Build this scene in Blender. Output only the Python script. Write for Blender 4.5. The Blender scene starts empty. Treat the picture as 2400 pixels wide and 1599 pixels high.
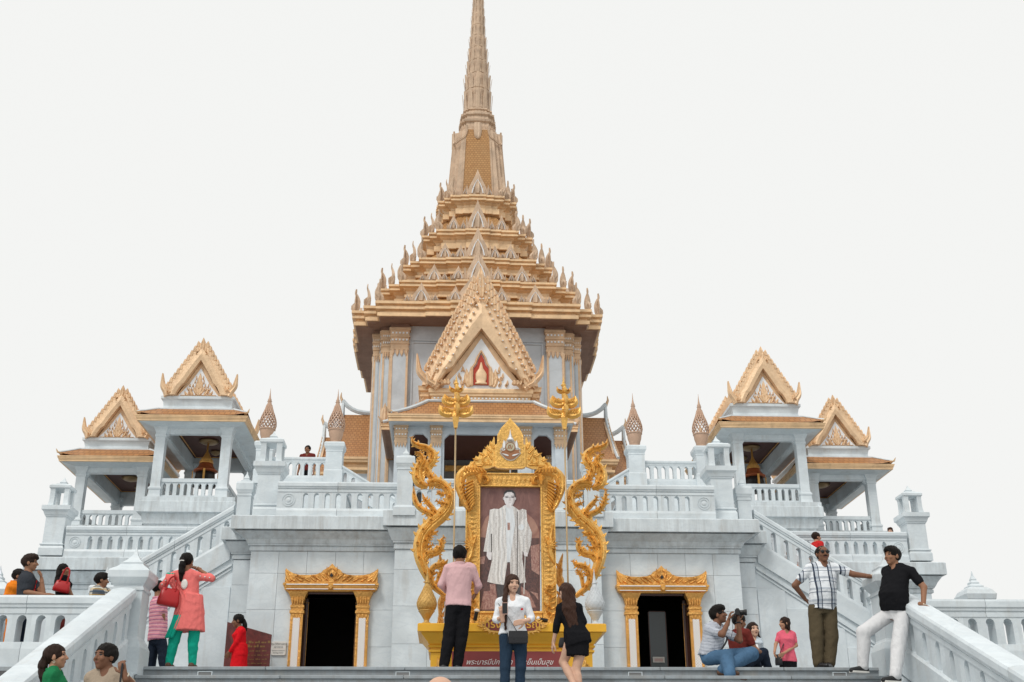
import bpy, bmesh, math, random
import numpy as np
from mathutils import Vector, Matrix, Euler
R = math.radians
random.seed(7)
SC = bpy.context.scene
COL = SC.collection

# ---------------------------------------------------------------- camera
CX, CY, CZ = -0.9407, -23.0, -1.90
YAW, PITCH, ROLL, FPX = R(3.113), R(22.37), R(-0.2905), 2700.0
cam_d = bpy.data.cameras.new('camera')
cam_d.sensor_width = 36.0
cam_d.lens = FPX / 2400.0 * 36.0
cam_d.clip_end = 3000.0
cam = bpy.data.objects.new('camera', cam_d)
COL.objects.link(cam)
cam.matrix_world = (Matrix.Translation((CX, CY, CZ)) @ Matrix.Rotation(-YAW, 4, 'Z')
                    @ Matrix.Rotation(math.pi / 2 + PITCH, 4, 'X') @ Matrix.Rotation(ROLL, 4, 'Z'))
SC.camera = cam

# ---------------------------------------------------------------- sky, sun, exposure
world = bpy.data.worlds.new('World')
SC.world = world
world.use_nodes = True
wn = world.node_tree
for n in list(wn.nodes):
    wn.nodes.remove(n)
SUN_EL, SUN_AZ = R(52), R(215)          # azimuth clockwise from +Y (north)
sky = wn.nodes.new('ShaderNodeTexSky')
sky.sky_type = 'NISHITA'
sky.sun_disc = False
sky.sun_elevation = SUN_EL
sky.sun_rotation = SUN_AZ
sky.dust_density = 6.0
sky.air_density = 1.0
hs = wn.nodes.new('ShaderNodeHueSaturation')
hs.inputs['Saturation'].default_value = 0.25
mx = wn.nodes.new('ShaderNodeMix')
mx.data_type = 'RGBA'
mx.inputs[0].default_value = 0.97       # even white cloud layer over the clear sky
mx.inputs[7].default_value = (9.25, 9.30, 9.14, 1)
bg = wn.nodes.new('ShaderNodeBackground')
bg.inputs['Strength'].default_value = 0.10
wo = wn.nodes.new('ShaderNodeOutputWorld')
wn.links.new(sky.outputs[0], hs.inputs['Color'])
wn.links.new(hs.outputs[0], mx.inputs[6])
wn.links.new(mx.outputs[2], bg.inputs['Color'])
wn.links.new(bg.outputs[0], wo.inputs['Surface'])
sun_d = bpy.data.lights.new('sun', 'SUN')
sun_d.energy = 1.5
sun_d.angle = R(14)
sun_d.color = (1.0, 0.965, 0.91)
sun = bpy.data.objects.new('sun', sun_d)
COL.objects.link(sun)
sdir = Vector((math.sin(SUN_AZ) * math.cos(SUN_EL), math.cos(SUN_AZ) * math.cos(SUN_EL), math.sin(SUN_EL)))
sun.rotation_euler = sdir.to_track_quat('Z', 'Y').to_euler()
sun.location = (-20, -30, 40)
vs = SC.view_settings
vs.view_transform = 'Standard'
vs.look = 'None'
vs.exposure = 0.0
vs.gamma = 1.0
vs.use_curve_mapping = False
SC.cycles.max_bounces = 6
SC.cycles.diffuse_bounces = 4
SC.cycles.use_denoising = True

# ---------------------------------------------------------------- pixel to point
def ray(px, py):
    u, v = px - 1200.0, py - 799.5
    cr, sr = math.cos(ROLL), math.sin(ROLL)
    u, v = u * cr + v * sr, -u * sr + v * cr
    x, up = u / FPX, -v / FPX
    cp, sp = math.cos(PITCH), math.sin(PITCH)
    y, z = cp - up * sp, sp + up * cp
    cy, sy = math.cos(YAW), math.sin(YAW)
    return x * cy + y * sy, -x * sy + y * cy, z
def at(px, py, Y):
    """the point on the plane at depth Y that the photograph shows at this pixel"""
    d = ray(px, py)
    t = (Y - CY) / d[1]
    return (CX + d[0] * t, Y, CZ + d[2] * t)

# ---------------------------------------------------------------- scene objects
def tag(o, label=None, cat=None, group=None, kind=None):
    if label: o['label'] = label
    if cat: o['category'] = cat
    if group: o['group'] = group
    if kind: o['kind'] = kind
    return o
def thing(name, label, cat, loc=(0, 0, 0), rz=0.0, group=None):
    o = bpy.data.objects.new(name, None)
    o.empty_display_size = 0.2
    COL.objects.link(o)
    o.location = loc
    o.rotation_euler = (0, 0, rz)
    return tag(o, label, cat, group)
def put(name, me, parent=None, loc=(0, 0, 0), rot=(0, 0, 0), scl=(1, 1, 1)):
    o = bpy.data.objects.new(name, me)
    COL.objects.link(o)
    o.parent = parent
    o.location = loc
    o.rotation_euler = rot
    o.scale = scl
    return o
def children(o):
    return [c for c in COL.objects if c.parent is o]
class MB:
    """collects geometry; build() links it as one mesh object"""
    def __init__(s):
        s.v, s.f, s.m, s.sm, s.cur, s.cs = [], [], [], [], 0, False
    def add(s, vs_, fs_):
        b = len(s.v)
        s.v.extend([tuple(p) for p in vs_])
        for f in fs_:
            s.f.append(tuple(i + b for i in f))
            s.m.append(s.cur)
            s.sm.append(s.cs)
        return s
    def mat(s, i, smooth=False):
        s.cur, s.cs = i, smooth
        return s
    def box(s, x0, x1, y0, y1, z0, z1):
        return s.add([(x0, y0, z0), (x1, y0, z0), (x1, y1, z0), (x0, y1, z0), (x0, y0, z1), (x1, y0, z1), (x1, y1, z1), (x0, y1, z1)],
                     [(0, 3, 2, 1), (4, 5, 6, 7), (0, 1, 5, 4), (1, 2, 6, 5), (2, 3, 7, 6), (3, 0, 4, 7)])
    def loft(s, rings, cap0=True, cap1=True, closed=True):
        n = len(rings[0])
        vs_, fs_ = [], []
        for r in rings: vs_.extend(r)
        for k in range(len(rings) - 1):
            for i in range(n if closed else n - 1):
                j = (i + 1) % n
                fs_.append((k * n + i, k * n + j, (k + 1) * n + j, (k + 1) * n + i))
        if cap0: fs_.append(tuple(reversed(range(n))))
        if cap1: fs_.append(tuple((len(rings) - 1) * n + i for i in range(n)))
        return s.add(vs_, fs_)
    def mould(s, x0, x1, y0, y1, prof):
        """rectangular plan, profile = [(outset, z), ...] from bottom to top"""
        return s.loft([[(x0 - o, y0 - o, z), (x1 + o, y0 - o, z), (x1 + o, y1 + o, z), (x0 - o, y1 + o, z)] for o, z in prof])
    def lathe(s, prof, n=16, c=(0, 0, 0), sx=1.0, sy=1.0, rot=0.0):
        return s.loft([[(c[0] + sx * r * math.cos(rot + 2 * math.pi * i / n), c[1] + sy * r * math.sin(rot + 2 * math.pi * i / n), c[2] + z) for i in range(n)] for r, z in prof])
    def prism(s, poly, y0, y1):
        """polygon in x,z (counter-clockwise seen from -y) pushed from y0 to y1"""
        n = len(poly)
        vs_ = [(x, y0, z) for x, z in poly] + [(x, y1, z) for x, z in poly]
        fs_ = [tuple(range(n)), tuple(reversed(range(n, 2 * n)))]
        for i in range(n):
            j = (i + 1) % n
            fs_.append((i, i + n, j + n, j))
        return s.add(vs_, fs_)
    def tube(s, path, radii, n=8, flat=1.0):
        P = [Vector(p) for p in path]
        if not hasattr(radii, '__len__'): radii = [radii] * len(P)
        rings, up = [], None
        for i, p in enumerate(P):
            t = (P[min(i + 1, len(P) - 1)] - P[max(i - 1, 0)]).normalized()
            if up is None:
                up = Vector((0, 0, 1)) if abs(t.z) < 0.9 else Vector((0, 1, 0))
            a = t.cross(up).normalized()
            b = a.cross(t).normalized()
            up = b
            rings.append([tuple(p + (a * math.cos(2 * math.pi * k / n) + b * math.sin(2 * math.pi * k / n) * flat) * radii[i]) for k in range(n)])
        return s.loft(rings)
    def blade(s, spine, widths, depth, y=0.0, ridge=1.0):
        """a carved leaf in the x,z plane: spine [(x,z)], half widths, raised along its middle towards -y"""
        n = len(spine)
        V, F = [], []
        for i, (x, z) in enumerate(spine):
            a, b = spine[max(i - 1, 0)], spine[min(i + 1, n - 1)]
            tx, tz = b[0] - a[0], b[1] - a[1]
            l = math.hypot(tx, tz) or 1.0
            nx, nz = -tz / l, tx / l
            w = widths[i]
            d = depth * min(1.0, 0.25 + w / (max(widths) + 1e-9)) * ridge
            V += [(x + nx * w, y, z + nz * w), (x + nx * w * 0.45, y - d * 0.82, z + nz * w * 0.45), (x, y - d * 0.62, z),
                  (x - nx * w * 0.45, y - d * 0.82, z - nz * w * 0.45), (x - nx * w, y, z - nz * w), (x, y + depth * 0.45, z)]
        for i in range(n - 1):
            for k in range(6):
                j = (k + 1) % 6
                F.append((i * 6 + k, i * 6 + j, (i + 1) * 6 + j, (i + 1) * 6 + k))
        F.append((5, 4, 3, 2, 1, 0))
        F.append(tuple((n - 1) * 6 + k for k in range(6)))
        return s.add(V, F)
    def mesh(s, name, mats):
        me = bpy.data.meshes.new(name)
        me.from_pydata(s.v, [], s.f)
        if not isinstance(mats, (list, tuple)): mats = [mats]
        for m in mats: me.materials.append(m)
        me.polygons.foreach_set('material_index', s.m)
        me.polygons.foreach_set('use_smooth', s.sm)
        bm = bmesh.new(); bm.from_mesh(me)
        bmesh.ops.recalc_face_normals(bm, faces=bm.faces)
        bm.to_mesh(me); bm.free()
        me.update()
        return me
    def build(s, name, mats, parent=None, loc=(0, 0, 0), rot=(0, 0, 0)):
        return put(name, s.mesh(name, mats), parent, loc, rot)
_slabs = {}
def slab_mesh(dx, dy, dz, m, c=0.006, name='slab'):
    """a block with worn (chamfered) edges, centred on its own origin; shared between alike blocks"""
    k = (round(dx, 3), round(dy, 3), round(dz, 3), m.name, c)
    if k not in _slabs:
        bm = bmesh.new()
        bmesh.ops.create_cube(bm, size=1.0)
        bmesh.ops.scale(bm, vec=(dx, dy, dz), verts=bm.verts)
        bmesh.ops.bevel(bm, geom=list(bm.edges), offset=c, segments=1, affect='EDGES')
        me = bpy.data.meshes.new(name)
        bm.to_mesh(me); bm.free()
        me.materials.append(m)
        _slabs[k] = me
    return _slabs[k]
def slab(name, parent, x0, x1, y0, y1, z0, z1, m, c=0.006):
    return put(name, slab_mesh(x1 - x0, y1 - y0, z1 - z0, m, c, name), parent, ((x0 + x1) / 2, (y0 + y1) / 2, (z0 + z1) / 2))

# ---------------------------------------------------------------- materials
class NT:
    def __init__(s, name):
        s.m = bpy.data.materials.new(name)
        s.m.use_nodes = True
        s.t = s.m.node_tree
        for n in list(s.t.nodes): s.t.nodes.remove(n)
        s.out = s.n('ShaderNodeOutputMaterial')
        s.b = s.n('ShaderNodeBsdfPrincipled')
        s.l(s.b.outputs[0], s.out.inputs[0])
    def n(s, t, **k):
        q = s.t.nodes.new(t)
        for a, b in k.items(): setattr(q, a, b)
        return q
    def l(s, a, b): s.t.links.new(a, b)
    def val(s, sock, v):
        if hasattr(v, 'links') or hasattr(v, 'is_linked'): s.l(v, sock)
        else: sock.default_value = v
    def noise(s, co, scale, detail=4, rough=0.55, dist=0.0):
        q = s.n('ShaderNodeTexNoise')
        s.l(co, q.inputs['Vector'])
        q.inputs['Scale'].default_value = scale
        q.inputs['Detail'].default_value = detail
        q.inputs['Roughness'].default_value = rough
        q.inputs['Distortion'].default_value = dist
        return q.outputs['Fac']
    def ramp(s, fac, a, b, c0=(0, 0, 0, 1), c1=(1, 1, 1, 1)):
        q = s.n('ShaderNodeValToRGB')
        s.l(fac, q.inputs[0])
        q.color_ramp.elements[0].position = a
        q.color_ramp.elements[1].position = b
        q.color_ramp.elements[0].color = c0
        q.color_ramp.elements[1].color = c1
        return q.outputs[0]
    def mix(s, fac, a, b, mode='MIX'):
        q = s.n('ShaderNodeMix', data_type='RGBA', blend_type=mode)
        s.val(q.inputs[0], fac); s.val(q.inputs[6], a); s.val(q.inputs[7], b)
        return q.outputs[2]
    def math(s, op, a, b=0.0):
        q = s.n('ShaderNodeMath', operation=op)
        s.val(q.inputs[0], a); s.val(q.inputs[1], b)
        return q.outputs[0]
    def mapping(s, co, scl=(1, 1, 1), rot=(0, 0, 0), loc=(0, 0, 0)):
        q = s.n('ShaderNodeMapping')
        s.l(co, q.inputs[0])
        q.inputs['Scale'].default_value = scl
        q.inputs['Rotation'].default_value = rot
        q.inputs['Location'].default_value = loc
        return q.outputs[0]
    def pos(s, jitter=True):
        g = s.n('ShaderNodeNewGeometry')
        if not jitter: return g.outputs['Position']
        o = s.n('ShaderNodeObjectInfo')
        k = s.n('ShaderNodeVectorMath', operation='SCALE')
        k.inputs[0].default_value = (13.0, 7.0, 29.0)
        s.l(o.outputs['Random'], k.inputs['Scale'])
        a = s.n('ShaderNodeVectorMath', operation='ADD')
        s.l(g.outputs['Position'], a.inputs[0]); s.l(k.outputs[0], a.inputs[1])
        return a.outputs[0]
    def obj(s):
        return s.n('ShaderNodeTexCoord').outputs['Object']
    def bump(s, h, strength=0.3, dist=0.01):
        q = s.n('ShaderNodeBump')
        q.inputs['Strength'].default_value = strength
        q.inputs['Distance'].default_value = dist
        s.l(h, q.inputs['Height'])
        s.l(q.outputs[0], s.b.inputs['Normal'])
    def fin(s, col, rough=0.5, metal=0.0, spec=0.5):
        s.val(s.b.inputs['Base Color'], col)
        s.val(s.b.inputs['Roughness'], rough)
        s.val(s.b.inputs['Metallic'], metal)
        s.b.inputs['Specular IOR Level'].default_value = spec
        return s.m
def c4(c): return (c[0], c[1], c[2], 1.0)
def marble(name, base=(0.685, 0.745, 0.775), stain=0.42, vein=0.5, rough=0.42, soot=0.0):
    t = NT(name)
    p = t.pos()
    cloud = t.noise(p, 1.3, 6, 0.6, 0.6)
    col = t.mix(t.ramp(cloud, 0.30, 0.72), c4([x * 0.80 for x in base]), c4([min(1, x * 1.08) for x in base]))
    v = t.noise(t.mapping(p, (1.0, 1.0, 1.9), (0.3, 0.5, 0.5)), 1.6, 7, 0.62, 1.4)
    line = t.ramp(t.math('ABSOLUTE', t.math('SUBTRACT', v, 0.5)), 0.0, 0.045, (1, 1, 1, 1), (0, 0, 0, 1))
    col = t.mix(t.math('MULTIPLY', line, 0.5 * vein), col, c4((base[0] * 0.70, base[1] * 0.74, base[2] * 0.78)))
    st = t.noise(t.mapping(p, (2.2, 2.2, 0.45)), 1.5, 5, 0.65, 0.2)
    st = t.ramp(st, 0.56, 0.80)
    col = t.mix(t.math('MULTIPLY', st, stain), col, (0.36, 0.31, 0.25, 1))
    if soot:
        so = t.ramp(t.noise(t.mapping(p, (3.5, 3.5, 0.35)), 2.0, 6, 0.7), 0.42, 0.72)
        col = t.mix(t.math('MULTIPLY', so, soot), col, (0.20, 0.19, 0.175, 1))
    fine = t.noise(p, 38.0, 3, 0.6)
    col = t.mix(0.06, col, fine, 'OVERLAY')
    t.bump(t.noise(p, 9.0, 5, 0.6), 0.10, 0.01)
    return t.fin(col, t.math('ADD', t.math('MULTIPLY', cloud, 0.25), rough - 0.1), 0.0, 0.4)
def gold(name, base, rough=0.42, metal=0.35, carve=0.0, scale=14.0, var=0.30, dirt=0.35):
    t = NT(name)
    p = t.pos(False)
    n1 = t.noise(p, 2.3, 5, 0.6)
    col = t.mix(t.ramp(n1, 0.3, 0.7), c4([x * (1 - var) for x in base]), c4([min(1.0, x * (1 + var * 0.5)) for x in base]))
    gr = t.ramp(t.noise(t.mapping(p, (1, 1, 0.6)), 5.5, 6, 0.7), 0.52, 0.78)
    col = t.mix(t.math('MULTIPLY', gr, dirt), col, c4((base[0] * 0.45, base[1] * 0.40, base[2] * 0.42)))
    if carve:
        v = t.n('ShaderNodeTexVoronoi', feature='SMOOTH_F1')
        t.l(t.mapping(p, (1, 1, 0.8)), v.inputs['Vector'])
        v.inputs['Scale'].default_value = scale
        h = t.mix(0.5, v.outputs['Distance'], t.noise(p, scale * 1.6, 3, 0.5, 1.5))
        t.bump(h, carve, 0.03)
    else:
        t.bump(t.noise(p, 30.0, 3, 0.5), 0.12, 0.01)
    return t.fin(col, rough, metal, 0.5)
def plain(name, col, rough=0.6, metal=0.0, var=0.12, scale=8.0, bump=0.1, spec=0.4):
    t = NT(name)
    p = t.obj()
    n = t.noise(p, scale, 5, 0.6)
    k = t.mix(n, c4([x * (1 - var) for x in col]), c4([min(1, x * (1 + var)) for x in col]))
    if bump: t.bump(t.noise(p, scale * 4, 4, 0.6), bump, 0.01)
    return t.fin(k, rough, metal, spec)
def tiles(name, base, sx=0.16, sz=0.14):
    """small scalloped roof tiles, too far away to pick apart"""
    t = NT(name)
    p = t.pos(False)
    s = t.n('ShaderNodeSeparateXYZ'); t.l(p, s.inputs[0])
    g = t.n('ShaderNodeNewGeometry')
    sn = t.n('ShaderNodeSeparateXYZ'); t.l(g.outputs['Normal'], sn.inputs[0])
    side = t.math('GREATER_THAN', t.math('ABSOLUTE', sn.outputs[0]), t.math('ABSOLUTE', sn.outputs[1]))
    hx = t.math('ADD', t.math('MULTIPLY', side, s.outputs[1]), t.math('MULTIPLY', t.math('SUBTRACT', 1.0, side), s.outputs[0]))
    c = t.n('ShaderNodeCombineXYZ'); t.l(hx, c.inputs[0]); t.l(s.outputs[2], c.inputs[1])
    b = t.n('ShaderNodeTexBrick')
    t.l(c.outputs[0], b.inputs['Vector'])
    b.inputs['Color1'].default_value = c4(base)
    b.inputs['Color2'].default_value = c4((base[0] * 0.82, base[1] * 0.76, base[2] * 0.72))
    b.inputs['Mortar'].default_value = c4((base[0] * 0.52, base[1] * 0.46, base[2] * 0.42))
    b.inputs['Scale'].default_value = 1.0
    b.inputs['Mortar Size'].default_value = sz * 0.10
    b.inputs['Brick Width'].default_value = sx
    b.inputs['Row Height'].default_value = sz
    w = t.ramp(t.noise(p, 0.8, 5, 0.65), 0.35, 0.75)
    col = t.mix(t.math('MULTIPLY', w, 0.45), b.outputs['Color'], c4((base[0] * 0.75, base[1] * 0.86, base[2] * 1.05)))
    t.bump(b.outputs['Fac'], -0.5, 0.03)
    return t.fin(col, 0.5, 0.0, 0.3)
M = {}
M['marble'] = marble('marble_white')
M['marble2'] = marble('marble_stained', stain=0.6, soot=0.42)
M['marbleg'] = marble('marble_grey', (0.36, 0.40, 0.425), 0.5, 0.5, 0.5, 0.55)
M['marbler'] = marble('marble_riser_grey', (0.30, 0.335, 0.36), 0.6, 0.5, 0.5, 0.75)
M['joint'] = plain('joint_grout', (0.22, 0.22, 0.22), 0.9)
M['granite'] = plain('dark_granite', (0.10, 0.10, 0.105), 0.6, 0, 0.35, 30, 0.1)
M['paving'] = marble('paving_stone', (0.40, 0.40, 0.39), 0.4, 0.3, 0.6, 0.3)
M['goldP'] = gold('gold_leaf_bright', (0.86, 0.50, 0.13), 0.30, 0.50, 0.45, 34, 0.18, 0.45)
M['goldF'] = gold('gold_filigree', (0.80, 0.46, 0.12), 0.34, 0.45, 0.9, 34, 0.25, 0.5)
M['goldY'] = gold('gold_paint', (0.84, 0.45, 0.035), 0.36, 0.25, 0.0, 10, 0.10, 0.15)
M['goldT'] = gold('gold_mosaic_pale', (0.70, 0.49, 0.31), 0.5, 0.15, 0.6, 9, 0.2, 0.4)
M['goldC'] = gold('gold_cornice_pale', (0.82, 0.57, 0.33), 0.42, 0.18, 0.0, 6, 0.22, 0.6)
M['goldW'] = gold('gold_weathered', (0.60, 0.435, 0.30), 0.58, 0.05, 0.5, 9, 0.25, 0.5)
M['goldD'] = gold('gold_door_carving', (0.80, 0.42, 0.11), 0.33, 0.45, 0.9, 22, 0.25, 0.5)
M['goldG'] = gold('gold_gable', (0.80, 0.56, 0.345), 0.45, 0.15, 0.5, 14, 0.18, 0.4)
M['tile'] = tiles('roof_tile_orange', (0.47, 0.225, 0.085))
M['tileY'] = tiles('roof_tile_gold', (0.52, 0.28, 0.105), 0.13, 0.11)
M['soffit'] = plain('soffit_brown', (0.27, 0.165, 0.12), 0.7, 0, 0.35, 3, 0.2)
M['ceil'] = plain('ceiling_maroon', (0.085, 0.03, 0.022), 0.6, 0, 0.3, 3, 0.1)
M['wallT'] = marble('temple_wall_blue_grey', (0.60, 0.655, 0.70), 0.12, 0.25, 0.5)
M['mwhite'] = plain('mosaic_white', (0.82, 0.84, 0.86), 0.3, 0, 0.06)
M['red'] = plain('mosaic_red', (0.42, 0.045, 0.02), 0.5)
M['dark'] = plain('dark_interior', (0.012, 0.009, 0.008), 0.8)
M['wood'] = plain('dark_lacquer_wood', (0.06, 0.022, 0.015), 0.25, 0, 0.3, 6)
M['black'] = plain('black_plastic', (0.012, 0.012, 0.013), 0.4)
M['steel'] = plain('steel', (0.55, 0.55, 0.55), 0.3, 0.9)
M['bronze'] = plain('bronze_dark', (0.045, 0.04, 0.038), 0.4, 0.6)
M['glass'] = plain('door_glass', (0.035, 0.05, 0.055), 0.12, 0, 0.1, 2, 0.0, 0.6)
# ================================================================ setting: ground, stairs, landing
GZ = -3.0
mb = MB(); mb.box(-900, 900, -900, 900, GZ - 0.5, GZ)
tag(mb.build('ground', M['paving']), kind='structure')
mb = MB(); mb.box(-16, 16, -6.5, 16, GZ + 0.002, -0.06)
landing = tag(mb.build('landing', M['granite']), kind='structure')
# paving slabs of the landing, laid with open joints
for i in range(-16, 16):
    for j in range(7):
        y0 = -6.5 + j * 0.95
        if abs(i * 0.92 + 0.46) > 9.8: continue
        slab('paving_slab', landing, i * 0.92 + 0.004, (i + 1) * 0.92 - 0.004, y0 + 0.004, y0 + 0.942, -0.058, -0.002 if j else 0.0, M['marbleg'], 0.004)
stairs = bpy.data.objects.new('front_stairs', None)
COL.objects.link(stairs); tag(stairs, kind='structure')
TREAD, RISE = 0.35, 0.15
def stepz(y): return 0.0 if y > -6.5 else -RISE * math.ceil((-6.5 - y) / TREAD - 1e-9)
for k in range(0, 21):
    z = -RISE * k
    y1 = -6.5 - TREAD * (k - 1)
    y0 = y1 - TREAD
    if k == 0:
        y0, y1 = -6.52, -6.502
    if 0 < k < 6 or k == 0:
        xs = [-5.12, -3.45 + 0.25 * (k % 2), -1.55, 0.25 - 0.2 * (k % 2), 2.0, 3.75, 5.12]
        for a, b in zip(xs[:-1], xs[1:]):
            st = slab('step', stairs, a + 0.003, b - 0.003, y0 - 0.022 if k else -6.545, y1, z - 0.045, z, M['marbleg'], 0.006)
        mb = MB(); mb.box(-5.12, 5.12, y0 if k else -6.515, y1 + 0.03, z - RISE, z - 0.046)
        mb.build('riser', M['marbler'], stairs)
    else:
        mb = MB(); mb.box(-5.12, 5.12, y0, y1, z - RISE, z)
        mb.build('step', M['marbleg'], stairs)
for x in (-4.28, -1.62, 1.55, 4.35):            # small framed lamps let into the top riser
    p = at((480 if x < -4 else 944 if x < 0 else 1489 if x < 3 else 1968), 1578, -6.53)
    mb = MB()
    X = p[0]
    for (a, b, c, d) in ((-.1, .1, .026, .036), (-.1, .1, -.036, -.026), (-.1, -.088, -.026, .026), (.088, .1, -.026, .026)):
        mb.box(X + a, X + b, -6.528, -6.514, -0.098 + c, -0.098 + d)
    o = mb.build('step_light', M['marble'], stairs)
    mb = MB(); mb.box(X - .087, X + .087, -6.52, -6.5145, -.123, -.073)
    mb.build('recess', M['joint'], o)
# side fill beside the front stairs, under the sloping balustrades
for s in (-1, 1):
    mb = MB()
    xa, xb = sorted((s * 5.13, s * 5.68))
    pr = [(-6.5, 0.02), (-6.5, GZ + .004), (-13.9, GZ + .004), (-13.7, -2.98)]
    mb.add([(xa, y, z) for y, z in pr] + [(xb, y, z) for y, z in pr],
           [(0, 1, 2, 3), (7, 6, 5, 4), (0, 4, 5, 1), (1, 5, 6, 2), (2, 6, 7, 3), (3, 7, 4, 0)])
    tag(mb.build('stair_wall', M['marble']), kind='structure')

# ================================================================ balustrades
def arch_mesh(w, h, th, aw, ah, sill, slope=0.0, pointed=False, n=8):
    """one bay of a pierced stone parapet, x from 0 to w, arched opening in the middle"""
    mb = MB()
    a0, a1 = (w - aw) / 2, (w + aw) / 2
    spring = ah - (aw * 0.5 if not pointed else aw * 0.62)
    def sh(x, z): return z + slope * x
    def quad(x0, x1, zb0, zb1, zt0, zt1):
        V = [(x0, -th / 2, zb0), (x1, -th / 2, zb1), (x1, th / 2, zb1), (x0, th / 2, zb0), (x0, -th / 2, zt0), (x1, -th / 2, zt1), (x1, th / 2, zt1), (x0, th / 2, zt0)]
        mb.add(V, [(0, 3, 2, 1), (4, 5, 6, 7), (0, 1, 5, 4), (1, 2, 6, 5), (2, 3, 7, 6), (3, 0, 4, 7)])
    quad(0, a0, sh(0, 0), sh(a0, 0), sh(0, h), sh(a0, h))
    quad(a1, w, sh(a1, 0), sh(w, 0), sh(a1, h), sh(w, h))
    if sill > 0: quad(a0, a1, sh(a0, 0), sh(a1, 0), sh(a0, sill), sh(a1, sill))
    for i in range(n):
        x0, x1 = a0 + aw * i / n, a0 + aw * (i + 1) / n
        def arc(x):
            u = (x - a0) / aw * 2 - 1
            if pointed: return sh(w / 2, spring) + aw * 0.62 * (1 - abs(u) ** 1.7)
            return sh(w / 2, spring) + aw * 0.5 * math.sqrt(max(0, 1 - u * u))
        quad(x0, x1, arc(x0), arc(x1), sh(x0, h), sh(x1, h))
    return mb
def rail_ring(x, z, h, th, out):
    """cross-section of a coping stone, moulded below and rounded on top"""
    t = th / 2
    pr = [(-t - out * .25, 0), (-t - out * .25, h * .24), (-t - out * .1, h * .26), (-t - out * .1, h * .31), (-t - out * .55, h * .33), (-t - out * .6, h * .46), (-t - out, h * .52), (-t - out, h * .82),
          (-t - out * .7, h * .94), (-t * .4, h)]
    pr = pr + [(-y, q) for y, q in reversed(pr)]
    return [(x, y, z + q) for y, q in pr]
def balustrade(name, label, p, rz, length, plinth, op, rail, pitch, aw, th, slope=0.0, pointed=False, rosette=0.0, rosette2=0.0, out=0.05, sill=0.0, mat='marble', seg=1.15, group=None, low=0.0):
    t = thing(name, label, 'balustrade', p, rz, group)
    m = M[mat]
    # plinth
    mb = MB()
    r0 = [(-th / 2 - out * .5, -low), (th / 2 + out * .5, -low), (th / 2 + out * .5, plinth * .72), (th / 2 + out * .1, plinth), (-th / 2 - out * .1, plinth), (-th / 2 - out * .5, plinth * .72)]
    n = max(1, round(length / seg))
    for i in range(n):
        a, b = length * i / n + .003, length * (i + 1) / n - .003
        mb = MB()
        mb.loft([[(a, y, z + slope * a) for y, z in r0], [(b, y, z + slope * b) for y, z in r0]])
        mb.build('plinth_stone', m, t)
        mb = MB()
        a2, b2 = a + .0, b - .0
        mb.loft([rail_ring(a2, plinth + op + slope * a2, rail, th, out), rail_ring(b2, plinth + op + slope * b2, rail, th, out)])
        mb.build('rail_stone', m, t)
    L = length - rosette - rosette2
    k = max(1, round(L / pitch))
    w = L / k
    me = arch_mesh(w, op + .002, th, aw, op - 0.02, sill, slope, pointed).mesh('arch_panel', m)
    for i in range(k):
        x = rosette + i * w
        put('arch_panel', me, t, (x, 0, plinth - .001 + slope * x))
    for (x0, wd) in ((0.0, rosette), (length - rosette2, rosette2)):
        if wd <= 0: continue
        mb = MB()
        mb.box(x0, x0 + wd, -th / 2 + .0, th / 2, plinth - .001, plinth + op + .001)
        o = mb.build('rosette_panel', m, t)
        for (ra, rb, d) in ((.40, .36, .012), (.27, .235, .012), (.13, .0, .016)):
            c = (x0 + wd / 2, plinth + op / 2)
            s = min(op, wd)
            mb = MB()
            N = 24
            ring = lambda r, y: [(c[0] + s * r * math.cos(2 * math.pi * i / N), y, c[1] + s * r * math.sin(2 * math.pi * i / N)) for i in range(N)]
            if rb > 0: mb.loft([ring(ra, -th / 2 + .001), ring(ra, -th / 2 - d), ring(rb, -th / 2 - d), ring(rb, -th / 2 + .001)], False, False)
            else: mb.loft([ring(ra, -th / 2 + .001), ring(ra, -th / 2 - d * .6), ring(ra * .4, -th / 2 - d), ring(.01, -th / 2 - d)], False, True)
            mb.build('rosette', m, o)
    return t
SIDE = {-1: 'left', 1: 'right'}
def mirror_run(s, x0, x1):
    """start x of a run that goes towards +x, for the left side coordinates x0<x1 or their mirror"""
    return x0 if s < 0 else -x1
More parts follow.
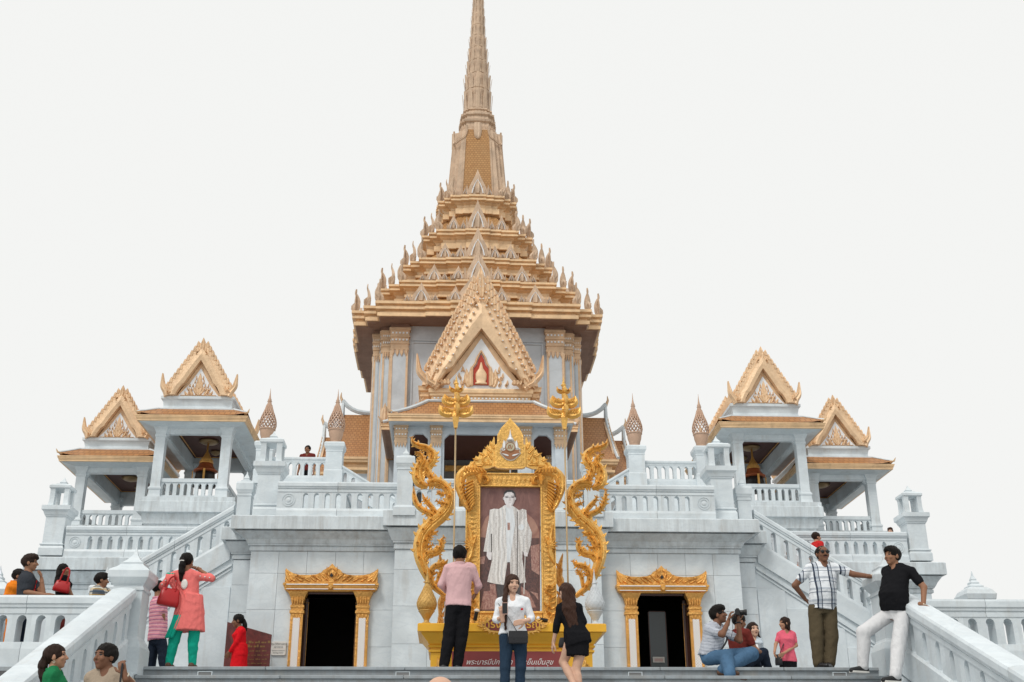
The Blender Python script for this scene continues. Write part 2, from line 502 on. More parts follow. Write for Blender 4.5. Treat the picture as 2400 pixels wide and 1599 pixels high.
for s in (-1, 1):
    n = SIDE[s]
    balustrade('landing_parapet', 'white marble parapet with round arches along the landing, at the %s edge' % n,
               (mirror_run(s, -15.9, -5.68), -6.32, 0.0), 0, 10.22, 0.335, 0.385, 0.265, 0.263, 0.135, 0.24, out=0.045)
    # front stairs: runs down towards the viewer
    t = balustrade('stair_balustrade', 'sloping white marble balustrade beside the front stairs, %s side' % n,
                   (s * 5.40, -13.4, -3.41 + .30 + .4286 * 1.2), R(90), 6.55, 0.12, 0.40, 0.28, 0.385, 0.125, 0.22, slope=0.4286, out=0.06, seg=1.6, low=.3)
    balustrade('terrace_balustrade', 'marble balustrade with a carved rosette above the doorway, %s of the portrait' % n,
               (mirror_run(s, -4.44, -2.03), -0.12, 3.62), 0, 2.41, 0.185, 0.335, 0.215, 0.2175, 0.103, 0.16, rosette=0.46 if s < 0 else 0, rosette2=0.46 if s > 0 else 0)
    balustrade('terrace_balustrade', 'marble balustrade with rosette in front of the lower bell pavilion, %s side' % n,
               (mirror_run(s, -9.2, -5.35), 2.0, 3.22), 0, 3.85, 0.18, 0.31, 0.20, 0.215, 0.10, 0.16, rosette=0.42 if s < 0 else 0, rosette2=0.42 if s > 0 else 0, pointed=True)
    balustrade('upper_balustrade', 'small marble balustrade with pointed arches between the two %s lattice urns' % n,
               (mirror_run(s, -5.9, -4.40), 7.82, 6.46), 0, 1.5, 0.25, 0.385, 0.14, 0.205, 0.115, 0.12, pointed=True, out=0.03)
    # sloping one that runs down from the inner urn towards the temple axis
    if s < 0:
        balustrade('sloping_balustrade', 'short sloping marble balustrade going down inward from the left inner urn',
                   (-3.97, 7.75, 6.35), 0, 1.6, 0.22, 0.30, 0.14, 0.24, 0.10, 0.14, slope=-0.61, out=0.03)
        balustrade('side_stair_balustrade', 'marble balustrade climbing from the left up to the terrace beside the doorway',
                   (-7.62, 0.48, 1.70), 0, 2.24, 0.22, 0.42, 0.24, 0.2475, 0.105, 0.18, slope=0.64, out=0.05, low=0.25)
    else:
        balustrade('sloping_balustrade', 'short sloping marble balustrade going down inward from the right inner urn',
                   (2.37, 7.75, 6.35 - .61 * 1.6), 0, 1.6, 0.22, 0.30, 0.14, 0.24, 0.10, 0.14, slope=0.61, out=0.03)
        balustrade('side_stair_balustrade', 'marble balustrade climbing from the right up to the terrace beside the doorway',
                   (5.38, 0.48, 1.70 + .64 * 2.24), 0, 2.24, 0.22, 0.42, 0.24, 0.2475, 0.105, 0.18, slope=-0.64, out=0.05, low=0.25)
balustrade('terrace_balustrade', 'marble balustrade on the projecting centre block behind the portrait', (-1.70, -0.32, 3.62), 0, 3.4, 0.19, 0.36, 0.22, 0.218, 0.103, 0.16)

# ================================================================ marble posts
def pyramid(mb, cx, cy, z, w, h):
    mb.mould(cx, cx, cy, cy, [(w, z), (w, z + h * .14), (w * .55, z + h * .24), (w * .55, z + h * .34), (w * .62, z + h * .36), (w * .5, z + h * .46), (w * .2, z + h * .72), (w * .04, z + h)])
def make_lantern():
    """stone lantern on a moulded post; base at z = 0, front face towards -y"""
    r = thing('stone_lantern', '', 'lantern', group='stone lanterns on the terrace corners')
    h = .225
    mb = MB()
    mb.mould(-h, h, -h, h, [(.05, 0), (.05, .17), (.02, .235), (.045, .245), (.045, .265), (.0, .29), (0, .90), (.02, .915), (.02, .94), (.035, .945), (.06, 1.02), (.10, 1.06), (.10, 1.16), (.06, 1.17)])
    mb.build('post', M['marble'], r)
    mb = MB()
    for sx in (-1, 1):
        for sy in (-1, 1):
            a, b = .11, .225
            x0, x1 = sorted((sx * .105, sx * .215)); y0, y1 = sorted((sy * .105, sy * .215))
            mb.loft([[(x0 - (.02 if sx < 0 else 0) * k, y0 - (.02 if sy < 0 else 0) * k, z), (x1 + (.02 if sx > 0 else 0) * k, y0 - (.02 if sy < 0 else 0) * k, z), (x1 + (.02 if sx > 0 else 0) * k, y1 + (.02 if sy > 0 else 0) * k, z), (x0 - (.02 if sx < 0 else 0) * k, y1 + (.02 if sy > 0 else 0) * k, z)] for k, z in ((1, 1.17), (.3, 1.24), (0, 1.32), (0, 1.52), (.4, 1.58))])
    mb.box(-.10, .10, -.10, .10, 1.171, 1.215)
    mb.build('lamp_house', M['marble'], r)
    mb = MB()
    mb.mould(-.2, .2, -.2, .2, [(.025, 1.581), (.045, 1.60), (.045, 1.655), (.0, 1.69)])
    pyramid(mb, 0, 0, 1.69, .13, .21)
    mb.build('cap', M['marble'], r)
    return r
def copy_tree(o, parent=None):
    c = o.copy(); COL.objects.link(c); c.parent = parent
    for ch in children(o): copy_tree(ch, c)
    return c
lan = make_lantern()
for i, (x, y, z, sc, lb) in enumerate(((-4.68, .33, 3.68, 1, 'square marble lantern post on the terrace left of the left doorway'), (4.68, .33, 3.68, 1, 'square marble lantern post on the terrace right of the right doorway'),
                                       (-9.46, 2.12, 3.26, .93, 'marble lantern post at the outer left corner against the sky'), (9.46, 2.12, 3.26, .93, 'marble lantern post at the outer right corner against the sky'))):
    o = lan if i == 0 else copy_tree(lan)
    o.location = (x, y, z); o.scale = (sc, sc, sc); o['label'] = lb
def post(name, label, x, y, z, h, half, caph, tip, group, cap_out=.035, base=.18):
    r = thing(name, label, 'post', (x, y, z), 0, group)
    mb = MB()
    mb.mould(-half, half, -half, half, [(.06, -.02), (.06, base * .8), (.02, base), (.0, base + .02), (0, h - .14), (.012, h - .13), (.012, h - .10), (.0, h - .095), (.01, h - .06)])
    mb.build('shaft', M['marble'], r)
    mb = MB()
    mb.mould(-half, half, -half, half, [(.012, h - .058), (cap_out * .6, h - .03), (cap_out, h), (cap_out, h + caph * .75), (cap_out * .5, h + caph)])
    pyramid(mb, 0, 0, h + caph, half * .72, tip)
    mb.build('cap', M['marble'], r)
    return r
for s in (-1, 1):
    n = SIDE[s]
    post('terrace_post', 'marble post with a pyramid cap behind the %s golden flame' % n, s * 1.88, -.32, 3.62, 1.06, .157, .15, .21, 'posts on the centre block')
    post('stair_post', 'marble post topping the %s side stairs' % n, s * 5.19, .47, 3.30, 1.02, .14, .17, .25, 'posts topping the side stairs')
    post('stair_newel', 'marble newel at the foot of the %s side stair rail' % n, s * 7.80, .47, 1.45, .72, .20, .17, .40, 'newels of the side stairs', .05)
    # main newel at the top of the front stairs
    r = thing('stair_newel', 'large marble newel post at the top of the front stairs, %s side' % n, 'post', (s * 5.37, -6.58, -.04), 0, 'newels of the front stairs')
    mb = MB()
    mb.mould(-.20, .20, -.20, .20, [(.07, -.10), (.07, .26), (.03, .36), (.012, .38), (0, .41), (0, 1.02), (.015, 1.03), (.015, 1.06), (0, 1.065), (.0, 1.09)])
    mb.build('shaft', M['marble'], r)
    mb = MB()
    mb.mould(-.20, .20, -.20, .20, [(.0, 1.09), (.025, 1.12), (.075, 1.20), (.078, 1.29), (.06, 1.315), (-.01, 1.36), (-.05, 1.40), (-.045, 1.425), (-.065, 1.43), (-.12, 1.48), (-.13, 1.50), (-.165, 1.545), (-.197, 1.66)])
    mb.build('cap', M['marble'], r)
    # lotus-capped post of the landing's far edge
    r = thing('lotus_post', 'low marble post with a tiered lotus cap at the far %s edge' % n, 'post', (s * 9.95, .6, 0), 0, 'lotus capped posts')
    mb = MB()
    mb.mould(-.2, .2, -.2, .2, [(.02, 0), (.02, 1.95), (.0, 1.98), (.0, 2.05), (.1, 2.16), (.12, 2.26), (.06, 2.36), (-.02, 2.42)])
    mb.build('shaft', M['marble'], r)
    mb = MB()
    mb.lathe([(.2, 2.42), (.21, 2.45), (.12, 2.50), (.13, 2.53), (.07, 2.58), (.08, 2.60), (.03, 2.68), (.005, 2.78)], 4, rot=math.pi / 4)
    mb.build('lotus_cap', M['marble'], r)

# ================================================================ lattice urns
t = NT('urn_lattice')
p = t.obj()
sp = t.n('ShaderNodeSeparateXYZ'); t.l(p, sp.inputs[0])
an = t.math('ARCTAN2', sp.outputs[1], sp.outputs[0])
M['urn'] = plain('terracotta_gilt', (0.52, 0.345, 0.245), 0.55, 0.05, 0.2, 14, 0.3)
def make_urn():
    r = thing('lattice_urn', '', 'finial', group='pierced bud finials on marble posts')
    h = .225
    mb = MB()
    mb.mould(-h, h, -h, h, [(.03, -.35), (.03, .02), (.0, .05), (0, .56), (.012, .57), (.012, .60), (.0, .605), (.015, .64), (.05, .71), (.055, .80), (.02, .84)])
    mb.build('post', M['marble'], r)
    mb = MB().mat(0, True)
    mb.lathe([(.14, .84), (.155, .87), (.135, .90), (.15, .93), (.16, .99), (.195, 1.10), (.205, 1.20), (.205, 1.215), (.225, 1.22), (.225, 1.25), (.21, 1.255)], 20)
    mb.build('bowl', M['urn'], r)
    # the pierced bud: crossing ribs with holes between them, real openings
    prof = [(.212, 1.255), (.232, 1.34), (.234, 1.42), (.215, 1.52), (.175, 1.64), (.125, 1.76), (.088, 1.87), (.065, 1.96), (.055, 2.02)]
    def rad(z):
        for (r0, z0), (r1, z1) in zip(prof[:-1], prof[1:]):
            if z0 <= z <= z1: return r0 + (r1 - r0) * (z - z0) / (z1 - z0)
        return prof[-1][0]
    mb = MB()
    NR = 14
    for d in (-1, 1):
        for k in range(NR):
            pts = []
            for i in range(25):
                u = i / 24
                z = 1.255 + u * .70
                a = 2 * math.pi * k / NR + d * u * 2.2
                rr = rad(z)
                pts.append((rr * math.cos(a), rr * math.sin(a), z))
            mb.tube(pts, [.0115 + .008 * (i / 24) for i in range(25)], 4)
    mb.build('lattice', M['urn'], r)
    mb = MB().mat(0, True)
    mb.lathe([(.085, 1.90), (.062, 2.0), (.05, 2.04), (.07, 2.06), (.045, 2.09), (.055, 2.11), (.035, 2.15), (.022, 2.22), (.012, 2.32), (.003, 2.46)], 12)
    mb.build('spike', M['urn'], r)
    return r
urn = make_urn()
for i, (x, lb) in enumerate(((-4.18, 'pierced bud finial on a marble post nearest the temple, left side'), (4.18, 'pierced bud finial on a marble post nearest the temple, right side'),
                             (-6.08, 'pierced bud finial beside the left upper bell pavilion'), (6.08, 'pierced bud finial beside the right upper bell pavilion'))):
    o = urn if i == 0 else copy_tree(urn)
    o.location = (x, 7.85, 6.80); o['label'] = lb
    o.rotation_euler = (0, 0, 0)

# ================================================================ marble lower storey
base = thing('marble_storey', 'white marble lower storey with two gilded doorways, stepped cornice and terraces', 'building', (0, 0, 0))
def cornice(x0, x1, y0, y1, zt, parent, h=.64, out=.37, mat=None, seg=.56):
    """moulded cornice whose band ends at zt; blocks along the front, with open joints"""
    k = h / .64
    prof = [(.0, zt - h), (.03, zt - h + .01), (.03, zt - .56 * k), (.012, zt - .555 * k), (.012, zt - .535 * k), (.055, zt - .53 * k), (.055, zt - .50 * k), (.07, zt - .50 * k),
            (.11, zt - .42 * k), (out - .08, zt - .30 * k), (out - .06, zt - .296 * k), (out - .13, zt - .292 * k), (out - .13, zt - .274 * k), (out, zt - .272 * k), (out, zt - .02), (out - .02, zt)]
    mb = MB(); mb.mould(x0, x1, y0, y1, prof)
    return mb.build('cornice', mat or M['marble2'], parent)
def slab_field(parent, xs, zs, y, th, skip=None, mat='marble'):
    for a, b in zip(xs[:-1], xs[1:]):
        for c, d in zip(zs[:-1], zs[1:]):
            for (e, f, g, h) in (skip(a, b, c, d) if skip else [(a, b, c, d)]):
                if f - e > .02 and h - g > .02:
                    slab('slab', parent, e + .0022, f - .0022, y - th, y + .05, g + .002, h - .002, M[mat], .0025)
ZJ = [0.0, .42, 1.125, 1.83, 2.54, 2.975]
for s in (-1, 1):
    mb = MB(); xa, xb = sorted((s * 2.0, s * 4.895))
    # backing wall with the door opening left free
    dx = 3.28
    for (a, b, c, d) in ((2.0, dx - .62, 0, 2.97), (dx + .62, 4.895, 0, 2.97), (dx - .62, dx + .62, 2.13, 2.97)):
        p0, p1 = sorted((s * a, s * b))
        mb.box(p0, p1, 0.035, .40, c, d)
    mb.build('wall', M['joint'], base)
    def skip(a, b, c, d):
        lo, hi = dx - .70, dx + .70
        A, B = sorted((abs(a), abs(b)))
        sg = s
        def flip(e, f): return (e, f) if sg > 0 else (-f, -e)
        if B <= lo or A >= hi or c >= 2.2: return [(a, b, c, d)]
        out = []
        if A < lo: out.append(flip(A, lo) + (c, d))
        if B > hi: out.append(flip(hi, B) + (c, d))
        if d > 2.2: out.append(flip(max(A, lo), min(B, hi)) + (2.2, d))
        return out
    X = [2.04, 2.67, 3.23, 3.79, 4.35, 4.905]
    xs = X if s > 0 else [-x for x in reversed(X)]
    slab_field(base, xs, ZJ, 0.03, 0.03, skip)
    # side faces and wing set back
    mb = MB(); mb.box(*sorted((s * 4.89, s * 5.28)), .38, 1.6, 0, 2.87); mb.build('wall', M['joint'], base)
    slab_field(base, sorted((s * 4.90, s * 5.30)), [0, .42, 1.125, 1.83, 2.37, 2.87], .38, .03)
    cornice(*sorted((s * 4.5, s * 5.30)), .36, 1.6, 3.50, base, .62, .24)
    cornice(*sorted((s * 1.9, s * 4.905)), 0.0, 1.6, 3.62, base, .643, .37)
    # lower terrace behind the side stairs, cornice under its balustrade
    mb = MB(); mb.box(*sorted((s * 5.2, s * 9.66)), 2.12, 9, 0, 2.6); mb.build('wall', M['marble'], base)
    X = [5.3 + i * .545 for i in range(9)]
    slab_field(base, X if s > 0 else [-x for x in reversed(X)], [0, .6, 1.25, 1.9, 2.58], 2.12, .03)
    cornice(*sorted((s * 5.2, s * 9.68)), 2.10, 9, 3.22, base, .64, .28)
    # side stair: wall under the balustrade, treads
    mb = MB()
    pr = [(5.30, 0.0), (7.95, 0.0), (7.95, 1.62), (7.62, 1.62), (5.30, 3.10)]
    pr = [(s * x, z) for x, z in pr]
    if s < 0: pr = list(reversed(pr))
    pr = list(reversed(pr)) if False else pr
    mb.prism(pr if s < 0 else list(pr), .42, .62)
    mb.build('stair_wall', M['marble'], base)
    for i in range(9):                       # slabs of the stair wall
        xa, xb = 5.32 + i * .29, 5.32 + (i + 1) * .29
        zt = 2.76 - .70 * (xb - 5.35)
        if i % 2 == 0:
            xb2 = xb + .29
            zt = 2.70 - .66 * (xb2 - 5.35)
            if zt > .9:
                slab('slab', base, *sorted((s * xa, s * (xb2 - .006))), .40, .45, .5, zt, M['marble'], .003)
    # sloping string course
    for (dz, hh, o_) in ((0, .05, .05), (-.075, .035, .03)):
        mb = MB()
        a, b = (5.33, 2.76 + dz), (7.7, 2.76 + dz - .66 * 2.37)
        V = [(s * a[0], .42 - o_, a[1]), (s * b[0], .42 - o_, b[1]), (s * b[0], .44, b[1]), (s * a[0], .44, a[1])]
        V += [(x, y, z + hh) for x, y, z in V]
        mb.add(V, [(0, 3, 2, 1), (4, 5, 6, 7), (0, 1, 5, 4), (1, 2, 6, 5), (2, 3, 7, 6), (3, 0, 4, 7)])
        mb.build('string_course', M['marble'], base)
    for i in range(14):
        xa, xb = 5.30 + i * .17, 5.30 + (i + 1) * .17
        z = 3.25 - .109 * i
        slab('tread', base, *sorted((s * xa, s * (xb - .002))), .63, 2.05, z - .11, z, M['marble'], .004)
    mb = MB(); mb.box(*sorted((s * 7.70, s * 9.6)), .63, 2.05, 0, 1.72); mb.build('half_landing', M['marble'], base)
    # terrace floors and masses behind
    mb = MB(); mb.box(*sorted((s * .0, s * 5.2)), 1.0, 8, 3.0, 3.41); mb.build('terrace_floor', M['marble'], base)
    mb = MB(); mb.box(*sorted((s * 3.90, s * 6.4)), 7.72, 14, 3.0, 6.45); mb.build('wall', M['marble'], base)
    mb = MB(); mb.box(*sorted((s * 3.86, s * 6.45)), 7.66, 14.1, 6.45, 6.52); mb.build('ledge', M['marble'], base)
    # podium of the upper bell pavilion
    for (xa, xb, y0, zt, zb) in ((6.93, 9.55, 8.5, 6.28, 2.0), (9.72, 12.15, 10.55, 5.95, -0.05)):
        mb = MB()
        mb.mould(*sorted((s * xa, s * xb)), y0, y0 + 4.9, [(-.2, zb), (-.2, zt - .82), (-.17, zt - .80), (-.17, zt - .74), (-.13, zt - .73), (-.08, zt - .45), (.03, zt - .43), (.03, zt - .14), (.0, zt - .12), (0, zt)])
        mb.build('podium', M['marble2'], base)
# centre block
mb = MB(); mb.box(-2.02, 2.02, -.22, .30, 0, 2.97); mb.build('wall', M['joint'], base)
slab_field(base, [-2.05, -1.37, -.685, 0, .685, 1.37, 2.05], [0, .43, 1.15, 1.87, 2.58, 2.975], -.22, .03)
cornice(-2.04, 2.04, -.25, 1.2, 3.72, base, .742, .25)
for s in (-1, 1):   # return faces
    slab_field(base, sorted((s * 2.02, s * 2.05)), [0, .43, 1.15, 1.87, 2.58, 2.975], -.20, .03)
# interior behind the doors
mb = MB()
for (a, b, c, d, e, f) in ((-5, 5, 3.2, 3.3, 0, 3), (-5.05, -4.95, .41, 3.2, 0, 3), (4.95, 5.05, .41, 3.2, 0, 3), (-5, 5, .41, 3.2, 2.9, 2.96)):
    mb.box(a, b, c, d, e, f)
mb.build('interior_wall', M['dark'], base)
# ================================================================ lettering
def text_mesh(name, s, size, mat, italic=0.0, bold=0.0, extrude=0.003):
    cu = bpy.data.curves.new(name, 'FONT')
    cu.body = s
    cu.size = size
    cu.align_x, cu.align_y = 'CENTER', 'CENTER'
    cu.extrude = extrude
    cu.shear = italic
    cu.offset = bold
    cu.resolution_u = 3
    o = bpy.data.objects.new(name, cu)
    COL.objects.link(o)
    dg = bpy.context.evaluated_depsgraph_get()
    me = bpy.data.meshes.new_from_object(o.evaluated_get(dg))
    bpy.data.objects.remove(o)
    me.materials.clear(); me.materials.append(mat)
    me.name = name
    return me
M['ink_white'] = plain('lettering_white', (0.75, 0.70, 0.68), 0.6)
M['ink_gold'] = plain('lettering_gold', (0.66, 0.36, 0.05), 0.45, 0.2)
M['ink_dark'] = plain('lettering_grey', (0.12, 0.11, 0.10), 0.7)
M['banner'] = plain('banner_maroon', (0.24, 0.045, 0.045), 0.55, 0, 0.12, 3)
M['lacq'] = plain('maroon_lacquer', (0.20, 0.035, 0.025), 0.4, 0, 0.25, 9)
M['paper'] = plain('sign_white', (0.72, 0.70, 0.66), 0.5)

def spl(pts, n=8):
    """smooth curve through points"""
    out = []
    P = [pts[0]] + list(pts) + [pts[-1]]
    for i in range(1, len(P) - 2):
        for k in range(n):
            t = k / n
            q = []
            for c in range(len(pts[0])):
                a, b, d, e = P[i - 1][c], P[i][c], P[i + 1][c], P[i + 2][c]
                q.append(0.5 * ((2 * b) + (-a + d) * t + (2 * a - 5 * b + 4 * d - e) * t * t + (-a + 3 * b - 3 * d + e) * t ** 3))
            out.append(tuple(q))
    out.append(tuple(pts[-1]))
    return out
def leaf(mb, x, z, ang, L, w, curl=0.6, d=0.02, y=0.0):
    """a single curled kanok leaf growing from (x,z)"""
    n = 9
    sp, wd = [], []
    a = ang
    px, pz = x, z
    for i in range(n):
        u = i / (n - 1)
        sp.append((px, pz))
        wd.append(max(.0015, w * math.sin(math.pi * (.24 + .755 * u ** .85)) ** .9))
        a = ang + curl * (u ** 1.3) - curl * .55 * max(0, u - .55) * 3.2
        px += L / (n - 1) * math.cos(a)
        pz += L / (n - 1) * math.sin(a)
    mb.blade(sp, wd, d, y)
def scroll(mb, x, z, r, turn=1, start=0.0, w=0.02, d=0.02, y=0.0, sweep=4.6):
    """a spiral tendril"""
    n = 18
    sp, wd = [], []
    for i in range(n):
        u = i / (n - 1)
        a = start + turn * sweep * u
        rr = r * (1 - .78 * u)
        sp.append((x + rr * math.cos(a), z + rr * math.sin(a)))
        wd.append(w * (1 - .55 * u))
    mb.blade(sp, wd, d, y)

# ================================================================ doorways
def doorway(s):
    cx = s * 3.275
    # door frame: parts of the building
    def part(mb, name, m, parent=base): return mb.build(name, m, parent, (cx, 0, 0))
    mb = MB(); mb.mould(-.87, .87, -.13, .02, [(-.02, 2.165), (.0, 2.18), (.0, 2.195), (.03, 2.20), (.03, 2.235), (.045, 2.245), (.045, 2.275), (.06, 2.28), (.06, 2.315), (.035, 2.335)])
    lint = part(mb, 'door_lintel', M['goldD'])
    for z0, z1, o_ in ((2.201, 2.214, .034), (2.283, 2.300, .064)):
        mb = MB()
        for a, b in ((-.86, -.05), (.05, .86)): mb.box(a, b, -.13 - o_ - .004, -.13 - o_ + .02, z0, z1)
        mb.build('white_inlay', M['mwhite'], lint)
    mb = MB(); mb.prism([(0, 2.20), (.045, 2.255), (0, 2.315), (-.045, 2.255)], -.215, -.15); mb.build('boss', M['goldD'], lint)
    # crown
    half = [(0, 2.715), (.05, 2.66), (.10, 2.62), (.17, 2.585), (.21, 2.535), (.30, 2.50), (.45, 2.485), (.62, 2.49), (.74, 2.515), (.83, 2.56), (.905, 2.62), (.90, 2.50), (.905, 2.335)]
    out = [(-x, z) for x, z in half[1:]][::-1] + [(0, 2.715)] + half[1:]
    out = out[::-1]
    mb = MB(); mb.prism(out[::-1][::-1], -.12, -.04)
    crown = part(mb, 'door_crown', M['goldD'])
    mb = MB()
    for q in (-1, 1):
        for (x, z, a, L, w, c) in ((.10, 2.40, .95, .20, .035, -.9), (.20, 2.38, .75, .20, .035, -.7), (.30, 2.37, .75, .16, .032, -.6), (.42, 2.37, .6, .16, .032, -.5), (.56, 2.37, .55, .17, .034, -.3),
                                   (.70, 2.37, .55, .22, .04, .3), (.80, 2.36, 1.0, .26, .045, .5), (.04, 2.47, 1.15, .20, .03, .3), (.22, 2.44, .1, .18, .02, .4), (.52, 2.43, .05, .2, .022, .5)):
            leaf(mb, q * x, z, a if q > 0 else math.pi - a, L, w, c if q > 0 else -c, .035, -.12)
        mb.blade([(q * .02, 2.36), (q * .09, 2.42), (q * .12, 2.50), (q * .08, 2.57), (q * .01, 2.62)], [.02, .024, .024, .02, .006], .04, -.12)
        scroll(mb, q * .33, 2.425, .045, q, 2.5, .013, .03, -.125)
        scroll(mb, q * .66, 2.43, .05, q, 2.0, .014, .03, -.125)
    mb.build('crown_leaves', M['goldD'], crown)
    mb = MB(); mb.prism([(0, 2.44), (.035, 2.475), (0, 2.53), (-.035, 2.475)], -.15, -.13); mb.build('gem', M['bronze'], crown)
    mb = MB(); mb.prism([(0, 2.345), (.07, 2.345), (0, 2.41), (-.07, 2.345)], -.155, -.12); mb.build('crown_foot', M['goldD'], crown)
    # pilasters
    for q in (-1, 1):
        x0, x1 = sorted((q * .515, q * .755))
        mb = MB()
        mb.mould(x0, x1, -.10, .02, [(0.0, 0), (.0, .02), (.0, 1.74), (.02, 1.75), (.02, 1.80), (-.002, 1.81), (.0, 1.84), (.012, 1.86), (.012, 1.90), (-.005, 1.91), (-.01, 1.94), (.0, 1.96), (.02, 2.05), (.06, 2.13), (.075, 2.163)])
        pil = part(mb, 'door_pilaster', M['goldD'])
        mb = MB(); mb.box(x0 + .055, x1 - .055, -.108, -.095, .08, 1.66); mb.build('mosaic_panel', M['mosaic'], pil)
        mb = MB()
        for i in range(5):
            xx = x0 + .02 + i * .05
            leaf(mb, xx, 1.935, math.pi / 2, .2, .02, 0, .02, -.115 - 0.0)
        for i in range(3):
            leaf(mb, x0 + .05 + i * .07, 1.74, -math.pi / 2, .10, .03, 0, .02, -.10)
        for i in range(26):
            for xx in (x0 + .025, x1 - .025):
                mb.prism([(xx, .09 + i * .06), (xx + .016, .118 + i * .06), (xx, .146 + i * .06), (xx - .016, .118 + i * .06)], -.112, -.098)
        tag(mb.build('pilaster_carving', M['goldD'], pil), kind='stuff')
    # reveal and open door leaves
    mb = MB()
    for (a, b, c, d) in ((-.545, -.515, 0, 2.17), (.515, .545, 0, 2.17), (-.515, .515, 2.13, 2.17)):
        mb.box(a, b, -.04, .42, c, d)
    part(mb, 'door_reveal', M['wood'])
    for q in (-1, 1):
        mb = MB(); mb.box(0, .46, -.022, .022, .02, 2.10)
        lf = mb.build('door_leaf', M['wood'], base, (cx + q * .49, .30, 0), (0, 0, R(102) if q < 0 else R(78)))
        mb = MB()
        for (a, b, c, d) in ((.0, .46, 2.0, 2.03), (.02, .05, .1, 2.0), (.40, .43, .1, 2.0)):
            mb.box(a, b, -.03, .03, c, d)
        mb.build('gilt_strip', M['goldD'], lf)
    if s > 0:
        mb = MB(); mb.box(-.13, .20, .85, .87, .02, 1.95); part(mb, 'glass_door', M['glass'])
        mb = MB()
        for (a, b, c, d) in ((-.15, -.13, 0, 1.97), (.20, .22, 0, 1.97), (-.15, .22, 1.95, 1.97)): mb.box(a, b, .845, .875, c, d)
        part(mb, 'glass_door_frame', M['wood'])
        mb = MB(); mb.box(cx - .10, cx + .14, .822, .828, .94, 1.05)
        sg = tag(mb.build('door_notice', M['paper']), 'small white notice behind the right doorway, stuck on its glass door', 'notice')
        mb = MB()
        for k in range(2): mb.box(cx - .07, cx + .11, .819, .8215, .965 + k * .035, .977 + k * .035)
        mb.build('printed_line', M['red'], sg)
t = NT('pilaster_mosaic')
p = t.pos(False)
vw = t.n('ShaderNodeTexChecker')
t.l(t.mapping(p, (1, 1, 1), (0, R(45), 0)), vw.inputs['Vector'])
vw.inputs['Scale'].default_value = 34.0
br = t.n('ShaderNodeTexBrick')
t.l(t.mapping(p, (1, 1, 1), (R(90), 0, R(0))), br.inputs['Vector'])
sp = t.n('ShaderNodeSeparateXYZ'); t.l(p, sp.inputs[0])
u1 = t.math('ABSOLUTE', t.math('SUBTRACT', t.math('FRACT', t.math('MULTIPLY', t.math('ADD', sp.outputs[0], sp.outputs[2]), 19.0)), .5))
u2 = t.math('ABSOLUTE', t.math('SUBTRACT', t.math('FRACT', t.math('MULTIPLY', t.math('SUBTRACT', sp.outputs[0], sp.outputs[2]), 19.0)), .5))
ln = t.math('LESS_THAN', t.math('MINIMUM', u1, u2), .06)
M['mosaic'] = t.fin(t.mix(ln, (0.84, 0.84, 0.84, 1), (0.40, 0.25, 0.12, 1)), 0.25)
for s in (-1, 1): doorway(s)

# ================================================================ portrait altar
ped = thing('altar_pedestal', 'golden yellow altar pedestal carrying the framed portrait', 'pedestal', (0, -4.75, 0))
def pm(x0, x1, y0, y1, prof, name, m):
    mb = MB(); mb.mould(x0, x1, y0, y1, prof); return mb.build(name, m, ped)
pm(-1.20, 1.20, -.42, .50, [(.02, 0), (.02, .36)], 'base', M['goldY'])
pm(-1.22, 1.22, -.44, .52, [(.0, .362), (.03, .37), (.03, .40), (.0, .405), (0, .43), (.035, .435), (.045, .465), (.02, .47), (.05, .52), (.12, .60), (.15, .64)], 'cove', M['goldY'])
pm(-1.22, 1.22, -.44, .52, [(.15, .642), (.20, .65), (.20, .755), (.18, .77)], 'table_top', M['goldY'])
for q in (-1, 1):
    mb = MB()
    for k in (-1, 1):
        leaf(mb, q * 1.06, .10, math.pi / 2 + k * .5, .2, .035, -k * .9, .02, -.445)
        scroll(mb, q * 1.06 + k * .05, .16, .05, k, 0, .014, .02, -.445)
    leaf(mb, q * 1.06, .10, math.pi / 2, .24, .04, 0, .025, -.445)
    mb.build('carved_scroll', M['goldP'], ped)
mb = MB(); mb.box(-.90, .775, -5.245, -5.235, .03, .376)
bn = tag(mb.build('banner', M['banner']), 'maroon cloth banner with white Thai lettering hung across the golden pedestal', 'banner')
tag(put('lettering', text_mesh('lettering', 'พระบารมีปกเกล้า  อยู่เย็นเป็นสุข', .104, M['ink_white'], .35, .0), bn, (-.04, -5.248, .215), (R(90), 0, 0)), kind='stuff')
# name plate
npl = thing('name_plate', 'maroon cartouche plate with gold Thai lettering leaning at the foot of the portrait', 'plaque', (0, -5.40, .70), 0)
outl = [(-.50, .04), (-.42, .0), (-.36, -.06), (-.2, -.075), (0, -.09), (.2, -.075), (.36, -.06), (.42, 0), (.50, .04), (.42, .08), (.36, .14), (.2, .155), (0, .17), (-.2, .155), (-.36, .14), (-.42, .08)]
mb = MB(); mb.prism(outl, -.012, .02); mb.build('rim', M['goldP'], npl)
mb = MB(); mb.prism([(x * .9, .04 + (z - .04) * .80) for x, z in outl], -.022, -.011); mb.build('field', M['lacq'], npl)
mb = MB()
for i in range(len(outl)):
    a, b = outl[i], outl[(i + 1) % len(outl)]
    for u in (.2, .6): leaf(mb, a[0] + (b[0] - a[0]) * u, a[1] + (b[1] - a[1]) * u, math.atan2(a[1] - .04, a[0] * .35), .05, .014, .5, .015, -.015)
mb.build('rim_leaves', M['goldP'], npl)
tag(put('lettering', text_mesh('lettering', 'ทรงพระเจริญ', .16, M['ink_gold'], 0, .002), npl, (0, -.024, .045), (R(90), 0, 0), (1.0, 1, 1)), kind='stuff')

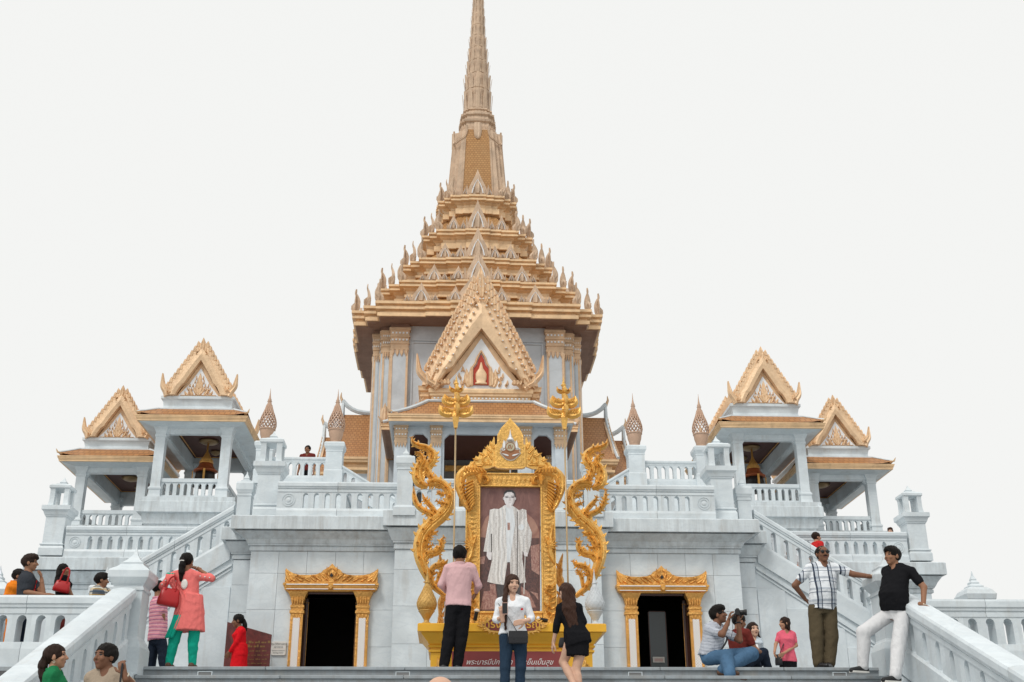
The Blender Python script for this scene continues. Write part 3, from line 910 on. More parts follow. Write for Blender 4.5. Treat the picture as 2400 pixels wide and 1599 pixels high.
# framed portrait
pf = thing('framed_portrait', 'tall gold-carved picture frame holding the portrait of a man in pale robes', 'picture frame', (0, -4.97, .77))
def bars(x0, x1, z0, z1, w, y0, y1, name, m, par):
    for (a, b, c, d) in ((x0, x0 + w, z0, z1), (x1 - w, x1, z0, z1), (x0 + w, x1 - w, z0, z0 + w), (x0 + w, x1 - w, z1 - w, z1)):
        mb = MB(); mb.mould(a, b, 0, 0, [(0, 0), (0, 0)]) if False else None
        mb = MB()
        V = [(a, y1, c), (b, y1, c), (b, y1, d), (a, y1, d), (a + .004, y0, c + .004), (b - .004, y0, c + .004), (b - .004, y0, d - .004), (a + .004, y0, d - .004)]
        mb.add(V, [(0, 1, 2, 3), (7, 6, 5, 4), (0, 4, 5, 1), (1, 5, 6, 2), (2, 6, 7, 3), (3, 7, 4, 0)])
        mb.build(name, m, par)
fz = .77
bars(-.705, .705, .03, 2.43, .215, -.035, .05, 'frame_bar', M['goldF'], pf)
bars(-.715, .715, .02, 2.44, .022, -.055, .06, 'outer_bead', M['goldP'], pf)
bars(-.505, .505, .205, 2.235, .024, -.055, .03, 'inner_bead', M['goldP'], pf)
# lozenge carving on the bars
mb = MB()
for q in (-1, 1):
    for i in range(25):
        z = .34 + i * .075
        mb.add([(q * .60 - .075, -.036, z), (q * .60, -.036, z - .036), (q * .60 + .075, -.036, z), (q * .60, -.036, z + .036), (q * .60, -.056, z)], [(0, 1, 4), (1, 2, 4), (2, 3, 4), (3, 0, 4)])
for i in range(13):
    for z in (2.33, .12):
        x = -.46 + i * .0767
        mb.add([(x - .036, -.036, z), (x, -.036, z - .07), (x + .036, -.036, z), (x, -.036, z + .07), (x, -.056, z)], [(0, 1, 4), (1, 2, 4), (2, 3, 4), (3, 0, 4)])
tag(mb.build('lozenge_carving', M['goldF'], pf), kind='stuff')
# feathered corner pieces, side sprays
for q in (-1, 1):
    mb = MB()
    # arched wing over the corner
    mb.blade(spl([(q * .70, 1.88), (q * .80, 2.15), (q * .80, 2.36), (q * .68, 2.47), (q * .52, 2.46), (q * .40, 2.38)], 5), [.045 + .045 * math.sin(math.pi * i / 25) for i in range(26)], .06, -.04)
    for i in range(9):
        u = i / 8
        x, z = q * (.60 - .02 * u), 2.30 - .36 * u
        a = (-.35 - .55 * u) if q > 0 else math.pi + .35 + .55 * u
        leaf(mb, x, z, a, .25 - .09 * u, .024, -.5 * q, .05, -.085)
    for i in range(6):
        a = (2.6 - .18 * i) if q > 0 else math.pi - 2.6 + .18 * i
        leaf(mb, q * (.55 - .012 * i), 2.36 - .025 * i, a + math.pi * .0, .18 - .012 * i, .022, .7 * q, .05, -.09)
    for i in range(12):
        u = i / 11
        x, z = q * (.79 - .40 * max(0, u - .35) / .65), 1.98 + .46 * min(1, u / .45) - .02 * max(0, u - .6)
        a = (2.9 - 1.3 * u) if q > 0 else math.pi - 2.9 + 1.3 * u
        leaf(mb, x, z, a - q * .9, .11, .020, .4 * q, .045, -.088)
    mb.blade(spl([(q * .40, 2.38), (q * .36, 2.32), (q * .38, 2.27), (q * .44, 2.25)], 4), [.03, .035, .035, .033, .03, .03, .028, .025, .022, .018, .014, .01, .006], .08, -.05)
    mb.blade(spl([(q * .66, 1.98), (q * .70, 1.90), (q * .66, 1.82), (q * .60, 1.86)], 4), [.05, .05, .048, .046, .044, .04, .036, .03, .026, .022, .018, .012, .006], .07, -.04)
    mb.build('feathered_corner', M['goldP'], pf)
    mb = MB()
    for i in range(9):
        a = (1.9 - .42 * i) if q > 0 else math.pi - 1.9 + .42 * i
        leaf(mb, q * .60, 1.27, a, .15, .026, .3 * q, .04, -.05)
    leaf(mb, q * .62, 1.20, (-1.4 if q > 0 else math.pi + 1.4), .25, .05, .5 * q, .05, -.045)
    leaf(mb, q * .62, 1.34, (1.5 if q > 0 else math.pi - 1.5), .26, .035, -.5 * q, .05, -.045)
    mb.build('side_spray', M['goldP'], pf)
    mb = MB()
    for i in range(6):
        scroll(mb, q * (.60 - .02 * (i % 2)), .62 - .085 * i, .055, q * (1 if i % 2 else -1), i, .018, .04, -.045)
        leaf(mb, q * .62, .62 - .085 * i, (.3 if q > 0 else math.pi - .3), .11, .02, .5 * q, .03, -.04)
    mb.build('foot_scroll', M['goldP'], pf)
# crest above the frame
cz = .77
def CP(z): return z - cz
crest = [(-.245, 3.31), (-.20, 3.29), (0, 3.283), (.20, 3.29), (.245, 3.31), (.25, 3.40), (.247, 3.68), (.215, 3.70), (.21, 3.85), (.15, 3.97), (.07, 4.06), (.03, 4.10), (0, 4.16), (-.03, 4.10), (-.07, 4.06), (-.15, 3.97), (-.21, 3.85), (-.215, 3.70), (-.247, 3.68), (-.25, 3.40)]
mb = MB(); mb.prism([(x, CP(z)) for x, z in crest], -.05, .03); cr = mb.build('crest_panel', M['goldP'], pf)
mb = MB(); mb.prism([(x * .88, CP(3.64 + (z - 3.64) * .90)) for x, z in crest], -.056, -.049); mb.build('crest_field', M['goldF'], cr)
mb = MB(); mb.tube([(0, .0, CP(3.19)), (0, .0, CP(3.30))], .012, 8); mb.build('crest_rod', M['steel'], pf)
# emblem: disc with a spire above and scalloped shield below
M['embl'] = plain('emblem_copper', (0.34, 0.15, 0.07), .45, .2)
M['emblg'] = plain('emblem_silver_grey', (0.50, 0.44, 0.36), .45, .2)
sh = [(0, 3.405), (.055, 3.415), (.10, 3.45), (.15, 3.505), (.175, 3.54), (.155, 3.565), (.17, 3.60), (.135, 3.635), (.125, 3.70), (.10, 3.735), (.07, 3.74), (.04, 3.80), (.015, 3.86), (0, 3.93)]
sh = sh + [(-x, z) for x, z in reversed(sh[1:-1])]
mb = MB(); mb.prism([(x, CP(z)) for x, z in sh], -.066, -.05); em = mb.build('emblem', M['emblg'], cr)
mb = MB(); mb.prism([(x * .88, CP(3.54 + (z - 3.54) * .85)) for x, z in sh if z < 3.62], -.072, -.065); mb.build('emblem_shield', M['embl'], em) if False else mb.build('shield_field', M['embl'], cr)
N = 24
mb = MB(); mb.prism([(.082 * math.cos(2 * math.pi * i / N), CP(3.635) + .082 * math.sin(2 * math.pi * i / N)) for i in range(N)], -.08, -.06); mb.build('emblem_ring', M['embl'], cr)
mb = MB(); mb.prism([(.068 * math.cos(2 * math.pi * i / N), CP(3.635) + .068 * math.sin(2 * math.pi * i / N)) for i in range(N)], -.085, -.078); mb.build('emblem_disc', plain('emblem_disc', (.50, .46, .33), .4), cr)
mb = MB()
for (x, a, L) in ((-.03, 1.2, .08), (.0, 1.25, .085), (.028, 1.2, .07)):
    leaf(mb, x - .012, CP(3.60), a, L, .009, .4, .006, -.086)
scroll(mb, -.02, CP(3.65), .02, 1, 0, .005, .006, -.086)
mb.build('emblem_cipher', M['embl'], cr)
mb = MB()
for q in (-1, 1):
    leaf(mb, q * .10, CP(3.62), math.pi / 2 + q * .05, .14, .022, -q * .3, .012, -.068)
    scroll(mb, q * .12, CP(3.60), .03, q, 0, .009, .012, -.068)
    leaf(mb, q * .03, CP(3.49), (0.25 if q > 0 else math.pi - .25), .12, .014, q * .3, .012, -.074)
mb.lathe([(.045, CP(3.745)), (.055, CP(3.76)), (.045, CP(3.775)), (.02, CP(3.80)), (.012, CP(3.86)), (.002, CP(3.94))], 10, (0, -.068, 0))
mb.build('emblem_tiers', M['mwhite'], cr)
for q in (-1, 1):
    edge = [(.245, 3.33), (.36, 3.29), (.47, 3.285), (.52, 3.27), (.60, 3.285), (.70, 3.27), (.82, 3.262), (.74, 3.33), (.70, 3.31), (.66, 3.36), (.645, 3.40), (.60, 3.40), (.575, 3.46), (.56, 3.50), (.52, 3.48), (.49, 3.555), (.46, 3.53), (.43, 3.62), (.41, 3.60), (.37, 3.69), (.355, 3.66), (.32, 3.76), (.30, 3.73), (.265, 3.83), (.25, 3.79)]
    pl = [(q * x, CP(z)) for x, z in edge]
    if q > 0: pl = pl
    mb = MB(); mb.prism(pl, -.02, .03); wg = mb.build('crest_wing', M['goldP'], pf)
    mb = MB()
    scroll(mb, q * .38, CP(3.42), .085, -q, math.pi / 2, .024, .03, -.02, 5.5)
    scroll(mb, q * .57, CP(3.345), .05, -q, math.pi / 2, .017, .03, -.02, 5.5)
    for (x, z, a, L) in ((.30, 3.55, .9, .16), (.30, 3.44, 1.2, .16), (.42, 3.50, .7, .12), (.52, 3.42, .5, .1), (.30, 3.36, .1, .2), (.45, 3.33, .1, .16), (.68, 3.30, .1, .10), (.27, 3.62, 1.2, .14)):
        leaf(mb, q * x, CP(z), a if q > 0 else math.pi - a, L, .024, -.7 * q, .03, -.02)
    mb.build('wing_carving', M['goldP'], wg)

# the printed picture itself: flat layers of print
def zp(x, y, d=0.0):
    p = at(1070 + x / 4.236, 1110 + y / 4.236, -4.955)
    return (p[0], p[2])
pc = None
def layer(name, pts, m, k):
    pl = [zp(x, y) for x, y in pts]
    ar = sum(pl[i][0] * pl[(i + 1) % len(pl)][1] - pl[(i + 1) % len(pl)][0] * pl[i][1] for i in range(len(pl)))
    if ar < 0: pl = pl[::-1]
    mb = MB(); mb.prism(pl, -.0015 * k - .0012, -.0015 * k)
    if pc: return mb.build(name, m, pc)
    return mb.build(name, m, pf, (0, .015, -.77))
def pr(name, a, b, scale=10, dist=2.0, rough=.45, lo=.35, hi=.65, folds=0.0):
    t = NT(name)
    p = t.pos(False)
    f = t.ramp(t.noise(t.mapping(p, (1, 1, .5)), scale, 6, .65, dist), lo, hi)
    col = t.mix(f, c4(a), c4(b))
    if folds:
        s_ = t.n('ShaderNodeSeparateXYZ'); t.l(p, s_.inputs[0])
        w = t.math('SINE', t.math('ADD', t.math('MULTIPLY', s_.outputs[0], 95.0), t.math('MULTIPLY', t.noise(p, 3.0, 3), 14.0)))
        col = t.mix(t.math('MULTIPLY', t.math('ADD', w, 1.0), folds), col, (.20, .17, .155, 1))
    return t.fin(col, rough)
Pm = dict(bg=pr('print_plum', (.15, .065, .058), (.25, .125, .105), 5), arch=pr('print_rose', (.28, .135, .105), (.42, .24, .18), 5), low=pr('print_shadow', (.055, .035, .035), (.16, .075, .065), 14, 3),
          robe=pr('print_robe', (.50, .47, .43), (.86, .85, .83), 60, 2.5, .45, .30, .52, .16), robe2=pr('print_robe_embroidered', (.30, .25, .22), (.82, .80, .78), 60, 3, .45, .32, .56, .20), shirt=pr('print_white', (.66, .70, .73), (.80, .83, .85), 8, 2, .45, .35, .65, .06),
          skin=pr('print_skin', (.66, .62, .62), (.78, .76, .77), 8), face_shade=pr('print_face_shade', (.46, .41, .40), (.56, .52, .52), 8), hair=pr('print_hair', (.03, .03, .035), (.06, .055, .055), 10), dk=pr('print_dark', (.05, .045, .05), (.09, .08, .08), 8), prop=pr('print_props', (.22, .09, .075), (.48, .30, .25), 22, 2))
pc = layer('print', [(232, 130), (830, 130), (830, 1385), (212, 1385)], Pm['bg'], 0)
layer('rose_arch', [(236, 640), (240, 560), (290, 440), (360, 380), (360, 640)], Pm['arch'], 1)
layer('rose_arch', [(820, 640), (818, 560), (770, 460), (690, 390), (690, 640)], Pm['arch'], 1)
layer('furniture', [(230, 630), (290, 640), (360, 660), (690, 650), (822, 645), (822, 1240), (830, 1380), (214, 1380), (222, 900)], Pm['low'], 2)
for kk_, pg in enumerate(([(230, 830), (285, 822), (275, 900), (228, 900)], [(735, 720), (822, 700), (822, 1010), (745, 960)], [(270, 1170), (390, 1160), (400, 1230), (420, 1350), (235, 1352)], [(330, 1100), (385, 1095), (390, 1160), (335, 1165)], [(730, 1170), (805, 1190), (812, 1260), (780, 1215)], [(755, 860), (818, 850), (818, 905), (752, 905)], [(640, 1120), (720, 1180), (790, 1330), (650, 1340)])):
    layer('furniture_detail', pg, Pm['prop'], 3 + kk_ * .08)
layer('trousers', [(398, 1080), (640, 1070), (612, 1340), (415, 1340)], Pm['dk'], 4)
layer('robe', [(330, 362), (372, 350), (420, 354), (450, 335), (482, 312), (500, 420), (505, 880), (470, 1107), (380, 1095), (305, 1076), (352, 860), (346, 782), (268, 776), (285, 660), (302, 560), (322, 450)], Pm['robe'], 5)
layer('robe', [(556, 320), (585, 340), (620, 366), (655, 352), (692, 364), (700, 470), (728, 540), (750, 590), (738, 700), (710, 800), (655, 775), (652, 850), (690, 1082), (630, 1092), (535, 1000), (530, 880), (560, 500)], Pm['robe2'], 5)
layer('robe_fold', [(390, 420), (402, 420), (400, 740), (392, 740)], Pm['robe2'], 6)
layer('robe_fold', [(340, 600), (352, 600), (350, 860), (342, 850)], Pm['dk'], 6)
layer('robe_band', [(640, 480), (700, 440), (690, 560), (660, 640), (655, 770), (648, 770), (640, 640)], Pm['robe'], 6)
layer('shirt', [(482, 316), (556, 322), (582, 500), (560, 640), (528, 882), (500, 882), (492, 600)], Pm['shirt'], 7)
for (x0, x1, y0, y1, m_) in ((362, 368, 380, 1085, 'robe2'), (420, 426, 360, 1095, 'robe2'), (455, 459, 345, 1100, 'shirt'), (330, 334, 470, 770, 'shirt'), (600, 606, 380, 1085, 'dk'), (632, 637, 400, 1088, 'robe'), (668, 672, 400, 760, 'shirt'), (716, 720, 560, 720, 'shirt'), (486, 490, 345, 880, 'robe2'), (308, 312, 600, 770, 'robe2')):
    layer('robe_fold', [(x0, y0), (x1, y0), (x1 - 12 * (x0 < 500), y1), (x0 - 12 * (x0 < 500), y1)], Pm[m_], 8.4)
layer('medal', [(505, 490), (530, 490), (532, 560), (506, 566)], Pm['prop'], 8)
layer('medal', [(640 + 28 * math.cos(i * .524), 535 + 32 * math.sin(i * .524)) for i in range(12)], Pm['shirt'], 8)
layer('neck', [(492, 300), (550, 300), (556, 335), (525, 350), (490, 332)], Pm['skin'], 8)
layer('head', [(525 + 54 * math.cos(i * .2618), 248 + (84 if math.sin(i * .2618) > 0 else 76) * math.sin(i * .2618)) for i in range(24)], Pm['skin'], 9)
for cx_ in (467, 583): layer('ear', [(cx_ + 8 * math.cos(i * .785), 250 + 17 * math.sin(i * .785)) for i in range(8)], Pm['face_shade'], 8.8)
layer('hair', [(467, 235), (470, 195), (490, 172), (525, 163), (560, 170), (582, 195), (587, 240), (576, 235), (570, 205), (545, 186), (505, 186), (480, 205)], Pm['hair'], 10)
for cx_ in (500, 556): layer('eye', [(cx_ + 15 * math.cos(i * .785), 240 + 4 * math.sin(i * .785)) for i in range(8)], Pm['dk'], 10)
layer('mouth', [(514, 292), (528, 290), (544, 292), (528, 295)], Pm['face_shade'], 10)
layer('nose', [(526, 246), (533, 246), (536, 272), (524, 272)], Pm['face_shade'], 10)
layer('cheek_shade', [(556, 200), (574, 215), (578, 262), (565, 305), (548, 326), (540, 322), (556, 290), (562, 250)], Pm['face_shade'], 9.5)
layer('brow', [(484, 228), (514, 224), (514, 229), (484, 233)], Pm['dk'], 10.4)
layer('brow', [(540, 224), (572, 228), (572, 233), (540, 229)], Pm['dk'], 10.4)
layer('spectacles', [(480, 238), (576, 238), (576, 240), (480, 240)], Pm['dk'], 10.8)
layer('hand', [(300, 780), (350, 784), (345, 860), (320, 858), (298, 820)], Pm['skin'], 8)
layer('hand', [(662, 770), (708, 790), (704, 826), (672, 822)], Pm['skin'], 8)
layer('cane', [(676, 820), (684, 820), (672, 1200), (664, 1200)], Pm['robe'], 8)

# golden flame scrolls either side: swept, tapering, thorned bands
def z5p(x, y): 
    p = at(900 + x / 2.618, 1000 + y / 2.618, -4.92)
    return (p[0], p[2])
def kanok(s):
    o = thing('flame_scroll', 'tall golden S-shaped flame scroll standing %s of the framed portrait' % SIDE[s], 'ornament', (0, -4.92, .77), 0, 'flame scrolls flanking the portrait')
    A = [((378, 1040), 22), ((300, 972), 34), ((243, 870), 46), ((216, 765), 56), ((234, 668), 62), ((290, 598), 66), ((352, 545), 66), ((398, 482), 54), ((404, 412), 46), ((366, 358), 44), ((312, 338), 52), ((268, 352), 36)]
    B = [((268, 372), 22), ((222, 345), 50), ((206, 298), 56), ((212, 250), 46), ((238, 206), 34), ((222, 170), 24), ((188, 156), 5)]
    C = [((330, 345), 16), ((282, 300), 34), ((266, 248), 44), ((294, 208), 46), ((300, 168), 42), ((262, 132), 36), ((208, 116), 30), ((178, 96), 22), ((168, 62), 3)]
    D = [((305, 585), 22), ((292, 540), 30), ((240, 512), 30), ((204, 480), 28), ((186, 430), 24), ((182, 368), 4)]
    D2 = [((318, 570), 18), ((312, 520), 24), ((272, 470), 26), ((246, 440), 18), ((236, 410), 4)]
    E1 = [((236, 830), 34), ((270, 782), 40), ((322, 772), 34), ((352, 738), 30), ((352, 700), 22), ((372, 676), 4)]
    E2 = [((310, 985), 24), ((288, 930), 26), ((296, 872), 28), ((336, 848), 30), ((372, 842), 22), ((392, 815), 4)]
    E3 = [((232, 760), 30), ((262, 700), 28), ((282, 668), 20), ((296, 640), 4)]
    E4 = [((330, 980), 16), ((336, 920), 22), ((352, 890), 18), ((372, 872), 3)]
    F2 = [((398, 470), 20), ((352, 470), 18), ((316, 452), 3)]
    F3 = [((250, 640), 26), ((300, 655), 22), ((335, 640), 4)]
    F4 = [((222, 720), 22), ((272, 738), 18), ((305, 722), 3)]
    F5 = [((262, 900), 20), ((300, 905), 18), ((330, 890), 3)]
    F1 = [((372, 420), 20), ((340, 412), 16), ((322, 402), 3)]
    px = 1 / 2.618 / 2700 * 18.6
    m0 = M['goldP']
    for name, sw, dep in (('stem', A, .085), ('lobe', B, .075), ('lobe', C, .075), ('branch', D, .06), ('branch', D2, .055), ('branch', E1, .06), ('branch', E2, .055), ('branch', E3, .06), ('branch', E4, .05), ('branch', F1, .04), ('branch', F2, .04), ('branch', F3, .04), ('branch', F4, .04), ('branch', F5, .04)):
        pts = [z5p(*p) + (w * px * .64,) for p, w in sw]
        q = spl(pts, 7)
        sp = [(s * (-a[0]) if s > 0 else a[0], a[1] - .77) for a in q]
        wd = [max(.002, a[2]) for a in q]
        mb = MB(); mb.blade(sp, wd, dep, 0.0)
        # raised inner rib
        mb.blade([(a, b) for a, b in sp], [w * .28 for w in wd], dep * .7, -dep * .45)
        n = len(sp)
        for i in range(3, n - 2):
            if i % 3: continue
            tx, tz = sp[i + 1][0] - sp[i - 1][0], sp[i + 1][1] - sp[i - 1][1]
            l = math.hypot(tx, tz) or 1
            nx, nz = -tz / l, tx / l
            for sd in ((1, -1) if name != 'stem' else (1, -1)):
                if random.random() < .42: continue
                a = math.atan2(nz * sd + tz / l * .9, nx * sd + tx / l * .9)
                leaf(mb, sp[i][0] + nx * sd * wd[i] * .8, sp[i][1] + nz * sd * wd[i] * .8, a, .030 + wd[i] * .55, .008 + wd[i] * .16, .35 * sd, .02, -.01)
            if i % 6 == 0 and wd[i] > .03:
                scroll(mb, sp[i][0] + nx * wd[i] * .25, sp[i][1] + nz * wd[i] * .25, wd[i] * .38, 1 if i % 12 else -1, i, wd[i] * .13, .03, -dep * .85)
        mb.build(name, m0, o)
    mb = MB()
    xx = z5p(380, 1040)[0] * (1 if s < 0 else -1)
    mb.tube([(xx, .05, -.0), (xx, .03, .22), (xx + (-.0), .02, .40)], [.03, .025, .02], 8)
    x2 = z5p(286, 700)[0] * (1 if s < 0 else -1)
    mb.tube([(x2, .04, .0), (x2, .04, 2.40)], .008, 6)
    mb.build('support_rod', M['steel'], o)
for s in (-1, 1): kanok(s)

# lotus-bud vases
M['budg'] = gold('bud_gold', (.60, .36, .10), .42, .3, .55, 40, .15, .3)
M['budw'] = plain('bud_pale_grey', (.55, .58, .60), .5, 0, .2, 30, .4)
for s in (-1, 1):
    r = thing('lotus_bud_vase', 'gold lotus-bud vase with a netted bulb on the left end of the pedestal' if s < 0 else 'pale grey lotus-bud vase on the right end of the pedestal', 'vase', (s * 1.295, -5.10, .772), 0)
    m = M['budg'] if s < 0 else M['budw']
    for name, prof in (('foot', [(.11, 0), (.105, .015), (.06, .045), (.04, .06), (.04, .085), (.05, .10), (.085, .16), (.118, .205), (.118, .21), (.125, .212), (.125, .228)]),
                       ('bulb', [(.122, .229), (.145, .27), (.155, .32), (.15, .36), (.13, .42), (.095, .49), (.065, .55), (.042, .61), (.036, .64)]),
                       ('neck', [(.04, .641), (.04, .655), (.034, .66), (.034, .672), (.03, .675), (.018, .75), (.008, .82), (.002, .88)])):
        mb = MB().mat(0, True); mb.lathe(prof, 20); b_ = mb.build(name, m, r)
        if name == 'bulb':
            mb = MB()
            for d in (-1, 1):
                for k in range(14):
                    pts = []
                    for i in range(13):
                        z = .235 + .36 * i / 12
                        for (r0, z0), (r1, z1) in zip(prof[:-1], prof[1:]):
                            if z0 <= z <= z1: rr = r0 + (r1 - r0) * (z - z0) / (z1 - z0)
                        a = 2 * math.pi * k / 14 + d * i / 12 * 1.8
                        pts.append((rr * math.cos(a), rr * math.sin(a), z))
                    mb.tube(pts, .0045, 4)
            mb.build('net', m, b_)
# winged spears
for s in (-1, 1):
    r = thing('winged_spear', 'tall golden winged spear on a thin pole, %s of the portrait' % SIDE[s], 'spear', (s * .893, -5.02, 0.0), 0, 'winged spears')
    mb = MB().mat(0, True); mb.tube([(0, 0, .0), (0, 0, 3.96)], .014, 8); mb.build('pole', plain('brass_pole', (.50, .36, .20), .35, .5), r)
    mb = MB(); mb.mould(0, 0, 0, 0, [(.022, 3.95), (.03, 3.96), (.032, 3.98), (.058, 4.15), (.05, 4.21), (.028, 4.24), (.04, 4.30), (.03, 4.36), (.042, 4.42), (.026, 4.50), (.035, 4.56), (.022, 4.64), (.03, 4.67), (.012, 4.70)]); mb.build('socket', M['goldP'], r)
    mb = MB().mat(0, True); mb.lathe([(.015, 4.69), (.045, 4.72), (.045, 4.735), (.028, 4.745), (.02, 4.765), (.026, 4.775), (.012, 4.80), (.014, 4.81), (.004, 4.86), (.001, 4.91)], 10); mb.build('tip', M['goldP'], r)
    for rz, k in ((0, 1.0), (90, .55)):
        for nm, sp, wd in (('lower_wing', [(0, 4.235), (.12, 4.215), (.22, 4.25), (.272, 4.35)], [.055, .085, .075, .006]), ('upper_wing', [(0, 4.41), (.09, 4.40), (.168, 4.445), (.188, 4.54)], [.06, .092, .08, .006]), ('top_wing', [(0, 4.605), (.05, 4.60), (.095, 4.63), (.112, 4.70)], [.022, .034, .028, .003])):
            for q in (-1, 1):
                q_ = spl([(x * q * k, z, w) for (x, z), w in zip(sp, wd)], 5)
                mb = MB(); mb.blade([(x, z) for x, z, w in q_], [max(.003, w) for x, z, w in q_], .05, -.01)
                for i in range(4):
                    leaf(mb, sp[1][0] * q * k * (.5 + .4 * i), sp[1][1] + .01, (.5 + .25 * i) if q > 0 else math.pi - .5 - .25 * i, wd[1] * 1.3, wd[1] * .2, q * .5, .03, -.04)
                mb.build(nm, M['goldP'], r, (0, 0, 0), (0, 0, R(rz)))
# carved orange-gold tassel panels behind the frame, floodlights
for s in (-1, 1):
    r = thing('carved_flame_panel', 'narrow orange gold carved flame standing behind the %s edge of the portrait frame' % SIDE[s], 'ornament', (s * (.80 if s > 0 else 1.06), -4.62, .77), 0, 'carved flames behind the frame')
    mb = MB(); mb.blade(spl([(0, 0), (-.03, .3), (.03, .62), (-.01, .9), (.06 * s, 1.22)], 6), [.05 + .02 * math.sin(i * .9) if i < 18 else .06 - .009 * (i - 18) for i in range(25)], .05); mb.build('flame', M['goldD'], r)
    mb = MB()
    for i in range(9):
        leaf(mb, 0, .1 + i * .11, 1.0 if i % 2 else 2.1, .12, .025, .5, .03, -.03)
    mb.build('leaves', M['goldD'], r)
    mb = MB(); mb.mould(0, 0, 0, 0, [(.08, 0), (.08, .02), (.03, .04), (.03, .12)]); mb.build('foot', M['goldD'], r)
for k, (x, tilt, lb) in enumerate(((-.56, R(-60), 'small black floodlight pointing up at the left foot of the frame'), (.50, R(15), 'small black floodlight lying at the right foot of the frame'))):
    r = thing('floodlight', lb, 'floodlight', (x, -5.22, .772), 0, 'floodlights on the pedestal')
    mb = MB(); mb.box(-.03, .03, -.02, .02, 0, .012); mb.box(-.006, .006, -.006, .006, .012, .05); mb.build('bracket', M['black'], r)
    mb = MB().mat(0, True); mb.lathe([(.025, 0), (.03, .01), (.03, .12), (.036, .13)], 14); b_ = mb.build('barrel', M['black'], r, (.05 if k else 0, 0, .06), (0, R(-80) if k else R(12), 0))
    mb = MB().mat(0, True); mb.lathe([(.036, .131), (.044, .145), (.04, .165), (.02, .178)], 14); mb.build('lens', M['paper'], b_)
# information board and wall plaque
r = thing('information_board', 'dark red leaning information board with faded gold print beside the left doorway', 'board', (-4.74, -.42, 0), R(-3))
M['boardm'] = pr('board_print', (.06, .012, .010), (.16, .03, .025), 4, 1.5, .4)
mb = MB(); mb.prism([(-.43, .0), (.43, .0), (.43, 1.29), (-.43, 1.53)], -.02, .02); mb.build('panel', M['boardm'], r)
mb = MB()
for k, (w, h) in enumerate(((.30, .045), (.26, .05), (.28, .02), (.30, .016), (.27, .016), (.29, .016), (.22, .016))):
    z = 1.13 - k * .075
    for j in range(int(w * 2 / .06)):
        x = -w + j * .06 + .03 + .10
        mb.box(x, x + .03 + .02 * ((j * 7 + k * 3) % 2), -.0235, -.0205, z, z + h * (.6 + .4 * ((j + k) % 3 == 0)))
tag(mb.build('faded_print', plain('print_dull_gold', (.20, .11, .035), .5), r), kind='stuff')
mb = MB(); mb.prism([(-.1, .45), (.05, .40), (.3, .42), (.32, .60), (.16, .68), (-.06, .62)], -.0225, -.0205); mb.build('printed_picture', Pm['prop'], r)
mb = MB()
for x in (-.38, .38): mb.box(x - .02, x + .02, .02, .06, 0, 1.1)
mb.build('leg', M['steel'], r)
r = thing('wall_plaque', 'small cream plaque with Thai and English lettering on the wall left of the left doorway', 'plaque', (-4.225, -.012, 1.093))
mb = MB(); mb.mould(-.138, .138, 0, 0, [(0, 0), (0, 0)]) if False else None
mb = MB(); mb.prism([(-.14, -.11), (-.12, -.13), (.12, -.13), (.14, -.11), (.14, .11), (.12, .13), (-.12, .13), (-.14, .11)], -.018, .01); mb.build('plate', M['paper'], r)
for tx, z, sz in (('ประวัติศาสตร์', .075, .062), ('เยาวราช', .02, .055), ('Yaowarat Chinatown', -.045, .030), ('Heritage Center', -.085, .030)):
    tag(put('lettering', text_mesh('lettering', tx, sz, M['ink_dark'], 0, 0, .001), r, (.0, -.0195, z), (R(90), 0, 0)), kind='stuff')
mb = MB()
for z in (-.012,): mb.box(-.11, .11, -.0195, -.0175, z - .001, z + .001)
mb.build('rule', M['goldD'], r)
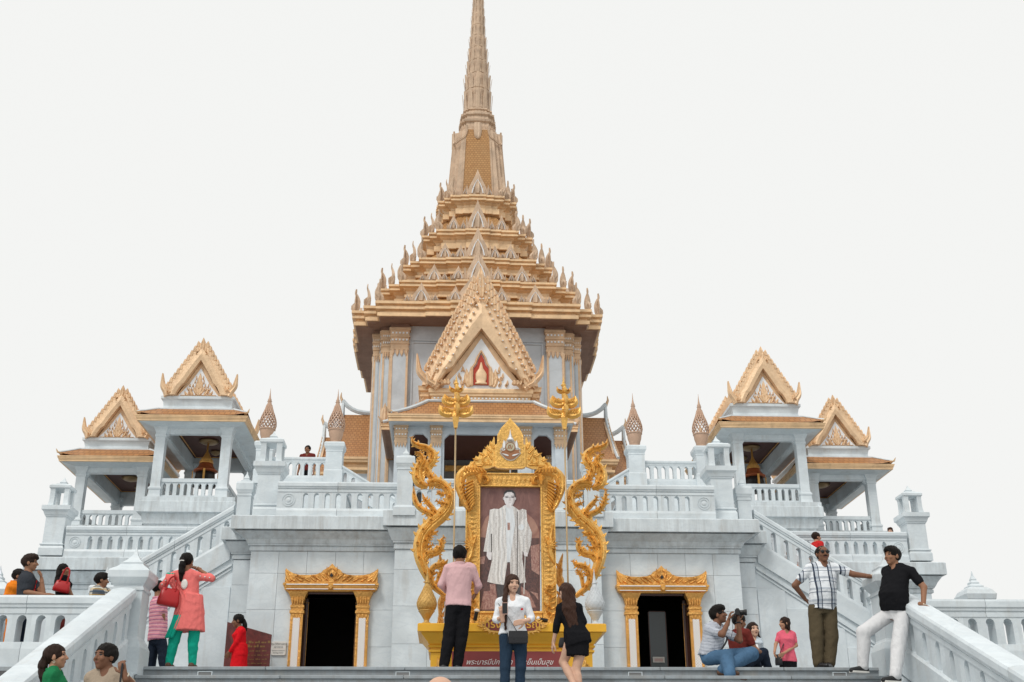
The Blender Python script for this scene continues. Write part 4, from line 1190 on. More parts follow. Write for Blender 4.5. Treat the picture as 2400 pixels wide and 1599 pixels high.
# ================================================================ gables (shared by pavilions and porch)
def gable(parent, x, y, z, hw, h, tw, th, ih, teeth, dep=.16, rz=0.0, horn=True, beads=False, deep=.10, fancy=0, hr=.38):
    """pointed gable: barge boards from (+-hw, 0) to (0, h); tympanum half width tw, height th; inner arch apex at ih"""
    g = put('gable', MB().mesh('gable', M['goldG']), parent, (x, y, z), (0, 0, rz)) if False else None
    holder = MB()
    # barge boards as one stepped arch band: outer straight slope, inner cusped edge
    def side(q):
        outer = [(q * hw * .93, 0), (q * hw * .90, h * .07), (q * hw * .80, h * .20), (q * hw * .45, h * .555), (q * hw * .13, h * .875), (0, h * .955)]
        inner = [(0, ih), (q * tw * .35, ih * .70), (q * tw * .62, ih * .455), (q * tw * .72, ih * .34), (q * tw * .90, ih * .25), (q * tw * 1.05, ih * .10), (q * tw * 1.12, 0)]
        return outer, inner
    gb = None
    for q in (-1, 1):
        o_, i_ = side(q)
        n = len(i_)
        # resample outer to the same count
        oo = [o_[0], o_[1], o_[2], (o_[2][0] * .5 + o_[3][0] * .5, o_[2][1] * .5 + o_[3][1] * .5), o_[3], o_[4], o_[5]]
        ii = i_[::-1]
        mb = MB()
        rings = []
        for a, b in zip(oo, ii):
            m1 = (a[0] * .62 + b[0] * .38, a[1] * .62 + b[1] * .38)
            m2 = (a[0] * .30 + b[0] * .70, a[1] * .30 + b[1] * .70)
            rings.append([(a[0], -dep * .45, a[1]), (m1[0], -dep * .55, m1[1]), (m1[0], -dep * .75, m1[1]), (m2[0], -dep, m2[1]), (b[0], -dep * .8, b[1]), (b[0], dep * .35, b[1]), (a[0], dep * .35, a[1])])
        mb.loft(rings)
        o = mb.build('barge_board', M['goldG'], parent, (x, y, z), (0, 0, rz))
        # flame teeth along the upper edge
        mbt = MB()
        L = hw * .2
        sz = math.hypot(hw, h) / teeth
        leaf(mbt, 0, 0, 0, sz * .98, sz * .34, .75, dep * .5, 0)
        tm = mbt.mesh('flame_tooth', M['goldG'])
        for i in range(teeth):
            u = (i + .35) / teeth
            px, pz = q * (hw * .88 - hw * .80 * u), h * .10 + h * .80 * u
            an = math.atan2(h, hw * .93)
            a = (math.pi - an) if q > 0 else an
            tt = put('flame_tooth', tm, o, (px + q * sz * .02, -dep * .2, pz), (0, -(math.pi / 2 - .05) if q > 0 else -(math.pi / 2 + .05), 0), (1, 1, 1))
            if q > 0:
                tt.rotation_euler = (0, 0, math.pi)
                tt.rotation_euler = Euler((0, 0, 0))
                tt.matrix_basis = Matrix.Translation((px, -dep * .2, pz)) @ Matrix.Scale(-1, 4, (1, 0, 0)) @ Matrix.Rotation(-R(80), 4, 'Y')
            else:
                tt.matrix_basis = Matrix.Translation((px, -dep * .2, pz)) @ Matrix.Rotation(-R(80), 4, 'Y')
        if beads:
            bm_ = MB().mat(0, True)
            bm_.lathe([(.001, -.05), (.045, -.03), (.055, 0), (.045, .03), (.001, .05)], 8)
            me = bm_.mesh('bead', M['goldG'])
            bw = MB().mat(0, True); bw.lathe([(.001, -.03), (.028, -.01), (.03, .01), (.001, .03)], 6)
            mw = bw.mesh('pearl', M['mwhite'])
            for row, (off, k) in enumerate(((.90, teeth + 2), (.60, teeth - 2))):
                for i in range(k):
                    u = (i + .5) / k
                    X = q * hw * .86 * (1 - u) * (1 if row == 0 else .80) + 0
                    Z = h * (.12 + .80 * u) if row == 0 else ih * .22 + (h * .80 - ih * .22) * u
                    put('bead', me, o, (X, -dep * (.62 if row == 0 else 1.0), Z))
                    put('pearl', mw, o, (X, -dep * (.62 if row == 0 else 1.0) - .035, Z))
        # foot scroll and horn
        mbh = MB()
        if horn:
            hh = h * hr
            sp = spl([(q * hw * .80, 0), (q * hw * .86, hh * .18), (q * hw * .97, hh * .42), (q * hw * 1.0, hh * .68), (q * hw * 1.02, hh)], 5)
            n = len(sp)
            mbh.blade(sp, [hw * (.13 if not fancy else .085) * (1 - i / n) ** .75 + .004 for i in range(n)], dep * .8, -dep * .2)
            for i in range(3): leaf(mbh, q * hw * (.72 - .05 * i), h * .02, (1.0 + .2 * i) if q > 0 else math.pi - 1.0 - .2 * i, hh * .40, hw * .05, .6 * q, dep * .5, -dep * .5)
            scroll(mbh, q * hw * .80, h * .05, hw * .06, q, 0, hw * .022, dep * .4, -dep * .7)
            mbh.build('horn', M['goldG'], o)
    # apex finial
    mb = MB()
    leaf(mb, 0, h * .80, math.pi / 2, h * .22, hw * .085, 0, dep * .8, -dep * .2)
    mb.blade([(0, h * .70), (0, h * .84), (0, h * .93), (0, h * 1.0)], [hw * .16, hw * .10, hw * .05, .004], dep * .7, -dep * .1)
    for q in (-1, 1):
        scroll(mb, q * hw * .10, h * .72, hw * .07, -q, math.pi / 2, hw * .02, dep * .5, -dep * .5)
        leaf(mb, q * hw * .02, h * .70, math.pi / 2 + q * -.55, h * .14, hw * .05, q * .5, dep * .5, -dep * .4)
    mb.build('apex_finial', M['goldG'], parent, (x, y, z), (0, 0, rz))
    # tympanum, set back
    mb = MB(); mb.prism([(-tw * 1.12, .0), (tw * 1.12, .0), (0, ih * 1.0)], deep - .04, deep)
    mb.build('gable_recess', M['goldG'], parent, (x, y, z), (0, 0, rz))
    mb = MB(); mb.prism([(-tw, .012), (tw, .012), (tw * .55, th * .38), (0, th), (-tw * .55, th * .38)], deep - .09, deep - .041)
    ty = mb.build('tympanum', M['mwhite'], parent, (x, y, z), (0, 0, rz))
    mb = MB()
    yy = deep - .09
    d = dep * .25
    if not fancy: leaf(mb, 0, th * .42, math.pi / 2, th * .42, tw * .11, 0, d, yy)
    for q in (-1, 1):
        if fancy:
            leaf(mb, q * tw * .30, th * .05, (1.2 if q > 0 else math.pi - 1.2), th * .36, tw * .09, q * .9, d, yy)
            scroll(mb, q * tw * .40, th * .16, tw * .09, q, 0, tw * .03, d, yy)
            continue
        A = lambda a: a if q > 0 else math.pi - a
        leaf(mb, 0, th * .10, A(1.15), th * .46, tw * .10, q * .9, d, yy)
        leaf(mb, 0, th * .05, A(.75), th * .40, tw * .09, q * .9, d, yy)
        leaf(mb, q * tw * .28, th * .04, A(.9), th * .30, tw * .08, q * .7, d, yy)
        leaf(mb, q * tw * .55, th * .03, A(.8), th * .18, tw * .06, q * .6, d, yy)
        leaf(mb, 0, th * .28, A(1.3), th * .30, tw * .08, q * .6, d, yy)
        scroll(mb, q * tw * .17, th * .17, tw * .10, q, 0, tw * .035, d, yy)
        scroll(mb, q * tw * .45, th * .11, tw * .08, q, 0, tw * .03, d, yy)
        mb.blade([(q * tw * .02, th * .02), (q * tw * .45, th * .02), (q * tw * .88, th * .02)], [th * .018] * 3, d, yy)
    for row in range(5):
        zz = th * (.07 + .135 * row)
        wmax = tw * (1 - (zz / th)) * (.80 if zz < th * .38 else .62)
        n_ = max(1, int(wmax / (tw * .17)))
        for i in range(n_):
            for q in (-1, 1):
                xx = q * wmax * (i + .8) / (n_ + .3)
                if fancy and abs(xx) < tw * .30 and zz < th * .62: continue
                scroll(mb, xx, zz, tw * .055, q, 1.2 + row, tw * .02, d, yy)
                leaf(mb, xx, zz + th * .01, math.pi / 2 - q * .35, th * .11, tw * .035, q * .8, d, yy)
    tag(mb.build('gilt_relief', M['goldG'], ty), kind='stuff')
    return ty

# ================================================================ bell pavilions
def pavilion(s, cx, cy, zf, ze, za, hwe, hwg, hg, label, upper):
    """cx,cy plan centre; zf floor; ze eave top; za foot of the gables; deeper than wide"""
    r = thing('bell_pavilion', label, 'pavilion', (s * cx, cy, 0), 0, 'bell pavilions')
    c = .93 if upper else .90
    D = 1.02                        # extra half depth
    d = c + D
    def mo(prof, name, m): 
        mb = MB(); mb.mould(0, 0, -D, D, prof); return mb.build(name, m, r)
    for sx in (-1, 1):
        for sy in (-1, 1):
            mb = MB()
            a = .135
            mb.mould(sx * c - a, sx * c + a, sy * d - a, sy * d + a, [(.09, zf - .35), (.07, zf + .05), (.03, zf + .30), (.025, zf + .42), (.045, zf + .44), (.045, zf + .48), (.01, zf + .52), (0, zf + .60), (0, ze - .68), (.02, ze - .66), (.02, ze - .60), (.0, ze - .59), (.02, ze - .50), (.07, ze - .40), (.09, ze - .34)])
            mb.build('column', M['marble'], r)
    for (x0, x1, y0, y1) in ((-c - .1, c + .1, -d - .11, -d + .11), (-c - .1, c + .1, d - .11, d + .11), (-c - .11, -c + .11, -d + .12, d - .12), (c - .11, c + .11, -d + .12, d - .12)):
        mb = MB(); mb.box(x0, x1, y0, y1, ze - .53, ze - .10)
        mb.box(x0 + .03, x1 - .03, y0 + .03, y1 - .03, ze - .56, ze - .53)
        mb.build('beam', M['marble'], r)
    for q in (-1, 1):
        for f in (-1, 1):
            mb = MB(); mb.prism([(q * (c - .13), ze - .55), (q * (c - .13), ze - .68), (q * (c - .24), ze - .55)][::(-1 if q > 0 else 1)], f * d - .06, f * d + .06); mb.build('bracket', M['marble'], r)
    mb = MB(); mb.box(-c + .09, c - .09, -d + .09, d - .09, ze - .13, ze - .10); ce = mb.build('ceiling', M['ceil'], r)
    mb = MB()
    for (x0, x1, y0, y1) in ((-.76, .76, -d + .17, -d + .205), (-.76, .76, d - .205, d - .17), (-.76, -.725, -d + .205, d - .205), (.725, .76, -d + .205, d - .205)): mb.box(x0, x1, y0, y1, ze - .142, ze - .1305)
    mb.build('ceiling_border', M['goldD'], ce)
    for yy, rr in ((0, .30), (-1.1, .17), (1.1, .17)):
        mb = MB().mat(0, True); mb.lathe([(rr * .25, ze - .26), (rr * .7, ze - .22), (rr, ze - .17), (rr * .9, ze - .131)], 16, (0, yy, 0)); mb.build('ceiling_lamp', M['lampg'], ce)
    mo([(c + .105, ze - .40), (c + .16, ze - .36), (hwe - .16, ze - .325), (hwe - .10, ze - .30)], 'soffit', M['marble']) if False else None
    for (x0, x1, y0, y1, nx, ny) in ((-1, 1, -1, -1, 0, -1), (-1, 1, 1, 1, 0, 1), (-1, -1, -1, 1, -1, 0), (1, 1, -1, 1, 1, 0)):
        i_ = lambda x, y: (x * (c + .08), y * (d + .08), ze - .40)
        o_ = lambda x, y: (x * (hwe - .10), y * (hwe - .10 + D), ze - .335)
        A, B = (x0, y0), (x1, y1)
        V = [i_(*A), i_(*B), o_(*B), o_(*A)]
        V += [(x, y, z + .05) for x, y, z in V]
        mb = MB(); mb.add(V, [(0, 1, 2, 3), (7, 6, 5, 4), (0, 4, 5, 1), (1, 5, 6, 2), (2, 6, 7, 3), (3, 7, 4, 0)]); mb.build('soffit', M['marble'], r)
    for (x0, x1, y0, y1) in ((-1, 1, -1, -1), (-1, 1, 1, 1), (-1, -1, -1, 1), (1, 1, -1, 1)):
        prof = [(-.13, -.335), (-.05, -.33), (-.05, -.285), (-.035, -.28), (-.035, -.245), (-.015, -.24), (-.015, -.205), (0, -.20), (0, -.175), (-.03, -.17), (-.13, -.17)]
        rg = lambda x, y: [(x * (hwe + o), y * (hwe + o + D), ze + z) for o, z in prof]
        mb = MB(); mb.loft([rg(x0, y0), rg(x1, y1)]); mb.build('fascia', M['goldC'], r)
    rings = []
    for k, (hw_, z_) in enumerate(((hwe - .01, ze - .168), (hwe - .20, ze - .02), (hwg - .02, ze + .19))):
        lift = (.09, .03, 0)[k]
        n = 8
        ring = []
        for e in range(4):
            for i in range(n):
                u = -1 + 2 * i / n
                zz = z_ + lift * abs(u) ** 6
                x_, y_ = ((u, -1), (1, u), (-u, 1), (-1, -u))[e]
                ring.append((x_ * hw_, y_ * (hw_ + D), zz))
        rings.append(ring)
    mb = MB(); mb.loft(rings, False, True); mb.build('roof_skirt', M['tile'], r)
    mo([(hwg - .01, ze + .14), (hwg + .02, ze + .15), (hwg + .02, ze + .20), (hwg - .07, ze + .22), (hwg - .08, ze + .30), (hwg - .05, za - .12), (hwg, za - .09), (hwg, za - .01), (hwg - .02, za)], 'attic', M['marble'])
    for sx in (-1, 1):
        for sy in (-1, 1):
            mb = MB(); mb.tube([(sx * (hwg + .01), sy * (hwg + .01 + D), ze + .18), (sx * (hwe - .20), sy * (hwe - .20 + D), ze + .02), (sx * (hwe - .02), sy * (hwe - .02 + D), ze - .07)], [.035, .03, .03], 6); mb.build('hip_ridge', M['marble'], r)
            mb = MB(); mb.tube([(sx * (hwe - .10), sy * (hwe - .10 + D), ze - .08), (sx * (hwe + .0), sy * (hwe + .0 + D), ze - .07), (sx * (hwe + .04), sy * (hwe + .04 + D), ze + .02)], [.045, .03, .006], 6); mb.build('corner_horn', M['goldC'], r)
    mb = MB()
    e = hwg - .14
    mb.prism([(-e, za), (e, za), (0, za + hg * .80)], -hwg - D + .14, hwg + D - .14)
    mb.build('gable_roof', M['tile'], r)
    for k in (0, 2):
        a = k * math.pi / 2
        px, py = math.sin(a) * (hwg - .02), -math.cos(a) * (hwg - .02 + D)
        gable(r, px, py, za, hwg, hg, hwg * .545, hg * .485, hg * .61, 10, .15, a)
    nn = 8
    for (half, dist, a0) in ((c, d, 0), (d, c, 1), (c, d, 2), (d, c, 3)):
        a = a0 * math.pi / 2
        k = nn if half == c else 16
        w = (2 * (half - .14)) / k
        me = arch_mesh(w, .38, .10, .095, .355, 0.0, 0, True).mesh('rail_arch', M['marble'])
        for i in range(k):
            lx, ly = -half + .14 + i * w, -dist
            put('rail_arch', me, r, (lx * math.cos(a) - ly * math.sin(a), lx * math.sin(a) + ly * math.cos(a), zf + .28), (0, 0, a))
        mb = MB(); mb.box(-half + .14, half - .14, -dist - .075, -dist + .075, zf + .662, zf + .77); mb.build('hand_rail', M['marble'], r, (0, 0, 0), (0, 0, a))
        mb = MB(); mb.box(-half + .14, half - .14, -dist - .08, -dist + .08, zf - .1, zf + .28); mb.build('rail_plinth', M['marble'], r, (0, 0, 0), (0, 0, a))
    return r
M['lampg'] = plain('lamp_gilt', (.30, .20, .10), .35, .4)
for s in (-1, 1):
    n = SIDE[s]
    pavilion(s, 8.33, 11.0, 6.16, 8.80, 9.385, 1.575, 1.055, 1.78, 'tall bell pavilion with four gilded gables, the higher and inner one on the %s' % n, True)
    pavilion(s, 11.08, 12.95, 5.72, 8.17, 8.72, 1.52, 1.02, 1.64, 'lower bell pavilion with gilded gables at the outer %s, behind the taller one' % n, False)
    b = thing('bronze_bell', 'bronze bell with red and gold crown hanging in the %s taller pavilion' % n, 'bell', (s * 8.33, 10.9, 7.22), 0, 'bells in the pavilions')
    mb = MB().mat(0, True); mb.lathe([(.36, 0), (.37, .05), (.33, .12), (.29, .30), (.28, .42)], 24); mb.build('body', M['bronze'], b)
    mb = MB().mat(0, True); mb.lathe([(.285, .421), (.35, .45), (.36, .48), (.30, .51), (.22, .62), (.20, .70)], 24); mb.build('shoulder', plain('bell_red_gilt', (.34, .09, .03), .4, .2, .4, 10), b)
    mb = MB().mat(0, True); mb.lathe([(.205, .701), (.215, .73), (.19, .75), (.20, .78), (.12, .90), (.06, 1.02), (.03, 1.10), (.03, 1.35)], 16); mb.build('crown', M['goldD'], b)
    for i in range(4):
        mb = MB(); mb.box(-.03, .03, -.385, -.36, .06, .46); mb.build('gilt_strap', M['goldD'], b, (0, 0, 0), (0, 0, i * math.pi / 2 + .1))
# balustrade-height floor of lower pavilion terrace
# ================================================================ temple hall
T = thing('temple_hall', 'tall temple hall with a gilded tiered roof, gabled porch and slender spire', 'temple', (0, 23.6, 0))
def plan(F, s_, e=0.0, b1=0.22, b2=0.42):
    """redented square: outer half size F, corner steps s_, central bays pushed out by e; ordered ring"""
    o = [(0.0, F + 2 * e), (F * b1, F + 2 * e), (F * b1, F + e), (F * b2, F + e), (F * b2, F), (F - 2 * s_, F), (F - 2 * s_, F - s_), (F - s_, F - s_)]
    o2 = [(y, x) for x, y in reversed(o[:-1])]
    q = o + o2[:-1]
    ring = []
    for k in range(4):
        for x, y in q:
            a = [(x, -y), (y, x), (-x, y), (-y, -x)][k]
            ring.append(a)
    return ring
def tier(name, prof, s_, e, m, z0=0):
    mb = MB()
    mb.loft([[(x, y, z) for x, y in plan(F, s_, e)] for F, z in prof])
    return mb.build(name, m, T)
# body
tier('wall', [(3.55, 5.5), (3.55, 16.45)], .40, 0.0, M['wallT'])
tiers = [(5.00, 16.88, .50, .09), (4.05, 18.26, .43, .08), (3.18, 19.73, .37, .07), (2.39, 21.50, .315, .06), (1.73, 23.57, .28, .05)]
# wide eave with soffit
tier('soffit', [(3.60, 16.44), (4.86, 16.21), (4.90, 16.24)], .50, .09, M['soffit'])
F, zt, s_, e = tiers[0]
tier('cornice', [(4.90, 16.245), (4.97, 16.25), (4.97, 16.40), (4.88, 16.42), (4.88, 16.50), (5.03, 16.53), (5.03, 16.63), (4.93, 16.65), (4.93, 16.72), (5.06, 16.75), (5.06, 16.86), (4.9, 16.88)], s_, e, M['goldC'])
for i in range(1, 5):
    F, zt, s_, e = tiers[i]
    F0, z0, s0, e0 = tiers[i - 1]
    zn = zt - .86 if i > 2 else zt - .70
    tier('roof_slope', [(F0 - .34, z0 - .02), (F - .36, zn + (.0)), (F - .42, zn + .02)], s_, e, M['tileY'])
    tier('cornice', [(F - .45, zn), (F - .20, zn + .03), (F - .20, zt - .57), (F - .30, zt - .56), (F - .26, zt - .40), (F - .16, zt - .33), (F - .16, zt - .30), (F, zt - .275), (F, zt - .20), (F - .06, zt - .185), (F - .06, zt - .13), (F + .03, zt - .11), (F + .03, zt - .02), (F - .1, zt)], s_, e, M['goldC'])
# antefixes: small gablets standing on each cornice, flames on the corners
mb = MB()
half = [(0, 1.0), (.06, .86), (.16, .68), (.30, .46), (.40, .30), (.47, .14), (.50, 0)]
mb.prism([(-x, z) for x, z in half[::-1]][:-1] + half, -.05, .05)
leaf(mb, 0, .05, math.pi / 2, .8, .16, 0, .10, -.05)
for q in (-1, 1):
    leaf(mb, q * .34, .02, math.pi / 2 + q * .35, .36, .09, -q * .5, .08, -.05)
    leaf(mb, q * .46, .0, math.pi / 2 - q * .25, .42, .06, q * .5, .06, -.04)
mb.mat(1)
for q in (-1, 1):
    mb.blade([(q * .26, .04), (q * .22, .2), (q * .12, .40), (0, .56)], [.028, .028, .024, .015], .05, -.10)
antef = mb.mesh('antefix', [M['goldW'], M['mwhite']])
mb = MB()
sp = spl([(0, 0), (-.05, .18), (.10, .38), (.06, .62), (-.03, .82), (-.02, 1.0)], 4)
mb.blade(sp, [.20 * (1 - i / len(sp)) ** 1.15 * (1 if i > 2 else .75) + .006 for i in range(len(sp))], .07)
leaf(mb, .05, .02, .9, .35, .07, .8, .06)
leaf(mb, -.08, .0, 2.2, .3, .06, -.8, .06)
n_ = len(mb.v)
mb.add([(y, x, z) for x, y, z in mb.v[:n_]], [tuple(reversed(f_)) for f_ in mb.f])
flame = mb.mesh('corner_flame', M['goldW'])
AN = [[(0, 1.35, 1.10), (2.27, .66, .62), (.92, .48, .46), (2.82, .22, .26), (1.71, .22, .26)], [(0, .82, 1.05), (1.80, .56, .56), (.81, .46, .46), (2.27, .20, .24), (1.36, .22, .28)], [(0, .80, 1.05), (1.38, .50, .54), (.72, .40, .46), (1.05, .16, .2)], [(0, .72, 1.05), (1.04, .42, .56), (.62, .22, .34)], [(0, .72, .95), (.55, .20, .30)]]
for i, (F, zt, s_, e) in enumerate(tiers):
    for k in range(4):
        a = k * math.pi / 2
        for (x, w, h) in AN[i]:
            for q in ((1,) if x == 0 else (-1, 1)):
                d = F - .10 + (2 * e if x < F * .22 else e if x < F * .42 else 0)
                lx, ly = q * x, -d
                put('antefix', antef, T, (lx * math.cos(a) - ly * math.sin(a), lx * math.sin(a) + ly * math.cos(a), zt - .01), (R(-4), 0, a), (w * 1.3, 1.0, h * 1.45))
        fl = .86
        for q in (-1, 1):
            for (x, y) in ((F - 2 * s_ - .08, F - .08),):
                lx, ly = q * x, -y
                put('corner_flame', flame, T, (lx * math.cos(a) - ly * math.sin(a), lx * math.sin(a) + ly * math.cos(a), zt - .01), (0, 0, a), (fl * 1.0 * q, fl, fl * 1.15))
        x = F - s_ - .08
        put('corner_flame', flame, T, (x * (1 if k in (0, 1) else -1), x * (-1 if k in (0, 3) else 1), zt - .01), (0, 0, R(45) + (k if k else 0) * math.pi / 2), (fl * 1.0, fl, fl * 1.15))
# tall bell-shaped shaft
s5 = .24
tier('shaft', [(1.36, 23.56), (1.32, 23.75), (1.10, 26.70), (1.04, 27.42), (.98, 27.46), (.80, 27.62), (.75, 27.70)], .17, .0, M['goldW'])
for k in range(4):
    mb = MB()
    V = [(-.66, -1.335, 23.8), (.66, -1.335, 23.8), (.55, -1.115, 26.8), (.44, -1.06, 27.42), (-.44, -1.06, 27.42), (-.55, -1.115, 26.8)]
    mb.add(V, [(0, 1, 2, 5), (5, 2, 3, 4)])
    mb.build('tile_panel', M['tileY'], T, (0, 0, 0), (0, 0, k * math.pi / 2))
    mb = MB()
    for q in (-1, 1):
        mb.tube([(q * .70, -1.34, 23.7), (q * .575, -1.12, 26.8)], .045, 5)
        mb.tube([(q * .86, -1.28, 23.7), (q * .72, -1.06, 26.8)], .03, 5)
    mb.build('edge_rib', M['goldW'], T, (0, 0, 0), (0, 0, k * math.pi / 2))
    mb = MB()
    mb.blade(spl([(0, 27.75), (0, 27.45), (0, 27.1), (0, 26.88)], 4), [.17, .17, .18, .18, .18, .18, .18, .17, .16, .15, .13, .09, .03], .10, -1.11)
    for q in (-1, 1):
        mb.blade(spl([(q * .50, 27.62), (q * .50, 27.3), (q * .60, 27.0), (q * .78, 26.85), (q * 1.02, 26.62)], 4), [.05] * 17, .07, -1.08)
    mb.build('shaft_pendant', M['goldW'], T, (0, 0, 0), (0, 0, k * math.pi / 2))
tier('neck', [(.80, 27.60), (.82, 27.75), (.76, 27.78), (.74, 28.00), (.82, 28.04), (.84, 28.14), (.74, 28.18), (.70, 28.40), (.78, 28.45), (.78, 28.56), (.66, 28.60), (.62, 28.75), (.68, 28.79), (.66, 28.86), (.55, 28.9)], .11, .02, M['goldW'])
# ringed spire: rings of upright petals
RZ = [28.86, 30.07, 30.99, 31.79, 32.58, 33.29, 33.94, 34.56, 35.04, 35.55, 36.05, 36.6, 37.2]
RR = [.655, .60, .52, .455, .40, .352, .33, .30, .275, .25, .22, .19, .15]
for i in range(len(RZ) - 1):
    z0, z1, r0, r1 = RZ[i], RZ[i + 1], RR[i], RR[i + 1]
    h = z1 - z0
    mb = MB()
    mb.lathe([(r0 * .93, z0), (r0 * 1.0, z0 + h * .10), (r0 * .98, z0 + h * .35), (r0 * .92, z0 + h * .7), (r1 * 1.06, z0 + h * .93), (r1 * 1.06, z0 + h * .97), (r1 * .95, z1 + .01)], 12, rot=math.pi / 12)
    o = mb.build('spire_ring', M['goldW'], T)
    mbp = MB()
    mbp.blade([(0, h * .04), (0, h * .3), (0, h * .65), (0, h * .93)], [r0 * .15, r0 * .17, r0 * .15, r0 * .11], r0 * .03, 0)
    pm_ = mbp.mesh('petal', M['goldW'])
    for k in range(12):
        a = k * math.pi / 6
        rr = r0 * .965
        put('petal', pm_, o, (math.sin(a) * rr, -math.cos(a) * rr, z0), (math.atan((r0 - r1 * .93) / h), 0, a))
mb = MB().mat(0, True); mb.lathe([(.15, 37.2), (.10, 38.4), (.05, 40.2), (.08, 40.3), (.02, 41.5)], 12); mb.build('spire_tip', M['goldW'], T)

# ---- body wall details: clustered pilasters with gilded edges and capitals
def pilaster(x, y, w, zb, zt, rz, par=T, m='wallT', cap=True, dirx=1):
    p0 = thing_part('pilaster', x, y, rz, par)
    return p0
def bodypil(lx, ly, w, a, zcap=15.12, ztop=16.10, zb=5.5):
    """pilaster in face coordinates (front face looks to -y), turned by a; capital > parts"""
    X, Y = lx * math.cos(a) - ly * math.sin(a), lx * math.sin(a) + ly * math.cos(a)
    mb = MB(); mb.box(-w / 2, w / 2, -.12, .10, zb, zcap)
    o = mb.build('pilaster', M['wallT'], T, (X, Y, 0), (0, 0, a))
    mb = MB()
    for q in (-1, 1): mb.box(q * (w / 2 - .045) - .042, q * (w / 2 - .045) + .042, -.145, -.118, zb + .3, zcap - .02)
    mb.build('gilt_edge', M['goldT'], o)
    mb = MB()
    h = ztop - zcap
    z = lambda u: zcap + h * u
    mb.mould(-w / 2, w / 2, -.12, .10, [(.005, zcap + .0), (.02, z(.03)), (.02, z(.10)), (.0, z(.11)), (.0, z(.26)), (.03, z(.28)), (.03, z(.33)), (.0, z(.34)), (.01, z(.55)), (.05, z(.57)), (.05, z(.63)), (.02, z(.64)), (.03, z(.85)), (.07, z(.87)), (.07, z(.97)), (.04, z(1.0))])
    for i in range(4):
        leaf(mb, -w / 2 + w * (i + .5) / 4, zcap + .02, -math.pi / 2, .28, w * .11, 0, .04, -.14)
    c = mb.build('capital', M['goldT'], o)
    mb = MB()
    for zz in (.45, .75):
        for i in range(5):
            x = -w / 2 + w * (i + .5) / 5
            mb.box(x - w * .05, x + w * .05, -.165, -.12, z(zz) - .035, z(zz) + .035)
    mb.build('white_mosaic', M['mwhite'], c)
    mb = MB(); mb.box(-w / 2 - .02, w / 2 + .02, -.14, .10, ztop, 16.42); mb.build('pilaster_block', M['soffit'], o)
for k in range(4):
    a = k * math.pi / 2
    for q in (-1, 1):
        bodypil(q * 3.09, -4.05, .70, a)
        bodypil(q * 3.60, -3.72, .36, a)
        bodypil(q * 3.97, -3.30, .36, a)
    mb = MB(); mb.box(-2.74, 2.74, -3.98, -3.5, 5.5, 16.44); mb.build('wall', M['wallT'], T, (0, 0, 0), (0, 0, a))
    mb = MB(); mb.box(-3.44, 3.44, -3.92, -3.5, 5.5, 16.43); mb.build('wall', M['wallT'], T, (0, 0, 0), (0, 0, a))
    mb = MB(); mb.box(-3.78, 3.78, -3.60, -3.3, 5.5, 16.42); mb.build('wall', M['wallT'], T, (0, 0, 0), (0, 0, a))
    mb = MB()
    for (x0, x1, z0, z1) in ((-2.62, 2.62, 15.60, 15.66), (-2.62, 2.62, 15.50, 15.54), (-2.62, -2.56, 6, 15.5), (2.56, 2.62, 6, 15.5)): mb.box(x0, x1, -4.03, -3.97, z0, z1)
    mb.build('wall_moulding', M['wallT'], T, (0, 0, 0), (0, 0, a))
# base of the hall
mb = MB(); mb.mould(-4.6, 4.6, -4.6, 4.6, [(.3, 3.0), (.3, 5.0), (.15, 5.1), (.1, 5.4), (0, 5.6)]); mb.build('plinth', M['marble'], T)

